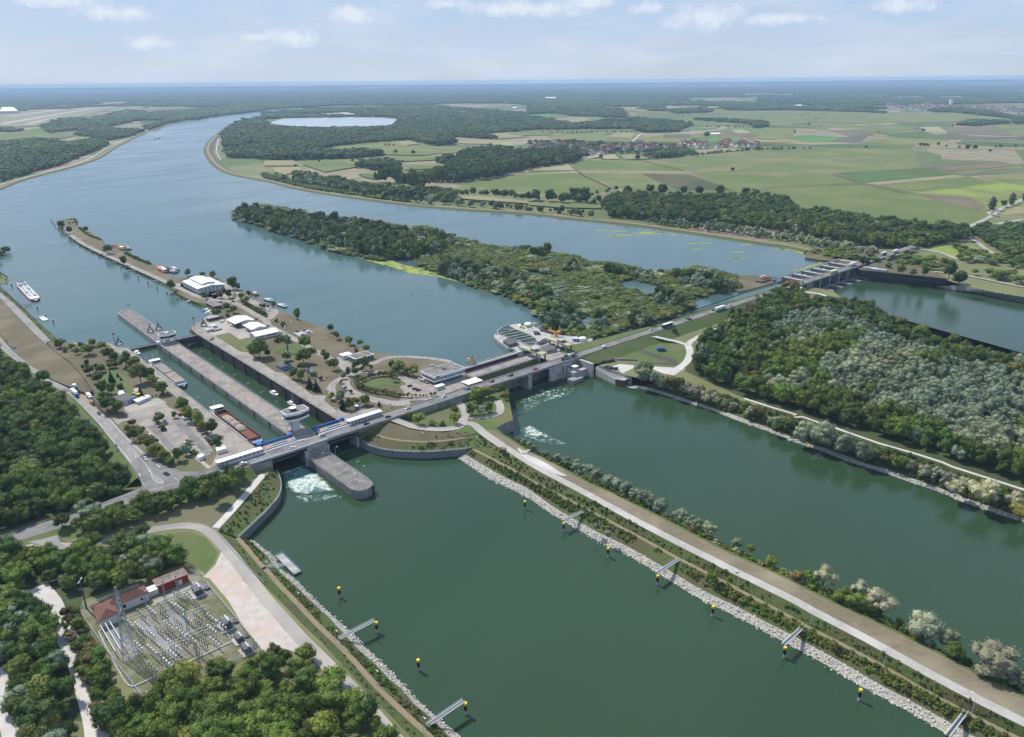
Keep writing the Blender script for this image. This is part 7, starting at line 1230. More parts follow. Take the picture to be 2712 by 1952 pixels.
# tiled houses: tile courses built as ridges
def hip(t,x0,x1,y0,y1,ze,zr,ax,m='tile_red',name='roof'):
 o=.5;x0-=o;x1+=o;y0-=o;y1+=o;h=min(x1-x0,y1-y0)/2
 a,b=((x0+h,(y0+y1)/2),(x1-h,(y0+y1)/2))if ax=='x' else(((x0+x1)/2,y0+h),((x0+x1)/2,y1-h))
 vs=[(x0,y0,ze),(x1,y0,ze),(x1,y1,ze),(x0,y1,ze),(a[0],a[1],zr),(b[0],b[1],zr)];fs=[(0,1,5,4),(1,2,5),(2,3,4,5),(3,0,4)]if ax=='x' else[(0,1,4),(1,2,5,4),(2,3,5),(3,0,4,5)]
 mb=MB();mb.add(vs,fs+[(3,2,1,0)]);rf=mb.build(name,m,t);mb=MB()
 for f in fs:
  A=Vector(vs[f[0]]);Bq=Vector(vs[f[1]]);C_=Vector(vs[f[2]]);D_=Vector(vs[f[-1]]);n_=int(max(3,(C_-Bq).length/.45))
  for k in range(1,n_):mb.tube(A.lerp(D_,k/n_)+Vector((0,0,.03)),Bq.lerp(C_,k/n_)+Vector((0,0,.03)),.05,3,cap=False)
 mb.build('tile_courses',m,rf)['kind']='stuff';mb=MB();mb.tube(vs[4],vs[5],.13,5)
 for q in(0,3):mb.tube(vs[q],vs[4],.11,5)
 for q in(1,2):mb.tube(vs[q],vs[5]if ax=='x' or q==2 else vs[4],.11,5)
 mb.build('ridge_tiles',m,rf)
t=th('control_house',-118,-393,8,'L shaped white house with a red tiled hipped roof','house')
MB().box((-7,.7,2.1),(8.4,14.4,4.2)).build('wall','white_wall',t);MB().box((4.6,4.2,2.1),(15,7.4,4.2)).build('wall','white_wall',t);hip(t,-11.2,-2.8,-6.5,7.9,4.2,6.6,'y');hip(t,-6,12.2,.5,7.9,4.25,6.5,'x')
MB().box((9,.45,2.3),(1.2,.12,1.2)).box((0,.45,2.2),(3.4,.12,1.8)).build('window','glass',t);MB().box((-2.75,-2,1.4),(.12,2,2.4)).build('door','steel_dark',t)
t=th('brick_building',-93.5,-387,8,'red brick building with a flat grey panelled roof','building');MB().box((0,0,2.1),(14.6,6.4,4.2)).build('wall','brick_red',t)
for k in range(4):MB().box((-5.4+k*3.6,0,4.35),(3.45,6.2,.25)).build('roof_panel','roof_grey',t)
mb=MB();[mb.box(b_[0],b_[1])for b_ in(((0,-3.3,4.4),(15,.25,.5)),((0,3.3,4.4),(15,.25,.5)),((-7.4,0,4.4),(.25,6.8,.5)),((7.4,0,4.4),(.25,6.8,.5)))];mb.build('roof_edge','salmon',t);MB().box((3.4,-3.25,1.5),(1.8,.12,2.8)).build('door','white_wall',t);MB().box((0,-3.25,2.6),(1.3,.12,1)).build('window','glass',t)
t=th('link_shed',-103.2,-388,8,'low white link shed between the tiled house and the brick building','shed');MB().box((0,0,1.4),(5,4.4,2.8)).build('wall','white_wall',t);MB().box((0,0,2.9),(5.4,4.8,.2)).build('roof','white',t)
def lattice(t,w0,w1,h,n,r,arms=(),name='lattice'):
 mb=MB()
 lv=[(w0+(w1-w0)*(k/n)**.8)/2 for k in range(n+1)];zz=[h*(k/n)**.9 for k in range(n+1)];cs=((-1,-1),(1,-1),(1,1),(-1,1))
 for k in range(n):
  for i in range(4):
   a=Vector((cs[i][0]*lv[k],cs[i][1]*lv[k],zz[k]));b=Vector((cs[i][0]*lv[k+1],cs[i][1]*lv[k+1],zz[k+1]));c=Vector((cs[(i+1)%4][0]*lv[k],cs[(i+1)%4][1]*lv[k],zz[k]));d=Vector((cs[(i+1)%4][0]*lv[k+1],cs[(i+1)%4][1]*lv[k+1],zz[k+1]))
   mb.tube(a,b,r,4,cap=False).tube(a,d,r*.6,3,cap=False).tube(c,b,r*.6,3,cap=False).tube(b,d,r*.6,3,cap=False)
 mb.build(name,'steel',t)
 for z_,hw in arms:MB().tube((0,0,z_),(-hw,0,z_+.3),r,4).tube((0,0,z_),(hw,0,z_+.3),r,4).tube((-hw,0,z_+.3),(0,0,z_+2),r*.7,4).tube((hw,0,z_+.3),(0,0,z_+2),r*.7,4).build('cross_arm','steel',t)
tp=LF(-125,-428,8);ht_=zat(tp,'s5',240)-8;t=th('pylon',-125,-428,8,'tall steel lattice pylon inside the substation','pylon',rz=1.2);lattice(t,5.2,.8,ht_,12,.14,((ht_*.72,3.2),(ht_*.82,3.0),(ht_*.66,3.0)))
pp=P('s5',110,450,8);t=empty('power_pole',pp,TH,'tall dark power pole at the corner of the substation','power pole');hp_=zat(pp,'s5',165)-8;MB().tube((0,0,0),(0,0,hp_),.42,8,.25).build('pole','steel_dark',t);MB().box((0,0,hp_-.6),(5,.3,.3),1.0).build('cross_arm','steel_pale',t)
for k in range(6):
 z1=8+ht_*(.66,.66,.74,.74,.82,.97)[k];s=(-1,1)[k%2]*(2.8 if k<5 else 0);a=Vector((tp.x+s*math.cos(TH+1.2),tp.y+s*math.sin(TH+1.2),z1));b=a+Vector((-190,62+s*2-k*6,3));pts_=[a.lerp(b,i/14)+Vector((0,0,-6*math.sin(math.pi*i/14)))for i in range(15)]
 tag(MB().path(pts_,.02,3).build('power_line','steel_pale'),'thin power line from the lattice pylon towards the left wood','power line','power lines of the lattice pylon')
for k,(X,Y)in enumerate(((-108.8,-398.6),(-100.1,-398.1),(-94,-399),(-104.5,-453.3),(-100,-428))):
 t=th('gantry_post',X,Y,8,['steel post carrying the line beam at the tiled house','steel post carrying the line beam at the link shed','tapered lattice post by the brick building','tapered lattice post on the lower kerb','tapered lattice post amid the switchgear'][k],'post');lattice(t,1.1,.4,11 if k<2 else 12,6,.07)
t=tag(bpy.data.objects.new('line_beam',None),'white line beam spanning the two posts beside the tiled house','beam');COL.objects.link(t);MB().tube(LF(-108.8,-398.6,18),LF(-100.1,-398.1,18),.2,5).build('beam','white',t)
for k,x in enumerate((-129.6,-127.6,-125.6)):
 t=th('busbar',x,-412.5,8,['white busbar tube nearest the fence','middle white busbar tube of the three','white busbar tube nearest the pylon'][k],'busbar');MB().tube((0,11.5,3.2),(0,-11.5,3.2),.17,6).build('tube','white',t)
 for yy in(-11,-4,4,11):MB().tube((0,yy,0),(0,yy,3.2),.1,5).build('support','steel',t)
IM=None;RR=random.Random(5);KINDS_=['three stacked white insulators','tall grey breaker pole','white capped measuring transformer','forked disconnector post']
protos=[]
def ins_proto(kind):
 mb=MB();ms_=[]
 a=MB().tube((0,0,0),(0,0,2.2),.12,5).box((0,0,.15),(.7,.7,.3)).build('support','steel');
 b=MB()
 for j in range(5):b.tube((0,0,2.2+j*.34),(0,0,2.45+j*.34),.24,8,.17)
 b=b.build('insulator','roof_dark' if kind in(1,3)else 'steel_pale');c=MB().tube((0,0,3.85),(0,0,4.3),.36 if kind!=3 else.2,8).box((0,0,4.35),((1.8,.16,.16)if kind==3 else(.5,.5,.2))).build('terminal','white' if kind in(0,2)else 'steel');r=[(o.name.split('.')[0],o.data)for o in(a,b,c)]
 for o in(a,b,c):bpy.data.objects.remove(o)
 return r
IP=[ins_proto(k)for k in range(4)]
rows_=[(-119.5,-404),(-113.5,-402),(-109.5,-404),(-104.5,-402),(-100.5,-403),(-96.5,-401),(-92.5,-403),(-119,-418),(-115,-420),(-111,-418),(-107,-419),(-103,-420),(-98.5,-419),(-94.5,-421),(-118,-432),(-114,-434),(-110,-433),(-106,-435),(-102,-434),(-97.5,-433),(-93.5,-436),(-121,-441),(-115.5,-444),(-110,-444),(-117,-410),(-106,-410),(-99,-411),(-91,-412),(-121.5,-424),(-109,-427),(-104,-427),(-96,-427),(-90.5,-428),(-116,-438),(-112,-439),(-99.5,-441),(-95,-443),(-90.5,-420),(-89,-436),(-103,-444)]
for i,(X,Y)in enumerate(rows_):
 kd=i%4
 for j in range(4):
  t=th('switchgear_post',X+.35*j,Y-2.3*j,8,'%s in the switchgear rows'%KINDS_[kd],'insulator','switchgear posts of kind '+KINDS_[kd]);t.scale=(1,1,.8+.35*((i*7)%3)/2)
  for nm,me in IP[kd]:link(nm,me,t)
for k in range(7):
 x0_,y0_=rows_[k*3][0],rows_[k*3][1]-1.5;t=tag(bpy.data.objects.new('conductor_tube',None),'white conductor tube over the switchgear, run %s'%['by the kerb','over the first rows','near the house','amid the rows','over the middle bed','toward the transformers','by the lower kerb'][k],'conductor');COL.objects.link(t)
 for s in(0,2.2):MB().tube(LF(x0_,y0_-s,12.9),LF(x0_+11,y0_-1.5-s,12.9),.09,5).build('tube','white',t)
for k,(X,Y,sc)in enumerate(((-86.5,-403,1),(-86,-437,1),(-85.3,-450,.75),(-85.8,-459,.8))):
 t=th('transformer',X,Y,8,['dark green transformer at the top of the yard','large transformer with pale lids in the middle of the yard','small black transformer next to the lowest one','lowest black transformer by the yard corner'][k],'transformer');t.scale=(sc,sc,sc);MB().box((0,0,.3),(6.6,8,.6)).build('plinth','concrete_light',t);MB().box((0,0,2.3),(3.4,5.6,3.4)).build('tank','steel_dark',t)
 for j in range(5):MB().box((2.3,-2.2+j*1.1,2.2),(1.1,.5,2.8)).build('radiator','steel',t)
 for j in range(3):MB().tube((-.6,-1.8+j*1.8,4),(-.9,-1.8+j*1.8,5.8),.25,7,.15).build('bushing','white',t)
 MB().tube((.9,-2.6,4.8),(.9,2.2,4.8),.5,8).build('conservator','steel_pale',t);MB().box((4.8,2,.5),(3,1.3,1.0)).box((4.8,.2,.5),(3,1.3,1)).build('oil_pit','roof_dark',t)
fp=lpoly('-106.5,-378.5 -134,-378.2 -131.8,-420 -129,-456 -97,-461.5 -80.4,-461.6 -80.5,-396 -79,-390 -83,-383',8.1);t=railing('wire mesh fence around the substation',fp,None,'steel_pale',2.1,3.0);t.name='mesh_fence';t['category']='fence'
# ------------------------------------------------------------------ village and town
hm_=[]
for k,(rc,wc)in enumerate((('tile_red','white_wall'),('tile_red','sand'),('roof_dark','white_wall'),('rust','white'))):
 w_=wall_mb(-4.5,4.5,-6,6,0,5.2,9.2);g_=gable_mb(-4.5,4.5,-6,6,5.3,9.8);n=len(w_.f);w_.cur=1;w_.add(g_.v,g_.f);me=bpy.data.meshes.new('village_house');me.from_pydata(w_.v,[],w_.f);me.materials.append(MATS[wc]);me.materials.append(MATS[rc]);me.polygons.foreach_set('material_index',w_.m);hm_.append(me)
vr=random.Random(3)
def houses(poly,n,lab,grp,sc=1.0,z=9.0):
 xs=[p.x for p in poly];ys=[p.y for p in poly];k=0;tries=0;got=[]
 while k<n and tries<6000:
  tries+=1;x,y=vr.uniform(min(xs),max(xs)),vr.uniform(min(ys),max(ys))
  if not inpoly(x,y,poly)or any(abs(x-a)+abs(y-b)<19*sc for a,b in got):continue
  got.append((x,y));i=vr.choice((0,0,1,2,3));o=link('village_house',hm_[i],None,(x,y,z),vr.choice((.3,1.87))+vr.uniform(-.2,.2));s=1.3*sc*vr.uniform(.8,1.3);o.scale=(s,s*vr.uniform(.9,1.5),s);tag(o,'%s house %s'%(['white red roofed','tan walled red roofed','white dark roofed','white rust roofed'][i],lab),'house','%s, %s'%(grp,['red roofs','tan walls','dark roofs','rust roofs'][i]));k+=1
houses(W('13 460,640 780,600 1100,600 1060,650 950,665 720,660 640,690 460,705',8),46,'in the middle of the village','houses of the middle village');houses(W('13 1060,600 1340,580 1700,568 1960,590 1980,612 1700,628 1340,628 1200,640 1060,645',8),64,'in the right hand part of the village','houses of the right village part',.95);houses(W('13 0,600 160,590 340,600 560,600 460,625 120,640 90,660 0,640',8),24,'in the wooded left part of the village','houses of the left village part')
houses(W('12 1880,285 1920,300 1900,310 1870,300',8),4,'in the hamlet beyond the woods','houses of the far hamlet')
def town(name,poly,n,z=8.2):
 mb=MB();xs=[p.x for p in poly];ys=[p.y for p in poly];k=0
 while k<n:
  x,y=vr.uniform(min(xs),max(xs)),vr.uniform(min(ys),max(ys))
  if not inpoly(x,y,poly):continue
  k+=1;s=vr.uniform(1,1.7);g=math.pi/2*vr.randint(0,1)+.4;co,si=math.cos(g),math.sin(g);w_=wall_mb(-5,5,-7,7,0,5.2,9);r_=gable_mb(-5,5,-7,7,5.3,9.6)
  f_=lambda vs:[(x+s*(a*co-b*si),y+s*(a*si+b*co),z+s*c)for a,b,c in vs]
  mb.cur=0;mb.add(f_(w_.v),w_.f);mb.cur=1 if vr.random()<.75 else 2;mb.add(f_(r_.v),r_.f)
 o=mb.build(name,['white_wall','tile_red','roof_dark']);o['kind']='stuff'
town('distant_town',W('14 1060,248 1500,240 1640,262 2000,262 2268,290 2268,335 2100,320 1800,295 1450,300 1200,290 1080,265',8),420);town('distant_town',W('14 400,175 1450,185 1440,200 900,205 420,195',8),260);town('distant_town',W('13 1500,130 1900,135 1850,150 1520,150',8),70)
town('distant_town',W('12 500,140 640,140 640,155 520,158',8),40);town('distant_town',W('11 650,215 830,210 830,235 680,238',8),40);town('distant_town',W('12 1950,165 2268,170 2268,185 1960,180',8),30)
pp=P('14',1637,256,8);t=empty('water_tower',pp,0,'tall white water tower above the distant town','tower');hw_=zat(pp,'14',205)-8;MB().tube((0,0,0),(0,0,hw_),13,12,15).build('shaft','white',t)
for t_,pts_,h_,lab in(('14','300,262 400,262 400,270 300,270',12,'long white industrial hall on the plain'),('11','20,290 120,290 160,325 0,330',22,'white airfield hangar at the left edge'),('12','1650,305 1730,303 1730,318 1655,320',11,'white hall among the far woods'),('12','2130,280 2165,280 2165,288 2130,288',10,'small pale hall in the far woods'),('13','140,195 235,195 235,205 150,205',16,'pale industrial hall by the far lake'),('13','1300,472 1375,470 1380,480 1310,482',6,'red roofed barn at the wood edge'),('14','1095,245 1160,245 1160,258 1095,258',12,'pale hall at the edge of the distant town'),('11','1245,323 1280,323 1280,332 1245,332',6,'white farm hall by the green fields'),('13','1560,500 1640,498 1645,508 1570,510',4,'pale farm sheds beside the round copse')):
 block('hall',lab,'building',W(t_+' '+pts_,8.5),8.5+h_,8.3,'white_wall','tile_red' if 'red roofed' in lab else 'white')
# ------------------------------------------------------------------ trees of the island, banks and car parks, one by one
PK=[('s2',510,545,215,'green',1.0,'big tree beside the long island road'),('s2',485,800,230,'green',1.1,'broad tree with a dark shadow in the island park'),('s2',190,745,140,'lime',1.2,'yellow-green tree next to the radio mast'),('s2',860,765,190,'green',1,'round tree beside the island road bend'),('s2',1000,905,190,'green',.9,'young tree with a bare trunk on the brown lawn'),('s2',440,905,120,'green',1,'small round tree beside the park pavilion'),('s2',315,1055,190,'dark',.95,'dark tree behind the quay lawn'),('s2',440,1095,180,'green',.9,'mid green tree on the quay lawn'),
('s2',590,1225,200,'conifer',1.1,'dark conifer, left of the pair by the lock'),('s2',700,1270,190,'conifer',1.2,'dark conifer, right of the pair by the lock'),('s2',200,860,110,'green',1,'small tree hugging the pavilion roof'),('s2',640,590,90,'shrub',1.5,'big bush under the road side tree'),('s2',650,1000,90,'shrub',1.2,'bush behind the flag poles'),('s2',1050,380,145,'autumn',.9,'brownish tree on the river lawn, second along the shore'),('s2',950,265,145,'green',.7,'slim tree at the water edge of the river lawn'),('s2',1265,475,145,'green',.95,'tree on the bare river lawn near the workshop'),('s2',1450,490,100,'green',1.3,'bushy tree on the shore behind the store'),('s2',1560,590,110,'green',1.4,'bushy tree behind the workshop'),('s2',1390,620,90,'green',1.2,'low tree between store and shore'),('s2',380,30,90,'dark',1.2,'dark round tree at the river edge'),('s2',140,150,70,'shrub',1.2,'round clipped bush near the white lamp'),
('s2',1540,910,230,'green',.7,'tall narrow tree in front of the workshop'),('s2',1410,870,130,'green',.7,'slender young tree in front of the workshop'),('s2',1350,900,130,'lime',.7,'pale slender tree in the shrub bed'),('s2',1240,1010,140,'lime',.9,'yellow-green shrub tree at the top of the bed'),('s2',1370,1000,130,'green',.9,'green shrub tree at the top of the bed'),('s2',1170,1060,110,'lime',1,'yellow-green shrub tree in the middle of the bed'),('s2',1130,1140,70,'autumn',1.2,'brownish shrub at the bottom of the bed'),('s2',1640,910,100,'lime',.9,'pale shrub right of the narrow tree'),('s2',1480,930,90,'green',.9,'shrub below the slender trees'),('s2',2000,900,150,'dark',1.1,'dark tree left of the yellow-green clump'),('s2',2110,960,210,'lime',1.15,'tall yellow-green tree behind the oval hedge'),('c4',60,560,200,'lime',1.1,'yellow-green tree near the office forecourt'),('c4',290,620,190,'lime',1.2,'yellow-green tree beside the office building'),('c4',180,600,150,'lime',1.1,'yellow-green tree between its two neighbours'),
('s2',2010,1100,190,'lime',.7,'slender tree inside the oval'),('s2',1120,1450,190,'willow',.85,'grey-green tree at the quay corner'),('s2',960,1420,120,'green',1.2,'green bush tree at the quay corner'),('s2',1160,1590,220,'conifer',.9,'tall dark conifer by the blue kiosk'),('s2',1270,1590,180,'green',1,'tree between the conifer and the blue kiosk'),('s2',1380,1500,130,'lime',1.2,'yellow-green tree behind the blue kiosk'),('s2',1540,1510,170,'green',1.2,'green tree behind the silver car'),('s2',1780,1530,100,'conifer',1.1,'spiky dark shrub on the exit verge'),('s2',1290,1310,65,'autumn',1.2,'orange-green shrub at the bed tip'),('s2',1200,1250,65,'autumn',1.2,'small shrub left of the bed tip'),
('s1',1480,1600,310,'green',1.1,'large round tree in front of the warehouses'),('s1',1390,1600,230,'green',1.1,'large round tree left of its twin'),('s1',1620,1580,110,'green',1.1,'small tree right of the large pair'),('s1',1760,1330,90,'shrub',1.2,'round bush on the little green'),('s1',1850,1300,90,'shrub',1.2,'second round bush on the little green'),('s1',1940,1330,110,'shrub',1.2,'third round bush on the little green'),('s1',740,905,140,'green',1.2,'round tree over the round shadow'),('s1',915,795,120,'green',1,'small tree left on the yard lawn'),('s1',1030,835,120,'green',1,'small tree right on the yard lawn'),('s1',925,895,55,'shrub',1.2,'dark bush on the yard lawn'),
('s1',245,205,110,'green',1.2,'round tree at the back of the white hall'),('s1',500,215,80,'green',1.2,'tree peeping over the hall roof'),('s1',680,250,120,'green',1.1,'tree right behind the hall roof'),('s1',1020,430,200,'dark',1.1,'large dark tree on the shore beside the hall'),('s1',1100,440,110,'dark',1.1,'dark shore tree right of the large one'),('s1',950,580,140,'dark',1,'dark tree on the forecourt island'),('s1',870,480,90,'conifer',1,'small conifer at the hall corner'),('s1',790,580,100,'autumn',1.3,'brownish low tree in the forecourt'),('s1',540,560,80,'shrub',1.5,'bushes beneath the hall wall'),('s1',1290,545,90,'dark',1,'small dark tree by the rusty barge'),('s1',1160,600,100,'green',1.2,'shore tree near the path bend'),('s1',1250,610,60,'shrub',1.3,'shore bush near the path bend'),('s1',1720,740,100,'green',1,'tree beside the white caravan'),('s1',2120,930,160,'green',1,'lone green tree on the shore lawn'),('s1',1890,1055,80,'shrub',1.1,'round dark bush on the brown lawn'),('s1',1755,985,60,'shrub',1.1,'small round bush on the brown lawn'),
('21',600,60,50,'dark',1.2,'round tree at the spit, second from its tip'),('21',530,5,45,'dark',1.4,'tree clump near the tip of the spit'),('21',930,235,70,'green',1,'round tree across the spit road'),('21',1065,335,70,'dark',1,'dark tree on the spit shore near the middle'),('21',1475,545,80,'green',1,'round tree on the spit beside the yellow huts'),('11',740,1345,45,'green',1,'pointed tree on the outer spit'),
('31',920,280,130,'green',1.2,'left one of two shade trees by the highway'),('31',1005,305,115,'green',1.2,'right one of two shade trees by the highway'),('31',1370,388,75,'dark',1.5,'wide dark bush tree in the parking lot'),('31',1500,345,50,'dark',1.1,'small tree at the top of the parking lot'),('31',1400,450,45,'shrub',1.2,'small shrub amid parked cars'),('31',1615,660,95,'willow',.9,'grey-green tree in the lower parking lot'),('31',1615,575,40,'shrub',1.4,'dark flat bush in the lower parking lot'),('31',1535,715,100,'green',1,'tree at the lower edge of the parking lot'),('31',1660,665,45,'shrub',1.3,'bush right of the grey-green tree'),('31',1870,600,85,'dark',1.1,'round dark tree beside the long white container'),('31',1820,495,125,'dark',1,'tall dark tree on the quay'),('31',1745,470,90,'lime',.9,'yellow-green tree on the quay, lowest'),('31',1700,420,120,'lime',1.1,'yellow-green tree on the quay, middle'),('31',1640,380,110,'green',1.1,'green tree on the quay row'),('31',1580,300,120,'green',1,'green tree at the top of the quay row'),('31',1610,340,90,'lime',1,'pale tree in the quay row'),
('31',1140,420,60,'autumn',1.2,'low brownish tree on the entrance green'),('31',1100,470,60,'lime',1.1,'pale shrub tree on the entrance green'),('31',1150,540,90,'lime',1,'yellowish tree below the entrance green'),('31',1210,500,70,'lime',1.2,'yellowish tree beside the parking aisle'),('31',1270,630,130,'lime',1.1,'broad yellow-green tree by the kerb'),('31',1350,690,110,'lime',1.2,'round yellow-green tree further down the kerb'),('31',1420,720,90,'lime',1.1,'pale tree near the lower kerb end'),('31',1460,745,60,'green',1.3,'low green tree at the lower kerb end'),
('21',960,1335,90,'conifer',.9,'dark pointed conifer in the garden'),('21',1012,1290,35,'conifer',1,'tiny conifer in the garden'),('21',1040,1320,30,'conifer',1,'tiniest conifer in the garden'),('21',1208,1445,80,'conifer',.7,'slim dark conifer beside the terrace'),('21',1148,1465,40,'conifer',.8,'small slim conifer by the restaurant'),('21',935,1140,85,'green',1,'green tree at the corner of the brown lawn'),('21',990,1165,85,'green',.9,'green tree right of the brown lawn'),('21',1080,1200,110,'green',1.1,'tall tree beside the quay road'),('21',1160,1220,95,'green',1.1,'tall tree over the quay road'),('21',750,1200,50,'dark',1,'small dark tree on the brown lawn'),('21',620,1060,50,'green',1.1,'small tree at the top of the brown lawn'),('21',665,1095,45,'green',1.1,'small tree left of the broad clump'),('21',760,1100,80,'green',1.4,'broad clump on the brown lawn'),('21',800,1030,60,'green',1.1,'tree at the water edge of the brown lawn'),('21',880,1060,65,'green',1.1,'tree near the lock head lawn'),('21',520,1040,65,'dark',1.6,'dark spreading tree at the path end'),('21',560,1075,30,'shrub',1.2,'bush by the path end'),('21',700,1020,35,'shrub',1.3,'bush at the water wall'),('21',1210,1340,150,'lime',1.1,'large light tree behind the garden'),('21',1290,1330,110,'green',1,'tree behind the covered barge'),('21',1390,1440,100,'green',1.2,'broad tree at the parking lot corner'),('21',1320,1360,80,'lime',1.1,'light tree above the parking lot'),
('21',845,1340,80,'dark',1.3,'dark tree left of the conifer'),('21',770,1270,70,'dark',1.3,'dark tree beside the levee path'),('21',880,1430,90,'dark',1.3,'dark tree behind the shade trees'),('21',960,1440,80,'dark',1.1,'dark tree above the restaurant roof'),('21',1040,1415,60,'dark',1.1,'dark round tree in the garden'),('21',870,1250,60,'green',1.3,'green tree at the garden hedge, left'),('21',960,1215,50,'green',1.3,'green tree at the garden hedge, right'),('21',380,1350,100,'green',.9,'green tree standing against the highway'),
('31',540,1290,100,'green',1,'green tree on the spur between the roads'),('31',770,1220,130,'willow',1.4,'airy grey-green tree overhanging the access road'),('31',1050,1140,75,'green',.7,'small tree in the gap by the access road'),('31',2030,970,160,'green',1.0,'large tree casting its shadow on the lawn'),('31',1870,1070,150,'green',.9,'tree in front of the thicket on the lawn'),('23',1246,920,52,'green',1.0,'lone small tree on the green embankment'),
('32',1230,360,60,'green',1.2,'green shrub tree at the left of the stubble plot'),('32',1325,410,110,'lime',1.2,'leafy tree in front of the stubble plot'),('32',1440,412,45,'shrub',1.3,'shrub below the stubble plot'),('32',1520,412,45,'shrub',1.3,'second shrub below the stubble plot'),('32',1630,395,90,'lime',1,'yellow-green tree right of the stubble plot'),('32',1635,320,80,'lime',.9,'yellowish tree under the retaining wall'),('32',1780,320,100,'dark',1.3,'round dark tree clump on the traffic island, left'),('32',1855,270,90,'conifer',1,'dark conifer on the traffic island'),('32',1920,300,90,'green',1.2,'green tree on the traffic island, right'),('32',1870,320,80,'willow',1.1,'grey-green shrub tree on the traffic island'),('32',1830,180,100,'green',1.2,'tree below the bridge, first'),('32',1925,170,100,'autumn',1.2,'brownish tree below the bridge'),('32',2030,150,90,'green',1.1,'tree at the corner of the outlet'),('32',2070,190,70,'autumn',1.1,'brown-green shrub tree at the outlet wall'),('32',1790,210,70,'green',1.2,'low tree beside the underpass'),
('s4',300,470,90,'autumn',1.2,'olive yellow tree beside the weir road'),('s4',370,490,100,'autumn',1.2,'olive tree right of the weir road tree'),('24',1210,415,90,'green',1,'round tree on the right bank lawn'),('24',1310,430,60,'green',1,'small tree on the right bank lawn'),('24',1410,430,90,'green',.9,'tree right of the small one on the right bank'),('24',1620,450,125,'green',.9,'tall green tree at the end of the quay wall'),('24',1705,510,110,'dark',1.2,'dark round tree at the stone bank'),('24',1100,350,40,'shrub',1.2,'bush above the quay wall'),('24',870,340,80,'dark',.9,'dark pointed tree at the weir abutment'),('24',915,350,75,'dark',.9,'second dark pointed tree at the weir abutment'),('24',1160,880,35,'lime',1.3,'bright yellow bush on the old river bank'),('34',130,460,60,'shrub',1,'bush on the outlet bank'),
('s7',510,490,170,'willow',1,'grey-green willow right of the rusty pile head'),('s7',560,450,150,'green',1,'green tree behind the willow by the pile head'),('s7',640,530,140,'willow',1,'second grey-green willow along the outlet'),('s7',705,545,120,'willow',.9,'third grey-green willow along the outlet'),('s7',810,580,160,'autumn',1.1,'olive brown tree leaning over the outlet stones'),('s7',900,560,110,'lime',.8,'yellow young tree beside the olive brown one'),('s7',1040,640,110,'pale',1.2,'pale bush above the bright stones'),
('34',1670,1020,110,'pale',1.1,'pale bush at the stones of the outlet bank, left'),('34',1900,1090,170,'pale',1.05,'large pale bush at the outlet stones'),('34',2230,1230,110,'autumn',1.5,'brown bush at the right picture edge'),('34',890,720,140,'willow',1.1,'grey willow leaning over the outlet'),('34',715,650,150,'willow',1,'grey willow second along the outlet'),('34',520,590,180,'willow',1.1,'big grey willow at the outlet bank'),('34',385,560,160,'willow',1,'grey willow before the big one'),
('44',540,350,150,'pale',.95,'pale half bare bush on the outlet side'),('44',850,440,120,'pale',1,'pale bush over the water, middle'),('44',1030,580,170,'pale',1,'tall pale bush over the water'),('44',1400,770,160,'pale',1.2,'broad pale bush behind the yellow one'),('44',1620,860,110,'pale',1.1,'pale bush right of the broad one'),('44',1355,760,100,'lime',.8,'bright yellow-green bush on the outlet side'),('44',1960,1080,190,'pale',1.3,'broad pale bush near the right picture edge'),('44',2200,1180,90,'pale',1.4,'pale bush at the right picture edge'),('44',90,160,80,'green',1.1,'round green bush on the outlet side'),('44',310,290,90,'autumn',1.1,'olive bush on the outlet side'),('44',420,320,110,'green',1,'green bush left of the pale half bare one'),('44',690,470,110,'green',1.3,'green thicket bush, upper'),('44',830,540,130,'green',1.3,'green thicket bush, middle'),('44',960,600,110,'dark',1.2,'dark thicket bush, lower'),('44',1650,960,120,'green',1.1,'dark round bush on the dike verge'),('44',620,850,50,'lime',1.3,'bright green bush on the canal slope'),
('43',1575,290,90,'green',.9,'round green bush on the berm'),('43',1690,245,55,'lime',1,'light green bush above the berm'),('43',1785,260,50,'green',1,'green bush beside the lamp post'),('33',680,1365,50,'willow',1.1,'grey bush on the canal slope'),('33',575,1300,45,'willow',1,'small grey bush on the canal slope'),('33',1780,1460,70,'willow',1.3,'round grey willow bush at the outlet edge'),('33',1905,1500,60,'green',1.2,'green bush at the outlet edge')]
for t_,x_,y_,hpx,sp,wf,lab in PK:
 z_=13.0
 if t_ in('32',):z_=9.5
 if t_ in('34',):z_=4.0
 if t_=='s7':z_=5.0
 if t_=='44' or(t_=='33' and x_>1700):z_=7.0
 if t_ in('43',)or(t_=='33' and x_<1700):z_=6.0
 if t_=='24':z_=12.4 if x_>860 and y_<520 else 8
 if t_=='s4':z_=12.3
 if t_=='23':z_=9
 if t_=='31' and y_>900:z_=9.0
 if '620, 850' in str((x_,y_)):z_=5
 p=P(t_,x_,y_,z_);h=hpx/TL[t_][2]/ppm(p)
 if sp in('shrub',):h*=.9
 make_tree(p.x,p.y,z_,h*1.08,wf,sp,lab,None,'shrub' if(sp=='shrub' or 'bush' in lab or 'shrub' in lab)else 'tree',name='shrub' if('bush' in lab or 'shrub' in lab)else None);NPARK+='bush' not in lab and 'shrub' not in lab
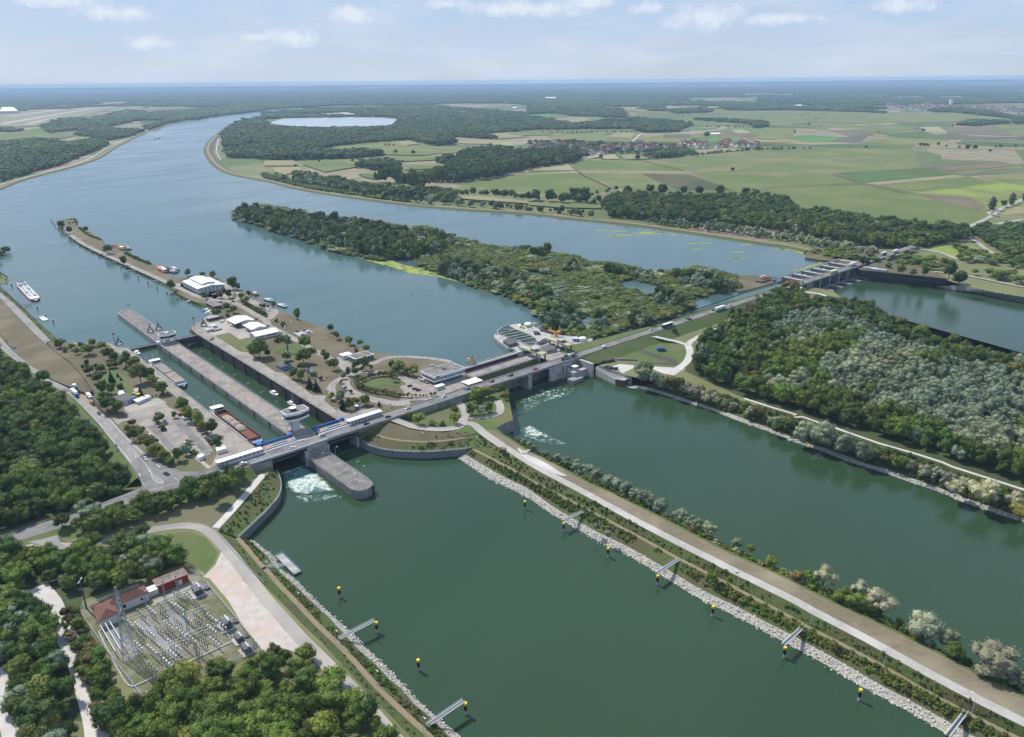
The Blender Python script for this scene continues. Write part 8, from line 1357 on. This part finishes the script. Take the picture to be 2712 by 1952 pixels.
# shrub rows: willow bushes along the outlet side of the dike, hedges of the island
k=0
for KW,(x_,y_,hp)in enumerate(((50,620,40),(140,665,35),(250,705,45),(325,740,50),(430,785,60),(505,810,55),(580,860,60),(680,915,60),(740,940,60),(835,980,70),(905,1025,55),(985,1050,70),(1040,1080,60),(1130,1130,70),(1300,1215,65),(1390,1255,55),(1450,1290,55),(1550,1330,65))):
 p=P('33',x_,y_+10,8.0);make_tree(p.x,p.y,7.6,hp*1.5/3.24/ppm(p),1.35,'willow',ORD[KW]+' grey-green willow bush from the boulder heap beside the dike field','willow bushes along the dike field','shrub',name='shrub')
def hedge(spec,z,step,h,mix,lab,grp,side=.6):
 q=smooth(W(spec,z),4);tot=sum((b-a).length for a,b in zip(q,q[1:]));q=resample(q,max(2,int(tot/step)))
 for i,p in enumerate(q):sp=random.choice(mix);make_tree(p.x+random.uniform(-side,side),p.y+random.uniform(-side,side),z,h*random.uniform(.8,1.25),1.0,sp,lab,grp,'shrub',name='shrub')
for sp_,z_,st_,h_,mx_,lb_ in(('s2 1430,1130 1520,1090 1700,1030 1900,1010 2080,1060',13,2.6,4.2,['lime','green'],'leafy shrub in the upper arc of the oval hedge'),('s2 1390,1140 1400,1200 1500,1250 1700,1300 1900,1330 2100,1370 2268,1380',13,2.6,4.6,['lime','lime','green'],'yellow-green shrub in the lower arc of the oval hedge'),('22 1270,1465 1340,1465 1460,1450',13,2.4,3.0,['lime'],'small yellowish shrub at the end of the oval hedge'),('s1 1190,680 1300,740 1450,830 1560,880 1600,890',13,3.2,5.2,['green','green','lime'],'dense shrub in the hedge beside the island road'),('s1 1480,740 1560,770 1620,760',13,3.2,5,['green','lime'],'shrub in the clump behind the island hedge'),('21 720,1230 860,1225 1000,1210',13,4,4.5,['green','dark'],'shrub in the garden hedge'),('31 1150,215 1250,190 1380,160 1440,150',13,2.4,2.8,['dark'],'dark clipped shrub behind the restaurant terrace'),('21 690,30 740,70 800,100 870,125',11.5,6,5,['green','lime'],'shrub on the river side of the outer spit'),('21 1080,240 1180,290 1290,330',12,4.5,5,['green'],'shrub on the river side of the spit'),('11 505,1300 510,1270 540,1300',12,6,5,['green'],'shrub at the tip of the spit'),('11 590,1245 640,1240 650,1265 600,1275',12,5,4,['lime','green'],'shrub round the spit turning place'),('21 1460,590 1560,610 1720,690',11,4,2.2,['scrub','shrub'],'low scrub on the bank below the white hall')):hedge(sp_,z_,st_,h_,mx_,lb_,lb_.replace('shrub','shrubs',1))
# foam and churned water
fo=bpy.data.materials.new('foam');fo.use_nodes=True;MATS['foam']=fo;t_=fo.node_tree;b_=t_.nodes['Principled BSDF'];b_.inputs['Base Color'].default_value=(.72,.78,.70,1);b_.inputs['Roughness'].default_value=.7
def foam_mat(name,lo,hi,sc,col,stretch=(1,1,1)):
 m=bpy.data.materials.new(name);m.use_nodes=True;MATS[name]=m;t=m.node_tree;b=t.nodes['Principled BSDF'];b.inputs['Base Color'].default_value=col+(1,);b.inputs['Roughness'].default_value=.6
 g=t.nodes.new('ShaderNodeNewGeometry');mp=t.nodes.new('ShaderNodeMapping');mp.inputs['Scale'].default_value=stretch;n=t.nodes.new('ShaderNodeTexNoise');n.inputs['Scale'].default_value=sc;n.inputs['Detail'].default_value=6;n.inputs['Roughness'].default_value=.7;n.inputs['Distortion'].default_value=.9;mr=t.nodes.new('ShaderNodeMapRange');mr.inputs['From Min'].default_value=lo;mr.inputs['From Max'].default_value=hi
 t.links.new(g.outputs['Position'],mp.inputs[0]);t.links.new(mp.outputs[0],n.inputs['Vector']);t.links.new(n.outputs['Fac'],mr.inputs['Value'])
 at=t.nodes.new('ShaderNodeAttribute');at.attribute_name='edge';mu=t.nodes.new('ShaderNodeMath');mu.operation='ADD';mu.use_clamp=True;t.links.new(mr.outputs[0],mu.inputs[0]);m2=t.nodes.new('ShaderNodeMath');m2.operation='SUBTRACT';t.links.new(at.outputs['Fac'],m2.inputs[0]);m2.inputs[1].default_value=1.0;t.links.new(m2.outputs[0],mu.inputs[1]);t.links.new(mu.outputs[0],b.inputs['Alpha'])
foam_mat('foam_thick',.36,.66,.24,(.66,.74,.64));foam_mat('foam_thin',.50,.72,.26,(.55,.68,.62));foam_mat('foam_pale',.25,.7,.16,(.16,.32,.31))
def foam(spec,z,m,n=40):
 poly=smooth(W(spec,z),4,closed=True);c=sum(poly,Vector())/len(poly);mb=MB();rings=6;vs=[];ed=[]
 for r in range(rings+1):
  f=1-r/rings
  for p in poly:q=c.lerp(p,f);q.z=z+random.uniform(0,.12)*(1 if 'thick' in m else.1);vs.append(q);ed.append(min(1.0,(1-f)*3))
 k=len(poly);fs=[(r*k+i,r*k+(i+1)%k,(r+1)*k+(i+1)%k,(r+1)*k+i)for r in range(rings)for i in range(k)];mb.add(vs,fs);o=mb.build('water_foam',m);o['kind']='stuff';a=o.data.attributes.new('edge','FLOAT','POINT');a.data.foreach_set('value',ed)
foam('32 110,800 200,760 330,735 420,800 480,860 600,960 640,990 500,1000 350,1010 200,985 150,900',.12,'foam_pale');foam('32 150,900 240,860 330,820 440,800 520,850 600,930 620,985 500,960 440,930 400,1010 300,1010 210,990',.2,'foam_thick');foam('32 170,900 260,870 430,810 500,860 420,920 330,960 240,960',.28,'foam_thick')
foam('33 -60,430 0,405 60,430 110,465 150,490 110,520 40,510 -40,480',.2,'foam_thick');foam('33 -120,440 0,390 100,440 260,530 400,590 300,600 100,560 -60,520',.1,'foam_thin');foam('32 2120,210 2268,150 33 100,80 300,60 450,80 400,150 200,200 0,300 32 2200,330',.1,'foam_thin');foam('32 230,1010 450,1000 640,990 720,1020 560,1050 400,1080 260,1070',.1,'foam_thin');foam('33 800,60 870,72 960,95 860,90',.14,'foam_thick')
foam('11 1345,545 1250,520 1200,490 1400,470 1500,440 1480,470 1400,530',10.1,'foam_thin')
# ------------------------------------------------------------------ tree individuals (those that show largest) and the remaining woods
DESC={'green':'mid green broadleaf tree','dark':'dark green broadleaf tree','lime':'yellow-green leafy tree','willow':'grey-green willow tree','pale':'pale dusty-leaved bushy willow','autumn':'olive brown leafy tree','poplar':'slim columnar poplar','conifer':'dark conical conifer','far':'distant dark green tree','shrub':'low rounded green shrub','scrub':'low tangled scrub bush','marsh':'low olive marsh bush'}
arr=TREES
def size(t):
 d=math.sqrt(t[0]**2+t[1]**2+(t[2]-CAM_H)**2);return t[3]*t[4]/d
def framed(t):
 dy,dz=t[1],t[2]+t[3]*.6-CAM_H;fwd=dy*math.cos(PITCH)-dz*math.sin(PITCH);up=dy*math.sin(PITCH)+dz*math.cos(PITCH)
 return fwd>5 and abs(t[0])<fwd*PW/2/F_PX*.99 and abs(up)<fwd*PH/2/F_PX*.985
cand=sorted([i for i,t in enumerate(arr)if t[5]not in('far','shrub','scrub','marsh')and t[3]>4 and framed(t)],key=lambda i:-size(arr[i]))
chosen=set(cand[:max(0,292-NPARK)])
used_names={m.data.name for v in USED.values()for m in v}
need={me.name:sp for sp,ms in PROTO.items()for me in ms}
order=sorted(range(len(arr)),key=lambda i:-size(arr[i]))
count={}
def grp(sp,reg):
 reg={'far':'woods on the plain','scrub':'scrub on the banks','marsh':'bushes on the marshy island'}.get(reg,reg)
 return reg
for i in sorted(chosen):
 x,y,z,h,wf,sp,reg=arr[i];k=count.get(sp,0);count[sp]=k+1
 make_tree(x,y,z,h,min(wf,1.4),sp,'%s in the %s'%(DESC[sp],grp(sp,reg).replace('the ','',1)),group='%ss of the %s'%(DESC[sp],grp(sp,reg)),k=k)
have={q.data.name for v in USED.values()for q in v}
present={t[5]for t in arr}
for i in order:
 x,y,z,h,wf,sp,reg=arr[i]
 if i in chosen or sp not in present or not framed(arr[i]):continue
 ms=[k for k,me in enumerate(PROTO[sp])if me.name not in have]
 if not ms:continue
 chosen.add(i);make_tree(x,y,z,h,min(wf,1.4),sp,'%s in the %s'%(DESC[sp],grp(sp,reg)),group='%ss of the %s'%(DESC[sp],grp(sp,reg)),cat='shrub' if sp in('shrub','scrub','marsh')else 'tree',k=ms[0]);have.add(PROTO[sp][ms[0]].name)
 if all(me.name in have for s_ in present for me in PROTO[s_]):break
def stuff_instances(name,pts,objs,mat_idx=None):
 """one object: points carrying scale / turn / kind, instanced by geometry nodes"""
 me=bpy.data.meshes.new(name);n=len(pts);me.from_pydata([(p[0],p[1],p[2])for p in pts],[],[])
 a=me.attributes.new('i_scale','FLOAT_VECTOR','POINT');a.data.foreach_set('vector',np.array([p[3]for p in pts],dtype=np.float32).ravel())
 a=me.attributes.new('i_rot','FLOAT_VECTOR','POINT');a.data.foreach_set('vector',np.array([p[4]for p in pts],dtype=np.float32).ravel())
 a=me.attributes.new('i_kind','INT','POINT');a.data.foreach_set('value',RNG.integers(0,len(objs),n).astype(np.int32))
 o=link(name,me);o['kind']='stuff'
 ng=bpy.data.node_groups.new(name+'_nodes','GeometryNodeTree');ng.interface.new_socket('Geometry',in_out='INPUT',socket_type='NodeSocketGeometry');ng.interface.new_socket('Geometry',in_out='OUTPUT',socket_type='NodeSocketGeometry')
 gi,go=ng.nodes.new('NodeGroupInput'),ng.nodes.new('NodeGroupOutput');iop=ng.nodes.new('GeometryNodeInstanceOnPoints');jn=ng.nodes.new('GeometryNodeJoinGeometry')
 for q in objs:
  oi=ng.nodes.new('GeometryNodeObjectInfo');oi.inputs['Object'].default_value=q;oi.transform_space='ORIGINAL';oi.inputs['As Instance'].default_value=True;ng.links.new(oi.outputs['Geometry'],jn.inputs[0])
 def attr(nm,ty):
  a_=ng.nodes.new('GeometryNodeInputNamedAttribute');a_.data_type=ty;a_.inputs['Name'].default_value=nm;return[s for s in a_.outputs if s.enabled and s.name=='Attribute'][0]
 ng.links.new(gi.outputs[0],iop.inputs['Points']);ng.links.new(jn.outputs[0],iop.inputs['Instance']);iop.inputs['Pick Instance'].default_value=True
 ng.links.new(attr('i_kind','INT'),iop.inputs['Instance Index']);ng.links.new(attr('i_scale','FLOAT_VECTOR'),iop.inputs['Scale'])
 e2r=ng.nodes.new('FunctionNodeEulerToRotation');ng.links.new(attr('i_rot','FLOAT_VECTOR'),e2r.inputs[0]);ng.links.new(e2r.outputs[0],iop.inputs['Rotation'])
 ng.links.new(iop.outputs[0],go.inputs[0]);md=o.modifiers.new('scatter','NODES');md.node_group=ng;return o
NAMES={'green':'broadleaf_wood','dark':'dark_wood','lime':'light_wood','willow':'willow_wood','pale':'pale_bushes','autumn':'olive_wood','poplar':'poplar_wood','far':'distant_wood','shrub':'shrub_growth','scrub':'bank_scrub','marsh':'marsh_growth','conifer':'conifer_wood'}
for sp in sorted(present):
 rest=[t for i,t in enumerate(arr)if t[5]==sp and i not in chosen]
 if not rest:continue
 pts=[(t[0],t[1],t[2]-.1,(t[3]*t[4],t[3]*t[4],t[3]),(0,0,random.uniform(0,6.28)))for t in rest]
 stuff_instances(NAMES[sp],pts,USED[sp])
print('TREES',len(arr),{sp:sum(t[5]==sp for t in arr)for sp in present})
# stones of the banks
rk=[]
for s_ in range(3):
 v,f=ICO1;r=np.random.default_rng(s_);q=v*(1+r.normal(size=(len(v),1))*.16)*np.array([1,.8,.6]);me=bpy.data.meshes.new('rock');me.from_pydata(q.tolist(),[],f);me.materials.append(MATS['rock']);rk.append(me)
pts=[]
for a_,b_ in STONE_BANKS:
 n=400;A_,B_=resample(a_,n),resample(b_,n)
 for p,q in zip(A_,B_):
  d=math.hypot(p.x,p.y);w=(q-p).length;step=(A_[1]-A_[0]).length
  if not(0<p.y):continue
  k=int(min(90,w*step/(0.6+(d/500)**2)))
  for _ in range(k):
   u=random.random()*.93;m=p.lerp(q,u)+(A_[1]-A_[0])*random.random();s=random.uniform(.22,.55)*(1+d/1200);pts.append((m.x+random.uniform(-.8,.8),m.y+random.uniform(-.8,.8),m.z,(s,s,s*.8),(random.random()*.5,random.random()*.5,random.random()*6)))
ms=[]
for k,me in enumerate(rk):  # three loose boulders lie by the dike road
 p=P('32',2240+k*14,640-k*8,9.9);ms.append(tag(link('boulder',me,None,p),'pale boulder in the heap beside the dike road','boulder','boulder heap beside the dike road'));ms[-1].scale=(1.3,1.3,1.1)
for k in range(9):
 p=P('32',2215+random.uniform(0,50),628+random.uniform(0,30),9.9);o=ms[k%3].copy();COL.objects.link(o);o.location=p
keep_=[p for p in pts if in_view(np.array([p[0]]),np.array([p[1]]),np.array([0.0]))[0]]
stuff_instances('bank_stones',keep_,ms);print('STONES',len(keep_))
for a_,b_ in STONE_BANKS:band('stone_bank','stone',a_,b_)
# tall growth on the banks
pts=[]
def growth(a_,b_,dens,h,lo=0.0,hi=1.0):
 n=300;A_,B_=resample(a_,n),resample(b_,n)
 for p,q in zip(A_,B_):
  w=(q-p).length*(hi-lo);step=(A_[1]-A_[0]).length
  k=w*step*dens;k=int(k)+(random.random()<k-int(k))
  for _ in range(k):
   m=p.lerp(q,random.uniform(lo,hi))+(A_[1]-A_[0])*random.random();nz=vnoise(np.array([m.x]),np.array([m.y]),14,4)[0]
   if nz<.28:continue
   s=h*random.uniform(.4,1.1)*(.5+nz);pts.append((m.x,m.y,m.z-.1,(s*1.1,s*1.1,s),(0,0,random.random()*6)))
growth(C2,E_,.14,1.4,.08,.85);growth(B,C1,.32,1.7,.3,.97);growth(H1,H2,.26,2.6,.05,.85)
growth(smooth(D,3),smooth(offs(pth,-1.2),3),.035,1.0,.15,.9);growth(smooth(offs(pth,1.2),3),smooth(st0,3),.3,1.4,.05,.75)
growth(smooth(lu,3),smooth(lm,3),.05,1.0,.1,.9);growth(zs(lm2,8.1),smooth(lt,3),.10,1.6,.05,.95)
growth(W('31 2268,860 2210,945 2100,1080 1980,1205 1880,1312',8),resample(bp,12),.10,1.5,.1,.95)
growth(rcrr,ro,.09,3.0,.1,.97);growth(lw,lp,.03,1.0,.2,.9);growth(lg,W('c4 1560,1600 1620,1555 1810,1475 2010,1398 1900,1150',5.0),.10,1.2)
gr=[q for sp in('scrub','shrub')for q in USED[sp]]
stuff_instances('bank_growth',pts,gr);print('GROWTH',len(pts))
# ------------------------------------------------------------------ haze
hz=tag(MB().box((0,11500,(243.0+8-9)/2+0.0),(60000,22500*2-12000,262.0)).build('haze','white'),kind='stuff')
hz.location.z=248.0-(121.0+131.0)
hm=bpy.data.materials.new('haze_air');hm.use_nodes=True;t=hm.node_tree;t.nodes.clear()
o_=t.nodes.new('ShaderNodeOutputMaterial');pv=t.nodes.new('ShaderNodeVolumePrincipled');pv.inputs['Color'].default_value=(0.54,0.75,1.0,1);pv.inputs['Density'].default_value=HAZE_D;pv.inputs['Anisotropy'].default_value=0.0
t.links.new(pv.outputs[0],o_.inputs['Volume']);hz.data.materials.clear();hz.data.materials.append(hm)
